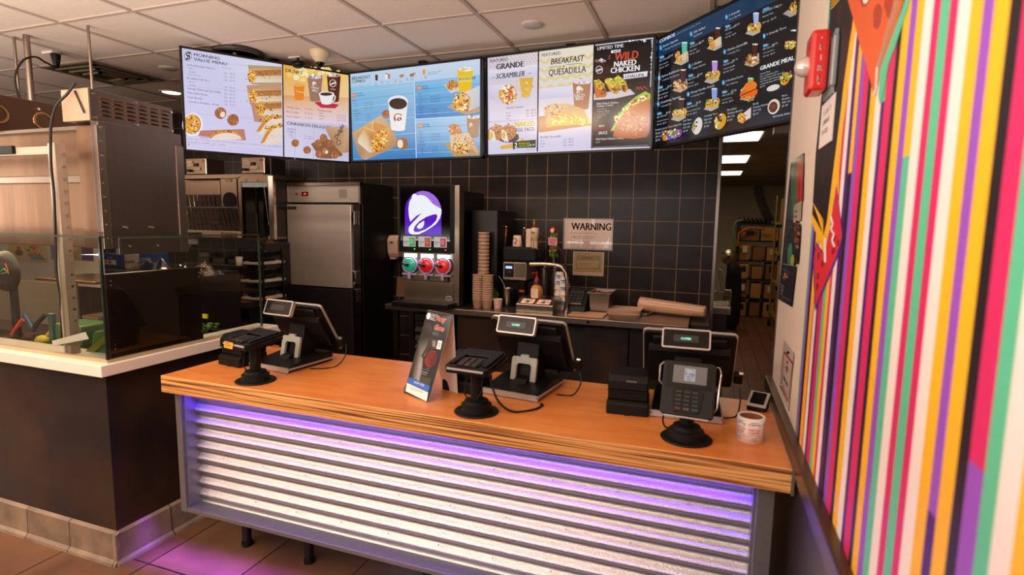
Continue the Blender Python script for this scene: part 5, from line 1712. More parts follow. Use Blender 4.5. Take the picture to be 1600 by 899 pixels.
# paper sack beside machine
o = MB().prism([(4.22, BZ + .001), (4.34, BZ + .001), (4.34, BZ + .15), (4.24, BZ + .18)], -2.60, -2.46, 'x').build('brown_box', mat('brown_card_box', '#6a4834', .7), bevel=.006)
tag(o, 'brown box tucked at the left end of the bench behind the slush machine', 'box')


def cupstack(n, x, y, z, r0, r1, h, step, m, label, group, lid=None):
    t_ = thing('cup_stack', label, 'cup stack', (x, y, z), 0, group)
    for i in range(n):
        MB().lathe([(r0 * .9, z * 0 + 0), (r0, 0), (r1, h * .94), (r1 * 1.05, h * .95), (r1 * 1.05, h), (r1 * .95, h)], (x, y, z + i * step), 20, caps=False).build('cup', m, t_)
    return t_


tcup = mat('translucent_cup', '#c9a68c', .35, var=.08, scale=20, coat=.3)
a = at(744, 483, Z=BZ)
for i in range(2):
    p = at(736 + i * 18, 484, Z=BZ)
    cupstack(12, p.x, 3.98, BZ, .036, .044, .07, .0175, tcup, ('shorter stack of clear cups beside the slush machine', 'stack of clear cups in front of the tall cup tower')[i], 'stacks of clear cups on the bench')
p = at(755, 470, Y=4.12)
cupstack(17, p.x * 4.06 / 4.12, 4.06, BZ + .0, .030, .045, .13, .029, tcup, 'tall leaning tower of clear cups on the bench', 'stacks of clear cups on the bench')
# lone short cup, steel cup and straw
p = at(778, 477, Y=4.0)
o = MB().lathe([(.028, 0), (.030, .002), (.036, .068), (.038, .072), (.036, .074), (.033, .070), (.027, .004)], (p.x, 4.0, BZ), 24).build('paper_cup', mat('cup_white', '#dbb9a4', .5, var=.03))
tag(o, 'short white cup alone on the bench left of the steel tumbler', 'cup')
t = thing('steel_tumbler', 'polished steel tumbler holding a thin spoon', 'tumbler', (0, 0, 0))
p = at(793, 462, Y=4.08)
MB().lathe([(.030, 0), (.033, .01), (.042, .14), (.044, .145), (.040, .145), (.03, .01)], (p.x, 4.08, BZ + .012), 26).build('cup', ss, t)
MB().tube([(p.x + .01, 4.08, BZ + .05), (p.x - .035, 4.08, BZ + .19), (p.x - .075, 4.07, BZ + .25)], .003, 6).build('spoon', chrome, t)
q_ = MB().box(p.x - .06, p.x + .10, 4.0, 4.16, BZ, BZ + .012).build('rubber_mat', bk2)
tag(q_, 'black rubber mat under the steel tumbler', 'mat')
t.location = (0, 0, 0)
# plastic bag of green straws
o = MB().tube([(at(768, 448, Y=4.1).x, 4.1, BZ + .01), (at(766, 440, Y=4.1).x, 4.1, BZ + .15)], .01, 6)
p = at(767, 455, Y=4.05)
t = thing('straw_holder', 'dark upright straw holder with green straws by the cup tower', 'straw holder', (p.x, 4.05, BZ))
MB().tube([(p.x - .012, 4.05, BZ + .002), (p.x - .014, 4.05, BZ + .22), (p.x, 4.05, BZ + .235), (p.x + .012, 4.05, BZ + .22), (p.x + .012, 4.05, BZ + .002)], .004, 6).build('wire_loop', bk, t)
for k in range(5):
    MB().tube([(p.x + .012 + k * .006, 4.07, BZ + .04), (p.x + .02 + k * .010, 4.07, BZ + .15 - k * .01)], .003, 6).build('straw', mat('straw_green', '#4c7a2c', .5), t)
MB().box(p.x - .02, p.x + .055, 4.03, 4.09, BZ, BZ + .045).build('base', bk2, t, bevel=.004)

# drink dispenser tower (black brewer with display)
t = thing('coffee_dispenser', 'black brewer with a silver front panel, blue readout and cup bay', 'coffee machine', (at(805, 430, Y=4.15).x, 4.3, BZ))
mb = MB(); X0, X1, Z0, Z1 = px_box(mb, 786, 410, 822, 438, 4.12, .3)
mb.build('control_head', mat('satin_silver', '#b0a496', .3, metal=.7), t, bevel=.006)
m2 = MB(); px_box(m2, 788, 412, 802, 433, 4.112, .01); m2.build('control_panel', bk, t)
m2 = MB(); px_box(m2, 790, 416, 800, 420, 4.108, .006); m2.build('readout', mat('lcd_blue', '#9cc0e8', .4, emit='#9cc4f0', es=1.0), t)
m2 = MB(); px_box(m2, 804, 412, 820, 433, 4.110, .01); m2.build('mirror_panel', mat('dull_mirror', '#8a8268', .25, metal=.8), t, bevel=.003)
for (bx, c) in ((792, 'key_blue'), (797, 'key_red2')):
    w = at(bx, 425, Y=4.108)
    MB().cyl((w.x, 4.104, w.z), (w.x, 4.112, w.z), .006).build('button', mat(c, '#2c4c8a' if 'blue' in c else '#a02c20', .4), t)
m2 = MB(); px_box(m2, 784, 386, 838, 410, 4.13, .28); m2.build('top_tank', bk2, t, bevel=.02)
m2 = MB(); px_box(m2, 784, 437, 838, 478, 4.22, .2); m2.build('rear_column', bk2, t, bevel=.01)
m2 = MB(); px_box(m2, 809, 440, 820, 479, 4.15, .07); m2.build('dark_bottle', mat('cola_bottle', '#18100c', .2), t, bevel=.012)
w = at(815, 455, Y=4.148)
MB().box(w.x - .022, w.x + .022, 4.146, 4.15, w.z - .008, w.z + .008).build('orange_band', mat('orange_band', '#a84c20', .5), t)

# tap handles and what stands on the brewer
t = thing('tap_handle', 'brown and yellow tap handle on a copper arm, left of the brewer', 'tap handle', (at(787, 400, Y=4.3).x, 4.3, H - .2), group='drink tap handles above the bench')
a_, b_ = at(791, 356, Y=4.3), at(784, 394, Y=4.3)
cu = mat('copper', '#a86a3c', .3, metal=.9); brn = mat('dark_wood_handle', '#4a2a18', .4)
MB().cyl(at(790, 372, Y=4.3), at(791, 357, Y=4.3), .011, .010).build('collar', cu, t)
MB().cyl(at(788, 388, Y=4.3), at(790, 370, Y=4.3), .010, .012).build('grip', brn, t)
MB().cyl(at(784, 396, Y=4.3), at(787, 380, Y=4.3), .009, .013).build('yellow_grip', mat('ochre_plastic', '#9a7a24', .5), t)
MB().sphere(at(791, 355, Y=4.3), .011).build('cap', chrome, t)
MB().cyl(at(771, 360, Y=4.3), at(789, 361, Y=4.3), .005).build('copper_arm', cu, t)
t = thing('tap_handle', 'thin dark tap handle with a bright cap behind the white stacked cup', 'tap handle', at(819, 380, Y=4.32), group='drink tap handles above the bench')
MB().cyl(at(817, 386, Y=4.32), at(819, 358, Y=4.32), .010, .012).build('grip', brn, t)
MB().sphere(at(819, 357, Y=4.32), .011).build('cap', chrome, t)
MB().cyl(at(820, 361, Y=4.32), at(830, 361, Y=4.32), .006).build('copper_arm', cu, t)
MB().cyl(at(817, 400, Y=4.32), at(817, 385, Y=4.32), .007).build('stem', cu, t)
t = thing('tap_handle', 'large white ribbed tap handle with a golden knob', 'tap handle', at(834, 400, Y=4.16), group='drink tap handles above the bench')
w1, w0 = at(835, 356, Y=4.16), at(835, 402, Y=4.16)
hgt = w1.z - w0.z
wh = mat('ivory_handle', '#d8bca4', .4, var=.05)
MB().lathe([(.012, 0), (.018, hgt * .1), (.024, hgt * .15), (.026, hgt * .5), (.021, hgt * .62), (.030, hgt * .66), (.030, hgt * .98), (.026, hgt)], (w0.x, 4.16, w0.z), 20).build('grip', wh, t)
MB().box(w0.x - .072, w0.x - .028, 4.15, 4.17, w0.z + hgt * .15, w1.z - .01).build('side_plate', wh, t, bevel=.006)
MB().lathe([(.008, 0), (.018, .010), (.012, .022), (.020, .034), (.010, .048), (.014, .058), (.002, .066)], (w1.x, 4.16, w1.z), 14).build('golden_knob', mat('old_gold', '#8a6428', .4, metal=.6), t)
MB().cyl((w0.x, 4.16, w0.z - .05), (w0.x, 4.16, w0.z), .006, .012).build('stem', mat('old_gold', '#8a6428', .4, metal=.6), t)
A = Art((w0.x - .028, 4.16 - .0305, w1.z - .02), (1, 0, 0), (0, 0, -1), .056, .18, off=.0006)
A.text(.008, .025, .022, 'Bib', '#3a302a', .02); A.pline([(.024, .07), (.03, .09), (.024, .11), (.03, .13), (.026, .15)], .005, '#4a3c34')
A.build('lettering', prt, t)
t = thing('tap_handle', 'green leafy tap handle with pink sign and red fruit on top', 'tap handle', at(865, 405, Y=4.02), group='drink tap handles above the bench')
w1, w0 = at(865, 358, Y=4.02), at(865, 406, Y=4.02)
hgt = w1.z - w0.z
m2 = MB()
m2.lathe([(.006, 0), (.014, hgt * .08), (.028, hgt * .15), (.024, hgt * .3), (.032, hgt * .45), (.026, hgt * .6), (.030, hgt * .75), (.024, hgt * .9), (.004, hgt * .97)], (w0.x, 4.02, w0.z), 12)
for k in range(40):
    a = random.uniform(0, 2 * PI); z = random.uniform(.1, .85) * hgt
    m2.sphere((w0.x + .026 * math.cos(a), 4.02 + .026 * math.sin(a), w0.z + z), .009, 6, 4, (1, 1, 1.6))
m2.build('leafy_grip', mat('leaf_green', '#4a6a24', .5, var=.4, scale=60), t)
rd = mat('fruit_red', '#a01c1c', .3)
MB().sphere((w1.x, 4.01, w1.z - .012), .028).build('red_fruit', rd, t)
MB().sphere((w1.x, 3.986, w1.z - .014), .016, sq=(1, .4, 1)).build('fruit_flesh', mat('fruit_flesh', '#e8c8a4', .4), t)
for (dx, z) in ((-.02, .28), (.018, .3), (-.015, .72), (.02, .45)):
    MB().sphere((w0.x + dx, 3.992, w0.z + hgt * z), .010).build('berry', mat('berry_pink', '#c8606c', .4), t)
A = Art((w0.x - .034, 3.98, w0.z + hgt * .73), (1, 0, 0), (0, 0, -1), .068, .058, off=.0006)
A.full('#d8888c'); A.text(.034, .025, .018, 'STRAW', '#6a2830', .02, align='c', wide=.9); A.text(.034, .045, .018, 'MILK', '#6a2830', .02, align='c'); A.build('pink_sign', prt, t, back=.003)
MB().cyl((w0.x, 4.02, w0.z - .028), (w0.x, 4.02, w0.z + .01), .006).build('stem', chrome, t)
# copper hose run on the wall
cable_m = mat('hose_red_brown', '#6a3424', .5)
pts = [at(x, y, Y=4.61) for x, y in ((842, 364), (858, 376), (872, 386), (880, 396), (883, 410), (883, 420))]
tag(MB().tube(pts, .004, 6).build('drink_hose', cable_m), 'thin reddish hose drooping across the tiles beside the green handle', 'hose')
# white printed cup on the brewer and pink cloth
p = at(808, 388, Y=4.22)
t = thing('printed_cup', 'white cup with brown scrawl upside down on the brewer', 'cup', (p.x, 4.22, p.z))
pt, pb = at(808, 368, Y=4.22), at(808, 388, Y=4.22)
MB().lathe([(.040, 0), (.040, .004), (.030, pt.z - pb.z), (.0, pt.z - pb.z)], (p.x, 4.22, pb.z), 24).build('cup', mat('cup_white', '#dbb9a4', .5), t)
A = Art((p.x - .03, 4.178, pt.z - .01), (1, 0, 0), (0, 0, -1), .06, .08, off=.0006)
A.pline([(.01, .02), (.03, .012), (.045, .03), (.02, .05), (.04, .06)], .006, '#4a3228'); A.build('scrawl', prt, t)
o = MB().sheet(lambda u, v: (p.x + (u - .3) * .16, 4.14 + v * .02, pb.z + .0 - v * .05 + .008 * math.sin(u * 17)), 18, 5).build('pink_cloth', mat('cloth_pink', '#b0707c', .9, var=.2, scale=30), solid=.004)
tag(o, 'pink printed cloth lying over the top of the brewer', 'cloth')

# bent steel arch
pts = [at(x, y, Y=4.02) for x, y in ((828, 413), (850, 413), (868, 414), (878, 418), (884, 427), (886, 440), (886, 460))]
foot = pts[-1].copy(); foot.z = BZ
pts.append(Vector((pts[-1].x, 4.02, BZ + .012)))
t = thing('steel_arch', 'bent stainless pipe arch standing on the bench beside the cup warmer', 'pipe stand', (foot.x, 4.02, BZ))
mb = MB()
mb.tube(pts, .015, 14)
mb.build('pipe', mat('pipe_steel', '#c8b8a8', .2, metal=1), t)
MB().cyl((foot.x, 4.02, BZ), (foot.x, 4.02, BZ + .014), .03).build('foot', ss, t)

# pump bottle
t = thing('pump_bottle', 'amber pump bottle with red pump and purple collar on the warmer', 'bottle', (0, 0, 0))
b0, b1 = at(838, 466, Y=4.02), at(838, 425, Y=4.02)
hh_ = b1.z - b0.z
MB().lathe([(.040, 0), (.046, .01), (.047, hh_ * .3), (.038, hh_ * .44), (.020, hh_ * .52), (.019, hh_ * .56)], (b0.x, 4.02, b0.z), 26).build('bottle_body', mat('amber_syrup', '#c88438', .25, var=.1, coat=.5), t)
MB().lathe([(.024, hh_ * .52), (.025, hh_ * .66), (.019, hh_ * .67)], (b0.x, 4.02, b0.z), 22).build('collar', mat('purple_collar', '#3c2040', .4), t)
MB().lathe([(.018, hh_ * .66), (.016, hh_ * .74), (.008, hh_ * .80), (.007, hh_ * .93), (.013, hh_ * .94), (.011, hh_)], (b0.x, 4.02, b0.z), 18).cyl((b0.x, 4.02, b0.z + hh_ * .96), (b0.x - .03, 3.99, b0.z + hh_ * .95), .006).build('pump', mat('pump_red', '#b81c20', .3), t)
A = Art((b0.x - .028, 3.971, b0.z + hh_ * .38), (1, 0, 0), (0, 0, -1), .056, .07, off=.0006)
A.full('#e8d4bc'); A.lines(.006, .016, .009, .012, ('SYRUP', 'vanilla', 'flavor', '64 fl oz'), '#6a4a34'); A.build('label', prt, t)
# warmer box with two labels
t = thing('cup_warmer', 'low steel topping station with two printed round-corner labels and black knobs', 'topping station', (0, 0, 0))
l0, l1 = at(806, 490, Z=BZ), at(862, 494, Z=BZ)
wy = l0.y
wx0, wx1 = at(806, 480, Y=3.90).x, at(864, 484, Y=3.90).x
zt = at(835, 465, Y=4.05).z
MB().prism([(3.90, BZ), (4.20, BZ), (4.20, zt), (4.0, zt), (3.90, BZ + .062)], wx0, wx1, 'x').build('housing', ss, t, bevel=.004)
sl = Vector((0, .1, zt - BZ - .062)).normalized()
for k in range(2):
    A = Art(Vector((wx0 + .03 + k * .125, 3.985, 0)) + Vector((0, 0, BZ + .062 + (zt - BZ - .062) * .85)) + Vector((0, -.003, .003)), (1, 0, 0), -sl, .108, .085, off=.0015)
    A.poly([(.008, 0), (.1, 0), (.108, .008), (.108, .077), (.1, .085), (.008, .085), (0, .077), (0, .008)], '#c23c1c')
    A.poly([(.010, .005), (.098, .005), (.103, .010), (.103, .075), (.098, .080), (.010, .080), (.005, .075), (.005, .010)], '#e8d8c8')
    A.ell(.054, .05, .016, .018, '#6a3420'); A.specks(.054, .04, .045, .03, ['#7a4a30', '#c8906a', '#4a2c1c'], 26, .005)
    A.text(.03, .022, .016, 'HOT', '#5a2c1c', .03)
    A.build('label', prt, t)
    MB().cyl((wx0 + .085 + k * .13, 4.06, zt), (wx0 + .085 + k * .13, 4.06, zt + .025), .012, .016).build('knob', bk, t)
# dark tall jars behind the bottle
for k, (px_, lab) in enumerate(((850, 'dark upright cup tube behind the amber pump bottle'), (856, 'dark upright cup tube nearest the white paper cups'))):
    p = at(px_, 460, Y=4.32)
    mb = MB().lathe([(.04, 0), (.038, .3), (.03, .33), (.0, .335)], (p.x + k * .06, 4.32, BZ), 20)
    tag(mb.build('cup_tube', mat('smoked_plastic', '#2a211c', .2, var=.2, coat=.4)), lab, 'cup tube', 'dark cup tubes behind the bottle')
# paper cups with blue print
pcup = mat('cup_paper_white', '#e0ccbc', .5, var=.03)
for k, (px_, top, lab) in enumerate(((873, 425, 'taller stack of blue and white paper cups under the arch'), (881, 433, 'shorter stack of blue and white paper cups under the arch'))):
    Yk = 4.24 - k * .06
    b_, t_ = at(px_, 487, Y=Yk), at(px_, top, Y=Yk)
    n = 5 - k
    H_ = t_.z - BZ
    th = thing('paper_cup_stack', lab, 'cup stack', (b_.x, Yk, BZ), group='stacks of blue and white paper cups')
    st_ = (H_ - .09) / (n - 1)
    for i in range(n):
        MB().lathe([(.040, 0), (.042, .003), (.040, .006), (.029, .09), (.0, .09)], (b_.x, Yk, BZ + i * st_), 22).build('cup', pcup, th)
        if i >= n - 2 or i == 0:
            A = Art((b_.x - .03, Yk - .0405, BZ + i * st_ + .075), (1, 0, 0), (0, .12, -1), .06, .04, off=.0015)
            A.poly([(.0, .01), (.03, .004), (.058, .012), (.04, .018), (.02, .016)], '#3a7cc0'); A.poly([(.01, .022), (.04, .02), (.055, .03), (.03, .034)], '#5a98d0')
            A.build('blue_print', prt, th)

# black reader / steel pan / board / papers / roll
t = thing('bench_terminal', 'black tilted keypad terminal left of the steel pan on the bench', 'terminal', (0, 0, 0))
p = at(903, 470, Y=4.15)
MB().prism([(4.02, BZ), (4.28, BZ), (4.28, BZ + .16), (4.20, BZ + .165), (4.04, BZ + .05)], p.x - .085, p.x + .085, 'x').build('body', bk, t, bevel=.006)
MB().prism([(4.05, BZ + .062), (4.175, BZ + .150), (4.175, BZ + .158), (4.05, BZ + .07)], p.x - .06, p.x + .05, 'x').build('face', ssd, t, bevel=.003)
for j in range(3):
    for i in range(3):
        MB().cbox((p.x - .035 + i * .03, 4.085 + j * .026, BZ + .0945 + j * .0185), (.018, .012, .008)).build('key', bk2, t)
t = thing('steel_pan', 'deep stainless pan of red sauce cups on the bench', 'food pan', (0, 0, 0))
a_, b_ = at(920, 476, Y=4.10), at(950, 476, Y=4.10)
zt = at(935, 456, Y=4.2).z
x0, x1 = a_.x, b_.x + .01
mb = MB()
mb.add([(x0 + .012, 4.11, BZ), (x1 - .012, 4.11, BZ), (x1 - .012, 4.36, BZ), (x0 + .012, 4.36, BZ), (x0, 4.10, zt), (x1, 4.10, zt), (x1, 4.37, zt), (x0, 4.37, zt)], [(0, 1, 5, 4), (1, 2, 6, 5), (2, 3, 7, 6), (3, 0, 4, 7), (3, 2, 1, 0)])
mb.build('pan', ss, t, solid=.003)
MB().box(x0 - .014, x1 + .014, 4.086, 4.1, zt - .003, zt + .003).box(x0 - .014, x1 + .014, 4.37, 4.384, zt - .003, zt + .003).box(x0 - .014, x0, 4.1, 4.37, zt - .003, zt + .003).box(x1, x1 + .014, 4.1, 4.37, zt - .003, zt + .003).build('rolled_rim', ss, t, bevel=.002)
mb = MB()
for k in range(26):
    mb.sphere((random.uniform(x0 + .02, x1 - .02), random.uniform(4.12, 4.35), zt - .022 + random.uniform(-.006, .008)), .016, 8, 5, (1, 1, .6))
o = mb.build('red_contents', mat('sauce_red', '#7c2018', .35, var=.3, scale=30), t)
o['kind'] = 'stuff'
a_, b_ = at(884, 496, Z=BZ), at(938, 500, Z=BZ)
o = MB().box(a_.x, b_.x + .01, 3.87, 4.08, BZ, BZ + .012).build('cutting_board', mat('board_tan', '#b98a66', .5, var=.08), bevel=.003)
tag(o, 'tan cutting board lying on the bench before the steel pan', 'cutting board')
t = thing('paper_stack', 'fanned stack of cream papers on the bench left of the cup sleeve', 'papers', (0, 0, 0))
a_ = at(972, 488, Z=BZ)
for k in range(9):
    MB(Matrix.Translation((a_.x + .02 + .002 * k, a_.y - .03, BZ + k * .0045)) @ Matrix.Rotation(math.radians(random.uniform(-7, 7)), 4, 'Z')).box(-.12, .12, -.10, .10, 0, .0035).build('sheet', mat('cream_paper', '#c9a58c', .8, var=.05), t)
t = thing('handheld_calculator', 'small grey handheld keypad lying before the long cup sleeve', 'calculator', (0, 0, 0))
a_ = at(1006, 490, Z=BZ)
R_ = Matrix.Translation((a_.x, a_.y, BZ)) @ Matrix.Rotation(math.radians(-18), 4, 'Z')
MB(R_).box(-.065, .065, -.09, .09, 0, .016).build('body', mat('calc_grey', '#6a5f58', .4), t, bevel=.004)
MB(R_).box(-.05, .05, .03, .075, .016, .018).build('window', bk, t)
for j in range(4):
    for i in range(4):
        MB(R_).cbox((-.042 + i * .028, -.07 + j * .022, .018), (.018, .012, .005)).build('key', bk2, t)
# long sleeve of cups in plastic
a_, b_ = at(998, 478, Y=4.30), at(1112, 489, Y=4.22)
pts = []
mb = MB()
n = 46
rr = []
for i in range(n + 1):
    s_ = i / n
    pts.append((a_.x + (b_.x - .04 - a_.x) * s_, 4.32 - .12 * s_, BZ + .062 - .012 * s_))
    rr.append((.058 if i % 2 else .0545) - .014 * s_ if 0 < i < n else .035)
mb.tube(pts, rr, 22)
o = mb.build('cup_sleeve', mat('sleeve_cream', '#cf9f80', .4, var=.06, coat=.5))
tag(o, 'long cream sleeve of stacked cups in plastic lying at the bench end', 'cup sleeve')

# taped notices
a_, b_ = at(881, 341, Y=YB), at(957, 392, Y=YB)
A = Art((a_.x, YB - .004, a_.z), (1, 0, 0), (0, 0, -1), b_.x - a_.x, a_.z - b_.z, [(515, 82), (848, 88), (835, 318), (510, 302)], off=.0008, eps=6e-5)
A.poly([(515, 82), (848, 88), (835, 318), (510, 302)], '#9a9088'); A.poly([(526, 90), (838, 98), (826, 308), (520, 294)], '#d2b2a2')
A.text(566, 166, 74, 'WARNING', '#26201e', .03, wide=.80)
for i, (tx, z) in enumerate((('No person under the age of 21 may', 13), ('', 13), ('1.  Buy or attempt to buy alcohol', 13), ('2.  Drink or possess any alcohol', 13), ('', 8), ('Any person who misrepresents his or her age', 12), ('to obtain alcoholic beverages may be fined', 12), ('or jailed and have a license suspended', 12), ('under the laws of the commonwealth', 12), ('see management for further details', 12))):
    if tx:
        A.text(560, 192 + i * 11.5, z * 1.1, tx, '#5a4a44', wide=.9, res=1)
A.poly([(700, 92), (722, 92), (716, 130), (700, 128)], '#e4dcd8'); A.poly([(820, 215), (808, 300), (770, 300)], '#e2d6d0'); A.line(640, 200, 625, 285, 4, '#e0d0c8')
o = A.build('warning_notice', gloss, back=.002)
tag(o, 'WARNING notice in a clear sleeve taped to the dark tiles', 'sign')
a_, b_ = at(896, 393, Y=YB), at(943, 432, Y=YB)
A = Art((a_.x, YB - .0045, a_.z), (1, 0, 0), (0, 0, -1), b_.x - a_.x, a_.z - b_.z, [(585, 318), (788, 320), (780, 484), (580, 476)], off=.0008, eps=6e-5)
A.poly([(585, 318), (788, 320), (780, 484), (580, 476)], '#b89a84'); A.poly([(594, 326), (776, 328), (768, 456), (590, 452)], '#8a7450')
A.pline([(602, 336), (766, 338), (760, 446), (598, 442), (602, 336)], 5, '#a8946c'); A.ell(674, 344, 14, 12, '#6a5838'); A.ell(674, 344, 9, 8, '#a89468')
A.poly([(605, 380), (755, 376), (745, 425), (612, 428)], '#a08a64'); A.text(674, 366, 14, 'CERTIFICATE', '#5a482c', .01, align='c'); A.lines(620, 400, 11, 12, ('this establishment is', 'licensed to serve'), '#5a482c')
o = A.build('certificate', gloss, back=.002)
tag(o, 'small brown certificate taped just below the WARNING notice', 'certificate')
# ================================================================ prep line behind the sneeze guard
hood_s = mat('hood_steel', '#8a6c54', .36, metal=1., var=.35, scale=1.6, streak=(6, 1, .6), bump=.5)
hood_d = mat('hood_side_steel', '#8c7f7a', .30, metal=1., var=.10, scale=3, streak=(1, 14, 1))
hx = -2.6
ztop, zbot = H + .425, H - .150
t = thing('warming_hood', 'big stainless heated hood with louvred top over the prep line', 'hood', (-3.6, 1.95, zbot))
MB().box(-7.0, hx - .05, 1.80, 2.15, zbot, ztop - .02).build('body', hood_s, t, bevel=.004)
MB().box(hx - .05, hx, 1.745, 2.16, zbot, ztop).build('side_panel', hood_d, t, bevel=.004)
MB().box(hx - .012, hx + .004, 1.735, 1.772, zbot - .0, ztop - .02).build('corner_strip', ss, t, bevel=.002)
MB().box(hx - .17, hx - .05, 1.76, 1.80, zbot, ztop - .012).build('corner_post', hood_s, t, bevel=.004)
MB().box(-7.0, hx - .17, 1.785, 1.80, H + .155, H + .19).build('seam_bar', ss, t, bevel=.003)
MB().box(-7.0, hx - .03, 1.77, 1.80, ztop - .03, ztop - .012).build('top_lip', ss, t, bevel=.003)
MB().box(hx - .02, hx + .006, 1.80, 2.15, zbot - .028, zbot + .05).build('lower_rail', hood_d, t, bevel=.002)
MB().box(hx - .015, hx + .0065, 2.12, 2.165, zbot - .03, ztop - .06).build('rear_strip', ss, t, bevel=.002)
for k in range(9):
    MB().cyl((hx + .003, 1.752, zbot + .05 + k * .062), (hx + .008, 1.752, zbot + .05 + k * .062), .0045, n=10).build('rivet', chrome, t)
for (yy, zz) in ((1.84, zbot + .10), (1.97, zbot + .10), (1.85, zbot + .01), (1.99, zbot + .01)):
    MB().cyl((hx, yy, zz), (hx + .010, yy, zz), .006, n=12).build('screw', chrome, t)
lz0, lz1 = ztop - .004, at(200, 151, X=hx).z
MB().prism([(1.72, lz0), (2.12, lz0), (2.12, lz1 - .01), (1.72, lz1)], hx - .17, hx - .004, 'x').build('louvre_box', hood_d, t, bevel=.002)
MB().box(hx - .176, hx + .0, 1.712, 1.72, lz0, lz1).build('box_front', mat('beige_steel', '#b09880', .45, metal=.5), t, bevel=.002)
MB(Matrix.Translation((hx - .05, 1.708, (lz0 + lz1) / 2 + .01)) @ Matrix.Rotation(math.radians(-28), 4, 'Y')).box(-.003, .003, -.003, .003, -.055, .055).build('brace', ssd, t)
lvm = mat('louvre_copper', '#c89468', .25, metal=1)
for c in range(6):
    for r in range(5):
        y0 = 1.765 + c * .058
        z = lz0 + .028 + r * .019
        MB().prism([(hx - .005, z), (hx + .006, z + .002), (hx - .005, z + .010)], y0, y0 + .042, 'y').build('louvre', lvm, t)
for (yy, zz) in ((1.74, lz0 + .015), (1.74, lz1 - .02), (2.11, lz0 + .015), (2.11, lz1 - .03), (1.93, lz0 + .015), (1.93, lz1 - .02)):
    MB().cyl((hx - .004, yy, zz), (hx + .004, yy, zz), .005, n=10).build('screw', chrome, t)
area('hood_fill', (-3.3, 1.97, zbot - .012), (-3.3, 1.971, 0), 1.3, .2, 7, '#ffd7a8')  # added lamp that brightens the printed panels behind the glass
# second hood behind
z1_ = at(40, 155, X=-3.4).z
t = thing('rear_hood', 'brown tinted steel hood beyond the louvred warming hood at far left', 'hood', (-3.7, 2.2, ztop))
MB().box(-4.6, -3.4, 1.72, 2.62, ztop - .012, z1_).build('body', mat('bronze_steel', '#7a5a44', .3, metal=1, var=.1), t, bevel=.004)
for (yy) in (1.78, 1.98, 2.2, 2.4):
    MB().cyl((-3.4, yy, z1_ - .04), (-3.392, yy, z1_ - .04), .007, n=10).build('rivet', chrome, t)
for yy in (1.80, 2.0):
    MB(Matrix.Translation((-3.398, yy, z1_ - .10)) @ Matrix.Rotation(PI / 2, 4, 'Y')).lathe([(.035, 0), (.045, .002), (.05, 0), (.035, 0)], n=24, caps=False).build('reflection_ring', lvm, t)  # copper rings shaped to stand in for round reflections on the steel
for (xx) in (-4.3, -3.6):
    MB().cyl((xx, 2.4, z1_), (xx, 2.4, CEIL - .001), .008).build('hanger_rod', ss, t)
# beige upright and shelf rail
bg = mat('beige_powdercoat', '#a89684', .45, var=.04)
t = thing('shelf_upright', 'beige perforated metal upright with a horizontal rail behind the glass', 'upright post', (-2.77, 1.69, .94))
zt_ = at(98, 224, X=-2.75).z
MB().box(-2.785, -2.75, 1.655, 1.70, .936, zt_).build('post', bg, t, bevel=.003)
MB().box(-2.786, -2.775, 1.648, 1.656, .936, zt_ - .005).build('front_flange', mat('beige_light', '#cdbcaa', .45), t)
for k in range(18):
    z = zt_ - .05 - k * .054
    if z > 1.0:
        MB().cyl((-2.75, 1.680, z), (-2.742, 1.680, z), .0055, n=10).build('peg', chrome, t)
zr = at(50, 236, Y=1.66).z
MB().box(-7.0, -2.775, 1.655, 1.69, zr - .018, zr + .018).build('rail', bg, t, bevel=.003)
MB().box(-7.0, -3.02, 1.64, 1.655, zr - .012, zr + .025).build('dark_channel', bk, t, bevel=.003)
PP = [at(117, 130, Y=1.70), at(104, 148, Y=1.69), at(88, 165, Y=1.68), at(80, 195, Y=1.66), at(79, 228, Y=1.635), at(80, 262, Y=1.635), at(84, 300, Y=1.64), at(86, 350, Y=1.64), at(88, 420, Y=1.645), at(95, 470, Y=1.65), at(97, 535, Y=1.66)]
PP[-1].z = max(PP[-1].z, .96)
cable(PP, .006, 'long black cord hanging from the louvred hood down behind the glass')

# dark side panel inside the return glass
t = thing('side_guard_panel', 'dark brown steel guard panel with riveted edges behind the return glass', 'panel', (-2.52, 1.9, .9))
p0, p1_ = at(165, 425, X=-2.5), at(313, 421, X=-2.5)
MB().box(-2.53, -2.5, 1.665, p1_.y, .90, p1_.z + .012).build('sheet', mat('guard_brown', '#2e231e', .4, metal=.5, var=.15, scale=2), t, bevel=.003)
for k, z in enumerate((.98, 1.0, 1.13, 1.15, 1.27, 1.29)):
    for yy in (1.685, p1_.y - .012):
        MB().cyl((-2.5, yy, z), (-2.496, yy, z), .0035, n=8).build('rivet', chrome, t)
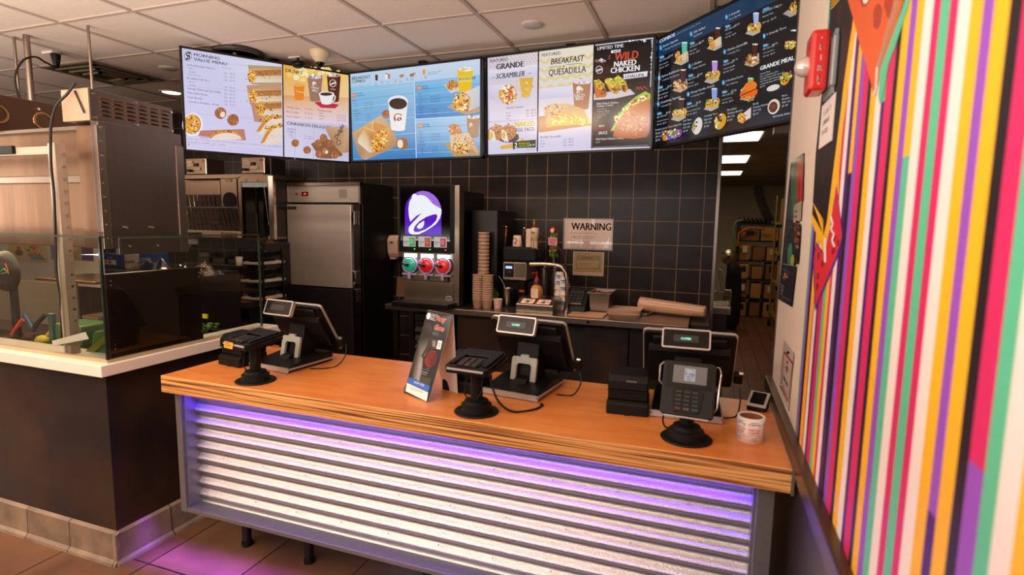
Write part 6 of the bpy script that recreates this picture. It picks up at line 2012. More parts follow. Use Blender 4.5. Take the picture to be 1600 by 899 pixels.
# prep table
t = thing('prep_table', 'stainless prep table with sunken pans behind the front glass', 'prep table', (-4, 2.0, 0))
MB().box(-7.0, -2.62, 1.78, 2.46, .82, .86).build('top', ss, t, bevel=.003)
MB().box(-7.0, -2.64, 1.82, 2.44, .1, .82).build('body', ssd, t)
gb = mat('greige_panel', '#8f8474', .35, metal=.5, var=.06)
za, zb_ = at(60, 500, Y=2.2).z, at(60, 440, Y=2.2).z
MB().box(-7.0, at(116, 470, Y=2.2).x, 2.2, 2.23, .90, zb_).build('rear_guard', gb, t, bevel=.003)
z_ = at(120, 440, Y=2.0).z
MB().box(at(58, 440, Y=2.0).x, at(150, 440, Y=2.0).x, 1.99, 2.3, z_ - .010, z_ + .006).build('shelf', mat('warm_steel', '#c8a47c', .25, metal=1), t, bevel=.002)
MB().box(at(128, 497, Y=2.05).x, at(152, 497, Y=2.05).x, 2.05, 2.3, at(140, 499, Y=2.05).z, at(140, 494, Y=2.05).z).build('small_shelf', mat('warm_steel', '#c8a47c', .25, metal=1), t, bevel=.002)
for x in (-4.6, -4.1, -3.6, -3.1):
    m2 = MB()
    m2.box(x - .2, x + .2, 1.80, 2.1, .861, .868)
    m2.build('pan_rim', ss, t, bevel=.002)
    MB().box(x - .185, x + .185, 1.815, 2.085, .862, .870).build('pan_well', bk2, t)
# things on it
gtub = mat('green_tub', '#2c5a24', .4, var=.15); ygr = mat('lime_tub', '#6a7a1c', .4)
t = thing('green_bin', 'dark green plastic bin with a lime rim behind the glass corner', 'bin', (-2.85, 1.86, .87))
x0, x1 = at(84, 530, Y=1.80).x, at(128, 530, Y=1.80).x
m2 = MB(); X0_, X1_, Z0_, Z1_ = px_box(m2, 82, 508, 128, 540, 1.80, .16); m2.build('bin', gtub, t, bevel=.01)
MB().box(X0_ - .012, X0_ + .022, 1.79, 1.81, .875, Z1_ + .05).build('teal_divider', mat('teal_plastic', '#1c4a48', .4), t, bevel=.004)
t = thing('lime_bin', 'lime and green bin partly behind the glass corner edge', 'bin', (-2.62, 1.75, .87))
MB().prism([(-2.76, .88), (-2.58, .90), (-2.545, 1.07), (-2.72, 1.03)], 1.735, 1.80, 'y').build('bin', gtub, t, bevel=.01)
MB().prism([(-2.77, .89), (-2.545, 1.045), (-2.545, 1.075), (-2.775, .93)], 1.725, 1.735, 'y').build('lime_rim', ygr, t, bevel=.003)
a_ = at(84, 541, Y=1.72)
m2 = MB()
pts = [at(82, 533, Y=1.645), at(134, 519, Y=1.645), at(139, 530, Y=1.636), at(83, 541, Y=1.636)]
m2.poly(pts)
o = m2.build('white_paper', mat('paper_white', '#f0e8de', .6, var=.02, emit='#000000'), solid=.002)
tag(o, 'bright white sheet leaning on the upright behind the front glass', 'paper')
for (x, y, c, nm, lb, dx) in ((27, 512, '#c8481c', 'tong_handle', 'orange tong handle leaning on the prep table', 14), (46, 505, '#2c4a6a', 'tong_handle', 'blue tong handle leaning on the prep table', -12), (60, 505, '#141210', 'tong_handle', 'black tong handle leaning on the prep table', 16)):
    p0 = at(x - dx * .6, y + 12, Y=1.95); p1 = at(x + dx * .6, y - 12, Y=1.98)
    p0.z = max(p0.z, .875)
    o = MB().tube([p0, (p0 + p1) / 2 + Vector((0, 0, .006)), p1], .012, 10).build(nm, mat('tong_' + c[1:], c, .4))
    tag(o, lb, 'tongs')
t = thing('yellow_scoop', 'yellow scoop by the green bin on the prep table', 'scoop', (-2.95, 1.82, .87))
m2 = MB(); m2.sphere(at(67, 532, Y=1.84), .04, 14, 8, (1.1, .8, .7)); m2.build('scoop', mat('scoop_yellow', '#a8a020', .4), t)
MB().cyl(at(70, 530, Y=1.84), at(78, 518, Y=1.86), .008).build('handle', mat('scoop_yellow', '#a8a020', .4), t)
m2 = MB()
for k in range(26):
    m2.sphere((random.uniform(-4.2, -3.0), random.uniform(1.84, 2.05), .873), random.uniform(.012, .03), 8, 5, (1.4, 1, .5))
o = m2.build('food_scraps', mat('dark_food', '#4a2414', .5, var=.5, scale=30))
tag(o, 'loose dark shredded food scattered in the prep pans', 'food', kind='stuff')
t = thing('black_bowl', 'black round bowl with green and red trim at far left behind the glass', 'bowl', at(12, 425, Y=1.95))
c_ = at(12, 424, Y=1.95)
MB(Matrix.Translation(c_) @ Matrix.Rotation(PI / 2, 4, 'X')).lathe([(.115, 0), (.112, .02), (.09, .05), (.05, .07), (.01, .075)], n=30).build('bowl', bk, t)
MB().tube([at(0, 424, Y=1.86), at(6, 420, Y=1.86), at(12, 426, Y=1.86), at(2, 428, Y=1.86)], .003, 6).build('green_trim', mat('trim_green', '#30a040', .4), t)
MB().tube([at(8, 412, Y=1.865), at(11, 420, Y=1.865), at(13, 428, Y=1.865)], .003, 6).build('red_trim', mat('trim_red', '#a03018', .4), t)
MB().cyl(Vector((c_.x, 1.97, .862)), Vector((c_.x, 1.97, c_.z)), .02).build('stand', bk, t)
c_ = at(160, 468, Y=1.86)
t = thing('black_disc', 'black round disc seen edge-on at the glass corner', 'disc', c_)
MB(Matrix.Translation((-2.575, 1.80, c_.z)) @ Matrix.Rotation(PI / 2, 4, 'X')).lathe([(.062, 0), (.062, .012), (.05, .02), (.0, .022)], n=28).build('disc', bk2, t)
MB().cyl((-2.575, 1.80, .86), (-2.575, 1.80, c_.z - .05), .008).build('post', bk2, t)
# white board with two printed panels at the back of the line
t = thing('poster_board', 'white back board with two printed panels seen through the glass', 'board', at(70, 438, Y=2.55))
m2 = MB(); px_box(m2, -90, 350, 157, 440, 2.55, .02); m2.build('board', mat('board_white', '#d8d2ca', .5), t)
zlo = at(70, 440, Y=2.55).z
MB().box(-5.3, -5.25, 2.56, 2.6, 0, zlo).box(-4.0, -3.95, 2.56, 2.6, 0, zlo).build('legs', ssd, t) if False else None
for x in (-5.3, -4.1):
    MB().box(x, x + .04, 2.555, 2.6, 0, zlo + .02).build('leg', ssd, t)


def poster(x0, y0, x1, y1, bgc, draw, nm):
    a_, b_ = at(x0, y0, Y=2.548), at(x1, y1, Y=2.548)
    A_ = Art((a_.x, 2.548, a_.z), (1, 0, 0), (0, 0, -1), b_.x - a_.x, a_.z - b_.z, [(x0, y0), (x1, y0), (x1, y1), (x0, y1)], off=.0008, eps=5e-5)
    A_.full(bgc)
    draw(A_)
    A_.build(nm, prt, t, back=.001)


def dr1(A_):
    A_.poly([(14, 352), (28, 352), (72, 407), (48, 407)], '#4f8aa0')
    A_.ell(48, 382, 13, 20, '#dca040', -35); A_.specks(52, 392, 10, 9, ['#4a8a30', '#c84020', '#e8d060'], 26, 2.4); A_.ell(28, 397, 7, 5, '#6a4a30'); A_.ell(28, 389, 3.6, 3.4, '#c83a28')


def dr2(A_):
    A_.rect(76, 350, 96, 410, '#8a7a94'); A_.rect(128, 350, 147, 408, '#4a2a78'); A_.ell(138, 372, 8, 10, '#7a4ab0')
    A_.pline([(78, 372), (86, 377), (95, 374)], 3, '#e8d0a0'); A_.ell(110, 385, 12, 16, '#d8b078'); A_.ell(110, 398, 10, 8, '#c8803c')


poster(10, 352, 75, 411, '#d8b878', dr1, 'printed_panel')
poster(76, 352, 147, 409, '#a89878', dr2, 'printed_panel')
# back line cabinet with glove boxes and bags
zb2 = at(200, 421, Y=2.75).z
o = MB().box(-4.3, at(318, 430, Y=2.75).x, 2.62, 3.05, .0, zb2).build('back_line_cabinet', mat('guard_brown', '#2e231e', .4, metal=.5), bevel=.004)
tag(o, 'dark cabinet behind the brown guard panel carrying the glove boxes', 'cabinet')
for k, (x0, x1, yt, c, tx, tc, lab) in enumerate(((157, 192, 396, '#1f4a8c', '59100', '#c82818', 'blue glove box with red 59100 on a white patch'), (193, 216, 397, '#b8b0aa', 'handi-foil', '#c03028', 'white and red foil box between the two blue boxes'), (217, 240, 395, '#1c4484', '59100', '#d8e0f0', 'blue glove box with pale 59100 behind the plastic bag'))):
    a_, b_ = at(x0, yt, Y=2.79), at(x1, 421, Y=2.79)
    t = thing('glove_box', lab, 'box', ((a_.x + b_.x) / 2, 2.8, zb2))
    MB().box(a_.x, b_.x - .004, 2.79, 2.91, zb2 + .001, a_.z).build('carton', mat('box_' + c[1:], c, .5, var=.04), t, bevel=.002)
    A = Art((a_.x, 2.7895, a_.z), (1, 0, 0), (0, 0, -1), b_.x - a_.x, a_.z - zb2, off=.0006)
    w_, h_ = A.w, A.h
    if k == 0:
        A.text(w_ * .3, h_ * .33, h_ * .22, 'essential', '#e0e8f4', .02, wide=.8); A.rect(w_ * .1, h_ * .45, w_ * .72, h_ * .78, '#e8e4e4'); A.text(w_ * .14, h_ * .73, h_ * .33, tx, tc, .04)
    elif k == 1:
        A.rect(0, h_ * .0, w_ * .06, h_, '#b82c28'); A.text(w_ * .06, h_ * .6, h_ * .26, tx, tc, .03, .2, wide=.95)
    else:
        A.text(w_ * .12, h_ * .5, h_ * .34, tx, tc, .03)
    A.build('printing', prt, t)
film = bpy.data.materials.new('clear_film')
film.use_nodes = True
nt = film.node_tree; N = nt.nodes; L = nt.links
N.remove(N['Principled BSDF'])
tr = N.new('ShaderNodeBsdfTransparent'); tr.inputs[0].default_value = (.88, .84, .80, 1)
gl = N.new('ShaderNodeBsdfGlossy'); gl.inputs['Roughness'].default_value = .15; gl.inputs[0].default_value = (.9, .8, .72, 1)
nz = N.new('ShaderNodeTexNoise'); nz.inputs['Scale'].default_value = 30
rp = N.new('ShaderNodeMapRange'); rp.inputs['From Min'].default_value = .45; rp.inputs['From Max'].default_value = .7; rp.inputs['To Min'].default_value = .08; rp.inputs['To Max'].default_value = .6
mxs = N.new('ShaderNodeMixShader')
L.new(nz.outputs[0], rp.inputs[0]); L.new(rp.outputs[0], mxs.inputs[0]); L.new(tr.outputs[0], mxs.inputs[1]); L.new(gl.outputs[0], mxs.inputs[2]); L.new(mxs.outputs[0], N['Material Output'].inputs[0])


def bag(x0, x1, yt, yb, Y, Z0, label, seed):
    a_, b_, c_ = at(x0, yb, Y=Y), at(x1, yb, Y=Y), at((x0 + x1) / 2, yt, Y=Y)
    rnd = random.Random(seed)
    ph = [rnd.uniform(0, 6) for _ in range(6)]
    hgt = c_.z - Z0

    def fn(u, v):
        s_ = math.sin(PI * u) ** .6 * math.sin(PI * v) ** .5
        w_ = .75 + .25 * math.sin(u * 9 + ph[0]) * math.cos(v * 5 + ph[1]) + .14 * math.sin(u * 21 + ph[2] + v * 7)
        return (a_.x + (b_.x - a_.x) * u + .012 * math.sin(v * 9 + ph[3]), Y - .03 + .14 * v, Z0 + .002 + hgt * s_ * w_)
    o_ = MB().sheet(fn, 34, 16).build('plastic_bag', film)
    return tag(o_, label, 'bag', 'clear plastic bags on the prep line')


bag(200, 262, 402, 421, 2.66, zb2, 'crumpled clear plastic bag in front of the second blue glove box', 3)
bag(262, 300, 411, 421, 2.66, zb2, 'long crumpled clear bag lying along the cabinet top', 5)
bag(296, 328, 406, 421, 2.66, zb2, 'peaked clear bag at the right end of the dark cabinet', 8)

# worktable and shelves beyond
WTZ = at(350, 470, Y=3.3).z
t = thing('kitchen_table', 'brown-black kitchen work table with open shelves left of the black cabinet', 'work table', (-3.7, 3.6, 0))
x0, x1 = at(290, 465, Y=3.3).x, at(385, 468, Y=3.3).x
MB().box(x0 - .6, x1, 3.30, 3.74, WTZ - .05, WTZ).build('top', mat('brown_steel', '#6a5240', .35, metal=.8), t, bevel=.004)
xm = at(349, 490, Y=3.3).x
MB().box(x0 - .6, xm, 3.33, 3.73, .3, WTZ - .05).build('cupboard', mat('cupboard_brown', '#3a2c24', .5), t, bevel=.004)
for z in (.28, .55, WTZ - .3):
    MB().box(xm, x1, 3.33, 3.71, z, z + .015).build('shelf', ssd, t)
MB().box(x1 - .02, x1, 3.33, 3.73, 0, WTZ - .05).build('end_panel', bk2, t)
MB().box(xm, x1, 3.71, 3.73, .1, WTZ - .05).build('back_panel', bk2, t)
p = at(382, 510, Y=3.35)
o = MB().box(p.x - .05, p.x + .045, 3.36, 3.46, .566, p.z + .03).build('red_box', mat('red_box', '#8c1810', .5), bevel=.004)
tag(o, 'red box on the open shelf of the kitchen table', 'box')
# pans and gadgets on the table
for (x, y, r_, lab) in ((362, 449, .085, 'shallow round steel pan on the kitchen table'), (338, 452, .05, 'small round steel lid on the kitchen table')):
    p = at(x, y, Y=3.55)
    o = MB().lathe([(.0, 0), (r_ * .8, 0), (r_, .02), (r_ * .97, .022), (r_ * .78, .006), (0, .006)], (p.x, 3.55, WTZ + .001), 26, caps=False).build('steel_dish', ss)
    tag(o, lab, 'pan')
t = thing('sealer_gun', 'black and red upright dispenser gun on the kitchen table', 'dispenser', (0, 0, 0))
p0, p1 = at(331, 462, Y=3.45), at(330, 432, Y=3.45)
MB().lathe([(.03, 0), (.03, .05), (.012, .06), (.012, p1.z - WTZ), (.024, p1.z - WTZ)], (p1.x, 3.45, WTZ), 14).build('body', bk, t)
MB().lathe([(.013, .10), (.015, .15), (.013, .16)], (p1.x, 3.45, WTZ), 14).build('red_band', rd, t)
MB().lathe([(.024, 0), (.034, .022), (.02, .03)], (p1.x, 3.45, p1.z), 14).build('red_cap', rd, t)
MB().tube([(p1.x + .02, 3.45, WTZ + .16), (p1.x + .08, 3.45, WTZ + .10), (p1.x + .15, 3.45, WTZ + .06)], .012, 8).build('lever', bk, t)
bag(303, 348, 449, 478, 3.2, WTZ - .11, 'clear bag slumped over the near edge of the kitchen table', 12)
# wall shelf with pots
zsh = at(340, 412, Y=4.3).z
t = thing('wall_shelf', 'narrow steel wall shelf with dark pans above the kitchen table', 'wall shelf', (at(340, 412, Y=4.3).x, 4.4, zsh))
MB().box(at(288, 412, Y=4.3).x, at(388, 412, Y=4.3).x, 4.28, YB - .002, zsh - .02, zsh).build('shelf', ssd, t, bevel=.002)
for k, x in enumerate((317, 341, 365)):
    m2 = MB(); px_box(m2, x - 9, 403, x + 10, 411, 4.32, .2)
    lo = min(v.z for v in m2.v)
    o = m2.build('shallow_pan', mat('grey_pan', '#4a443e', .4, metal=.7), bevel=.004)
    o.location.z = zsh + .001
    tag(o, 'shallow grey pan on the wall shelf, %s of three' % ('left', 'middle', 'right')[k], 'pan', 'pans on the wall shelf')
m2 = MB(); px_box(m2, 308, 395, 325, 403, 4.5, .1)
o = m2.build('wall_socket_box', mat('socket_grey', '#6a6258', .5), bevel=.004)
tag(o, 'grey socket box on the tiled wall above the wall shelf', 'socket')
o.location.y = YB - .052
# scoop bins
t = thing('bin_rack', 'three-tier rack of black scoop bins on white trays by the glass end', 'bin rack', (at(393, 465, Y=3.4).x, 3.5, WTZ))
xa, xb = at(374, 430, Y=3.4).x, at(409, 430, Y=3.4).x
for x in (xa, xb):
    MB().box(x - .008, x + .008, 3.4, 3.42, WTZ, at(392, 388, Y=3.4).z).build('post', ssd, t)
    MB().box(x - .008, x + .008, 3.62, 3.64, WTZ, at(392, 388, Y=3.4).z).build('post', ssd, t)
for k, yy in enumerate((412, 440, 467)):
    z = at(395, yy, Y=3.4).z
    z = max(z, WTZ + .012)
    tr_ = MB().box(xa + .03, xb, 3.38, 3.66, z - .008, z + .012).build('tray', mat('tray_white', '#bcae9e', .5), t, bevel=.003)
    w_ = (xb - xa)
    m2 = MB()

    def fn(u, v):
        a = PI * (1 + u)
        return (xa + w_ * .6 + w_ * .36 * math.cos(a), 3.39 + v * .24, z + .10 + .085 * math.sin(a))
    m2.sheet(fn, 16, 2)
    m2.add([fn(i / 16, 0) for i in range(17)], [tuple(range(17))])
    m2.build('scoop_bin', bk, t, solid=.003)
p = at(377, 408, Y=3.38)
o = MB().lathe([(.022, 0), (.026, .07), (.0, .07)], (p.x, 3.36, at(377, 415, Y=3.38).z), 16).build('paper_roll', mat('tray_white', '#bcae9e', .5))
tag(o, 'small pale paper roll at the top left of the bin rack', 'roll')
# black cabinet column between table and fridge
p0, p1 = at(410, 560, Y=3.75), at(455, 378, Y=3.75)
o = MB().box(at(411, 470, Y=3.75).x, -3.615, 3.755, 4.06, 0, at(430, 381, Y=3.75).z).build('black_cabinet', mat('satin_black_panel', '#141110', .3), bevel=.004)
tag(o, 'tall satin black cabinet immediately left of the stainless fridge', 'cabinet')
# holding cabinet
HY = 3.9
t = thing('holding_cabinet', 'stainless holding cabinet with wire racks and a glass door, under the first screen', 'food warmer', (-4.15, 4.1, H - .19))
hb = mat('cabinet_brown_steel', '#7a6452', .32, metal=.9, var=.1)
C4 = lambda x, y: (285 + x / 5.448, 235 + y / 5.448)


def hbox(nm, x0, y0, x1, y1, m, Y=HY, d=.02, bv=.002):
    mb_ = MB()
    a_ = C4(x0, y0); b_ = C4(x1, y1)
    px_box(mb_, a_[0], a_[1], b_[0], b_[1], Y, d)
    return mb_.build(nm, m, t, bevel=bv)


hbox('top_band', -60, 205, 690, 240, hb, d=.55)
hbox('top_band', 690, 205, 760, 240, hb, d=.17)
hbox('floor_band', -60, 738, 690, 760, hb, d=.55)
hbox('floor_band', 690, 738, 778, 760, hb, d=.17)
hbox('back_panel', -60, 240, 690, 740, mat('warmer_back', '#3a2c24', .4, metal=.6), Y=HY + .45, d=.02)
hbox('left_upper_panel', -60, 240, 322, 380, hb, Y=HY + .10)
hbox('vent_panel', 328, 240, 465, 490, hb, Y=HY + .02)
mb = MB(Matrix.Translation(at(*C4(402, 430), Y=HY + .017)) @ Matrix.Rotation(PI / 2, 4, 'X'))
mb.lathe([(.0, 0), (.075, 0), (.078, .004)], n=28); mb.build('round_opening', bk2, t)
hbox('centre_post', 480, 225, 508, 745, hb, d=.04)
hbox('mid_rail', -60, 480, 475, 492, hb, Y=HY + .01, d=.01)
hbox('door_top', 490, 215, 760, 272, hb, Y=HY - .012)
hbox('right_stile', 735, 215, 778, 760, mat('bright_steel', '#c0b4a8', .22, metal=1), Y=HY - .014, d=.03)
a_, b_ = at(*C4(505, 275), Y=HY - .01), at(*C4(738, 738), Y=HY - .01)
MB().poly([(a_.x, HY - .01, b_.z), (b_.x, HY - .01, b_.z), (b_.x, HY - .01, a_.z), (a_.x, HY - .01, a_.z)]).build('door_glass', gm, t)
MB().box(-3.664, -3.649, HY, 4.075, at(440, 375, Y=HY).z, at(440, 246, Y=HY).z).build('black_side', mat('satin_black_panel', '#141110', .3), t, bevel=.002)
hbox('inner_post', 620, 275, 638, 738, ssd, Y=HY + .2)
hbox('price_ledge', -60, 685, 490, 738, mat('ledge_cream', '#d0b89a', .5), Y=HY - .02, d=.05)
a_ = at(*C4(328, 700), Y=HY - .021)
A = Art((a_.x, HY - .0212, a_.z), (1, 0, 0), (0, 0, -1), .20, .045, off=.0005)
for k in range(7):
    A.rect(.002 + k * .028, 0, .026 + k * .028, .045, ('#3a342c', '#b85c24', '#2a5a40', '#4a4038')[k % 4]); A.poly([(.006 + k * .028, .01), (.022 + k * .028, .01), (.014 + k * .028, .032)], '#e0cdb4')
A.build('picture_strip', prt, t)
rodm = mat('bright_steel', '#c0b4a8', .22, metal=1)
for k in range(13):
    x = 35 + k * 36
    m2 = MB().tube([at(*C4(x - 16, 380 if x < 320 else 495), Y=HY + .28), at(*C4(x + 26, 680), Y=HY + .12)], .0045, 6)
    m2.build('wire', rodm, t)
for yy in (500, 590, 630):
    MB().tube([at(*C4(10, yy), Y=HY + .2), at(*C4(478, yy), Y=HY + .2)], .004, 6).build('cross_wire', ssd, t)
MB().tube([at(*C4(695, 300), Y=HY + .1), at(*C4(738, 640), Y=HY + .06)], .005, 6).build('wire', rodm, t)
for (x0, x1) in ((365, 412), (490, 542), (580, 634)):
    a_ = C4(x0, 246 if x0 < 480 else 248); b_ = C4(x1, 270)
    m2 = MB(); px_box(m2, a_[0], a_[1], b_[0], b_[1], HY - .018 if x0 > 480 else HY + .012, .004); m2.build('label_tag', mat('tag_cream', '#d8c8b0', .5), t)
for (x0, y0, x1, y1, lab) in ((32, 70, 205, 203, 'left small control box with cream labels on top of the holding cabinet'), (506, 60, 700, 194, 'right small control box with cream labels on top of the holding cabinet')):
    t = thing('control_box', lab, 'control box', at(*C4((x0 + x1) / 2, y1), Y=HY + .02), group='control boxes on the holding cabinet')
    hbox('case', x0, y0, x1, y1, hb, Y=HY + .02, d=.2)
    hbox('edge', x1 - 10, y0, x1, y1, rodm, Y=HY + .012, d=.01)
    for (u0, v0, u1, v1, mm) in ((.04, .15, .3, .32, 'tag'), (.06, .35, .34, .5, 'tag'), (.4, .3, .56, .5, 'blk'), (.35, .55, .68, .74, 'tag'), (.68, .82, .95, .97, 'tag'), (.77, .1, .92, .22, 'red')):
        hbox('label', x0 + (x1 - x0) * u0, y0 + (y1 - y0) * v0, x0 + (x1 - x0) * u1, y0 + (y1 - y0) * v1, {'tag': mat('tag_cream', '#d8c8b0', .5), 'blk': bk, 'red': rd}[mm], Y=HY + .012, d=.008, bv=0)
    hbox('clamp', x0 - 12, y0 + 92, x0 + 30, y0 + 112, bk, Y=HY - .005, d=.02)
p = C4(85, 770)
m2 = MB(); px_box(m2, C4(42, 740)[0], C4(42, 700)[1], C4(145, 740)[0], C4(42, 738)[1], HY - .05, .03)
o = m2.build('ticket_holder', ssd, bevel=.002); tag(o, 'steel ticket clip on the ledge of the holding cabinet', 'clip')
t = thing('hanging_tag', 'small white tag box hanging below the holding cabinet', 'tag', at(*C4(85, 740), Y=HY))
hbox('plate', 42, 742, 130, 800, mat('tag_white', '#c8beb4', .5), Y=HY + .02, d=.02)
MB().tube([at(*C4(70, 800), Y=HY + .03), at(*C4(62, 818), Y=HY + .03), at(*C4(76, 822), Y=HY + .03), at(*C4(80, 800), Y=HY + .03)], .003, 6).build('wire_hook', chrome, t)
# copper wire strainer
t = thing('wire_strainer', 'round copper wire strainer hanging by the glass end', 'strainer', at(421, 384, Y=3.88))
c_ = at(421, 384, Y=3.88)
for r_ in (.05, .035, .022):
    MB().tube([(c_.x + r_ * math.cos(k * PI / 10), 3.88 + .006 * math.sin(k), c_.z + r_ * math.sin(k * PI / 10)) for k in range(20)], .0028, 6, closed=True).build('ring', mat('copper', '#a86a3c', .3, metal=.9), t)
for k in range(6):
    a = k * PI / 6
    MB().tube([(c_.x - .05 * math.cos(a), 3.88, c_.z - .05 * math.sin(a)), (c_.x, 3.872, c_.z), (c_.x + .05 * math.cos(a), 3.88, c_.z + .05 * math.sin(a))], .0022, 6).build('spoke', mat('copper', '#a86a3c', .3, metal=.9), t)
MB().tube([(c_.x, 3.88, c_.z + .05), (c_.x, 3.878, c_.z + .075), (c_.x, 3.9, c_.z + .10)], .003, 6).build('hook', chrome, t)
# greens beyond the guard panel
t = thing('lettuce_tub', 'tub of green lettuce with a yellow label beyond the guard panel', 'tub', at(318, 512, Y=2.35))
p = at(318, 518, Y=2.35)
MB().box(p.x - .05, p.x + .06, 2.32, 2.45, .865, p.z).build('tub', bk, t, bevel=.004)
m2 = MB()
for k in range(34):
    m2.sphere((p.x + random.uniform(-.04, .05), 2.37 + random.uniform(-.04, .04), p.z + random.uniform(0, .045)), .016, 7, 5, (1.3, 1, .5))
o = m2.build('lettuce', mat('leaf_green', '#4a6a24', .5, var=.4, scale=60), t); o['kind'] = 'stuff'
p2 = at(317, 494, Y=2.34)
MB().box(p2.x - .03, p2.x + .035, 2.335, 2.345, p2.z - .012, p2.z + .012).build('yellow_label', mat('label_yellow', '#b8b820', .5), t)
MB().box(p2.x - .035, p2.x - .03, 2.335, 2.345, p.z, p2.z + .012).build('label_stem', bk, t)
MB().sphere(at(360, 521, Y=2.3), .008).build('blue_light', mat('led_blue', '#2040ff', .4, emit='#3060ff', es=4), t)
# ================================================================ ceiling fittings
cw = mat('fitting_white', '#d9cdbf', .4, var=.03)
for i, (px_, py_, lab) in enumerate(((832, 38, 'round white speaker disc in the ceiling above the screens'), (263, 106, 'small round disc in the ceiling left of the first menu screen'))):
    p = at(px_, py_, Z=CEIL)
    t = thing('ceiling_disc', lab, 'ceiling disc', (p.x, p.y, CEIL - .012), group='small discs in the ceiling')
    MB().lathe([(.0, -.012), (.052, -.012), (.058, -.008), (.060, -.0005)], (p.x, p.y, CEIL), 32).build('cover', mat('disc_plastic', '#b3a6a0', .5), t)
    MB().lathe([(.060, -.004), (.066, -.004), (.066, -.0005)], (p.x, p.y, CEIL), 32, caps=False).build('rim', cw, t)
p = at(268, 144, Z=CEIL)
t = thing('recessed_downlight', 'lit round recessed ceiling light left of the first menu screen', 'ceiling light', (p.x, p.y, CEIL - .01))
MB().lathe([(.075, -.004), (.095, -.012), (.105, -.001), (.075, -.001), (.075, -.004)], (p.x, p.y, CEIL), 32, caps=False).build('trim_ring', cw, t)
MB().lathe([(.0, -.008), (.074, -.006), (.074, -.002)], (p.x, p.y, CEIL), 32).build('lens', mat('lamp_glow', '#fff0dc', .4, emit='#ffeeda', es=7.), t)
# dome camera
p = at(500, 80, Z=CEIL)
t = thing('dome_camera', 'white dome security camera hanging from the ceiling above the DRINKS screen', 'security camera', (p.x, p.y, CEIL - .1))
MB().lathe([(.028, -.075), (.040, -.062), (.062, -.03), (.066, -.004), (.066, -.0005)], (p.x, p.y, CEIL), 30).build('housing', mat('camera_cream', '#d4c09a', .4), t)
MB().lathe([(.0, -.105), (.016, -.100), (.026, -.085), (.027, -.074)], (p.x, p.y, CEIL), 24).build('lens_dome', glassy, t)
p = at(462, 88, Z=CEIL)
t = thing('track_camera', 'small black camera under a white ceiling clip beside the dome camera', 'security camera', (p.x, p.y, CEIL - .08))
MB().box(p.x - .06, p.x + .04, p.y - .012, p.y + .012, CEIL - .012, CEIL - .001).build('clip', cw, t, bevel=.003)
MB().sphere((p.x + .02, p.y, CEIL - .055), .04, sq=(1.3, 1, .7)).cyl((p.x + .02, p.y, CEIL - .05), (p.x + .02, p.y, CEIL - .01), .01).build('camera_body', bk, t)
# round surface lamp behind screen 1
p = at(400, 84, Z=CEIL)
p = at(372, 80, Z=CEIL)
t = thing('ring_fitting', 'wide round dark-rimmed ceiling fitting half hidden behind the first screen', 'ceiling fitting', (p.x, p.y, CEIL - .03))
MB().lathe([(.13, -.03), (.16, -.03), (.165, -.001), (.13, -.001), (.13, -.03)], (p.x, p.y, CEIL), 36, caps=False).build('rim', mat('fitting_dark', '#3a3431', .4), t)
MB().lathe([(0, -.02), (.13, -.02)], (p.x, p.y, CEIL), 36).build('lens', mat('fitting_grey', '#8f8478', .4), t)
MB().cyl((p.x, p.y - .03, CEIL - .02), (p.x + .02, p.y - .05, CEIL - .042), .012).build('stem', cw, t)
# air diffuser behind first screen edge and metal duct opening far left
a_ = at(283, 84, Z=CEIL)
t = thing('air_diffuser', 'square metal air diffuser in the ceiling over the oven line', 'air vent', (-4.65, 3.2, CEIL - .02))
dfm = mat('diffuser_metal', '#a89a80', .35, metal=.7)
for k, s_ in enumerate((.29, .23, .17, .11)):
    m2 = MB()
    for (xa, xb, ya, yb) in ((-s_, s_, -s_, -s_ + .022), (-s_, s_, s_ - .022, s_), (-s_, -s_ + .022, -s_, s_), (s_ - .022, s_, -s_, s_)):
        m2.box(-4.65 + xa, -4.65 + xb, 3.2 + ya, 3.2 + yb, CEIL - .012 - .008 * k, CEIL - .006 - .006 * k)
    m2.build('louvre_ring', dfm, t)
o = MB().box(-4.93, -4.37, 2.92, 3.48, CEIL - .004, CEIL - .001).build('duct_dark', mat('duct_shadow', '#4a4438', .6), t)
# outlet box with plug and cord
p = at(82, 81, Z=CEIL)
t = thing('ceiling_outlet', 'small white power outlet on the ceiling with a black plug in it', 'outlet', (p.x, p.y, CEIL - .02))
MB().box(p.x - .07, p.x + .04, p.y - .03, p.y + .03, CEIL - .016, CEIL - .001).build('box', cw, t, bevel=.003)
MB().lathe([(.012, -.11), (.02, -.09), (.03, -.03), (.03, -.017)], (p.x + .03, p.y, CEIL), 12).build('plug', bk, t)
PP = [at(92, 95, Y=p.y), at(88, 104, Y=p.y), at(72, 98, Y=2.5), at(56, 89, Y=2.4), at(38, 93, Y=2.3), at(26, 110, Y=2.2), at(24, 128, Y=2.1), at(30, 155, Y=2.05)]
cable(PP, .006, 'black cord looping from the ceiling outlet down behind the hood')
o_ = at(42, 70, Y=2.4), at(32, 160, Y=2.4)
t = thing('conduit', 'thin vertical steel conduit rising to the ceiling at far left', 'conduit', (o_[0].x, 2.4, 2.0))
MB().cyl((o_[0].x, 2.4, z1_), (o_[0].x, 2.4, CEIL - .001), .018).build('pipe', ss, t)

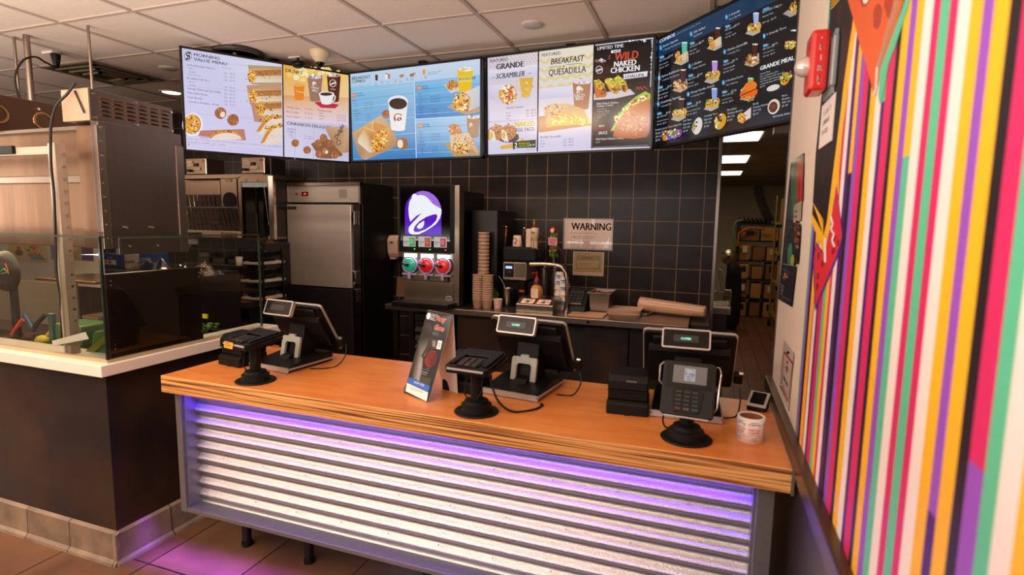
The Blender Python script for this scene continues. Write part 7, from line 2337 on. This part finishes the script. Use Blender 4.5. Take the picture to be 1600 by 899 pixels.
# ================================================================ storeroom behind the doorway
flm = mat('tube_panel_glow', '#fff4dc', .5, emit='#fff2d8', es=3.2)
for i, (y0, y1, x0) in enumerate(((5.45, 5.98, .08), (7.2, 7.95, .08), (9.2, 9.8, .10))):
    t = thing('panel_light', ('nearest', 'middle', 'farthest')[i] + ' bright rectangular ceiling panel light in the storeroom', 'ceiling light', (x0 + .15, (y0 + y1) / 2, ZB - .01), group='storeroom ceiling lights')
    MB().box(x0 - .3, x0 + .32, y0, y1, ZB - .012, ZB - .004).build('diffuser', flm, t)
    MB().box(x0 - .32, x0 + .34, y0 - .02, y1 + .02, ZB - .004, ZB - .001).build('frame', cw, t)
    area('panel_light_beam', (x0, (y0 + y1) / 2, ZB - .03), (x0, (y0 + y1) / 2, 0), .6, .5, 6, '#ffdcae')
SY = 10.4
rackm = mat('rack_black', '#17140f', .5)
card = [mat('cardboard_a', '#9a6a34', .8, var=.12), mat('cardboard_b', '#7e5226', .8, var=.12), mat('cardboard_c', '#b07a3c', .8, var=.12)]
sx = [at(1151, 420, Y=SY).x, at(1216, 420, Y=SY).x]
zs = [at(1180, y, Y=SY).z for y in (495, 466, 436, 407, 376, 350)]
t = thing('storage_rack', 'black storeroom rack full of cardboard boxes', 'shelf rack', ((sx[0] + sx[1]) / 2, SY + .25, 0))
for x in (sx[0], sx[1]):
    for y in (SY, SY + .5):
        MB().box(x - .02, x + .02, y - .02, y + .02, 0, zs[-1] + .02).build('post', rackm, t)
for z in zs:
    MB().box(sx[0], sx[1], SY, SY + .5, z - .03, z).build('shelf', rackm, t)
labels = ['bottom', 'second', 'third', 'fourth', 'fifth']
pos = ['left', 'middle', 'right']
pat = mat('white_label', '#c8b89c', .7)
for r in range(5):
    n = 3 if r in (0, 1, 2, 3) else 2
    ww = (sx[1] - sx[0]) / n
    for k in range(n):
        hgt = (zs[r + 1] - zs[r] - .03) * random.uniform(.72, .92)
        xa = sx[0] + .03 + k * ww
        t = thing('cardboard_box', 'cardboard box on the %s shelf of the storeroom rack, %s' % (labels[r], (pos[k] + ' one') if n == 3 else ('left one', 'right one')[k]), 'box', (xa + ww / 2, SY + .2, zs[r]), group='cardboard boxes on the storeroom rack')
        MB().box(xa, xa + ww - .06, SY + .01 + .02 * ((r + k) % 2), SY + .42, zs[r] + .001, zs[r] + hgt).build('carton', card[(r + k) % 3], t, bevel=.004)
        if (r * 3 + k) % 3 != 1:
          MB().box(xa + (ww - .06) * .3, xa + (ww - .06) * .75, SY + .004, SY + .01 + .02 * ((r + k) % 2), zs[r] + hgt * .45, zs[r] + hgt * .85).build('label_sheet', pat if (r + k) % 2 else rackm, t)
# bottles/hoses on top
for k in range(8):
    p = at(1156 + k * 6.5, 345, Y=SY + .1)
    o = MB().lathe([(.03, 0), (.035, .02), (.03, .07), (.012, .09), (.012, .11)], (p.x, SY + .15, zs[-1]), 10).build('syrup_connector', bk)
    tag(o, ('first', 'second', 'third', 'fourth', 'fifth', 'sixth', 'seventh', 'eighth')[k] + ' from the left of the black connectors on the storeroom rack top', 'connector', 'black connectors in a row on the rack top')
for k in range(4):
    pts = [at(x + k * 4, y, Y=SY + .3 + .03 * k) for x, y in ((1178, 290), (1180, 305), (1186, 322), (1192, 336), (1196, 345))]
    o = MB().tube(pts, .022, 8).build('syrup_hose', mat('hose_grey', '#3a342c', .5))
    tag(o, ('leftmost', 'second from left', 'third from left', 'rightmost')[k] + ' of the dark syrup hoses running up the storeroom wall', 'hose', 'dark hoses up the storeroom wall')
pts = [at(x, y, Y=SY - .05) for x, y in ((1160, 344), (1150, 346), (1146, 358), (1148, 374), (1152, 385))]
o = MB().tube(pts, .02, 8).build('green_hose', mat('hose_green', '#5a6a3a', .5)); tag(o, 'green looped hose at the left end of the storeroom rack', 'hose')
pts = [at(x, y, Y=SY - .08) for x, y in ((1195, 358), (1170, 356), (1155, 364), (1153, 378), (1158, 388))]
o = MB().tube(pts, .02, 8).build('orange_hose', mat('hose_orange', '#9a4c24', .5)); tag(o, 'orange looped hose draped over the storeroom rack', 'hose')
# yellow wire rack at the right
t = thing('wire_rack', 'yellow-green wire rack stacked with cartons at the storeroom right', 'wire rack', (1.25, 8.2, 0))
wrm = mat('wire_yellow', '#8a7a2c', .45, metal=.3)
wy0, wy1, wx0_, wx1_ = 7.2, 9.6, .98, 1.4
for y in (wy0, wy1):
    for x in (wx0_, wx1_):
        MB().cyl((x, y, .12), (x, y, H + .5), .016).build('post', wrm, t)
        MB().cyl((x - .02, y, .06), (x + .02, y, .06), .06).build('caster', bk, t)
for z in (.25, .75, 1.2, 1.65):
    MB().box(wx0_ - .01, wx0_ + .01, wy0, wy1, z - .03, z + .01).box(wx0_, wx1_, wy0 - .01, wy0 + .01, z - .03, z + .01).box(wx0_, wx1_, wy0, wy1, z - .006, z).build('wire_shelf', wrm, t)
for r, z in enumerate((.25, .75, 1.2, 1.65)):
    for k in range(3):
        y = wy0 + .1 + k * .75
        hg = random.uniform(.28, .38)
        o = MB().box(wx0_ + .03, wx1_ - .05, y, y + random.uniform(.45, .62), z + .001, z + hg).build('carton', card[(r + 2 * k) % 3], bevel=.004)
        tag(o, 'carton on the %s wire shelf at the storeroom right, %s' % (('lowest', 'second', 'third', 'top')[r], ('nearest', 'middle', 'farthest')[k]), 'box', 'cartons on the wire rack')
# fryer station seen at the doorway edge: basket, steel shelf, round lid, dark coat
t = thing('fry_basket', 'wire fry basket with a pale handle at the doorway edge', 'fry basket', (.12, 5.2, .9))
bm_ = mat('basket_wire', '#a89c88', .3, metal=.9)
bx0, bx1 = at(1118, 455, Y=5.2).x, at(1143, 455, Y=5.2).x
bz0, bz1 = at(1130, 478, Y=5.2).z, at(1130, 457, Y=5.2).z
mb = MB()
for k in range(9):
    x = bx0 + (bx1 - bx0) * k / 8
    mb.tube([(x, 5.2, bz1), (x, 5.2, bz0), (x, 5.4, bz0), (x, 5.4, bz1)], .0022, 5)
for k in range(6):
    z = bz0 + (bz1 - bz0) * k / 5
    mb.tube([(bx0, 5.2, z), (bx1, 5.2, z), (bx1, 5.4, z), (bx0, 5.4, z)], .0028 if k < 5 else .005, 5, closed=True)
mb.build('mesh', bm_, t)
hp = [at(x, y, Y=5.18) for x, y in ((1128, 455), (1126, 440), (1122, 424), (1124, 421), (1128, 424), (1131, 440), (1132, 455))]
MB().tube(hp, .009, 7).build('handle', mat('handle_pale', '#c8bca4', .35), t)
t = thing('steel_counter', 'small stainless fry station counter seen through the doorway', 'work counter', (.1, 5.4, 0))
a0_, a1_ = at(1113, 485, Y=5.15), at(1142, 485, Y=5.15)
MB().box(a0_.x - .3, a1_.x, 5.12, 5.6, a0_.z - .03, bz0 - .01).build('top', ss, t, bevel=.004)
MB().box(a0_.x - .3, a1_.x - .03, 5.2, 5.55, .4, a0_.z - .04).build('body', ssd, t)
for x in (a0_.x - .28, a1_.x - .05):
    for y in (5.22, 5.52):
        MB().cyl((x, y, 0), (x, y, .4), .02).build('leg', ss, t)
p = at(1139, 402, Y=8.6)
t = thing('hanging_pan', 'round steel pan hanging in front of the storeroom rack', 'pan', (p.x, 8.6, p.z))
R_ = Matrix.Translation((p.x, 8.6, p.z)) @ Matrix.Rotation(PI / 2, 4, 'X')
MB(R_).lathe([(.105, -.01), (.11, 0), (.10, .012), (.05, .03), (.01, .034)], n=28).build('bowl', ss, t)
MB(R_).cyl((0, 0, .03), (0, 0, .05), .02).build('knob', bk, t)
MB().cyl((p.x, 8.62, 0), (p.x, 8.62, p.z), .02).build('stand_pole', bk, t)
a1_ = at(1146, 440, Y=9.0)
o = MB().lathe([(.06, 0), (.12, .1), (.13, .5), (.10, .95), (.04, 1.05), (.0, 1.07)], (a1_.x, 9.0, .0), 16).build('dark_bin_bag', mat('dark_cloth', '#12100f', .85, var=.3))
tag(o, 'black bagged upright shape beside the storeroom rack', 'bag')
t = thing('pale_box', 'small pale box with a red light under the storeroom ceiling', 'sensor box', (at(1225, 200, Y=3.6).x, 4.52, at(1225, 205, Y=4.52).z))  # pale box with a red light, its use unknown
mb = MB(); px_box(mb, 1210, 190, 1240, 208, 4.52, .1); mb.build('case', mat('case_pale', '#8a8070', .5), t, bevel=.004)
MB().sphere(at(1235, 206, Y=4.518), .006).build('red_light', mat('red_led', '#d02010', .4, emit='#ff3018', es=1.4), t)
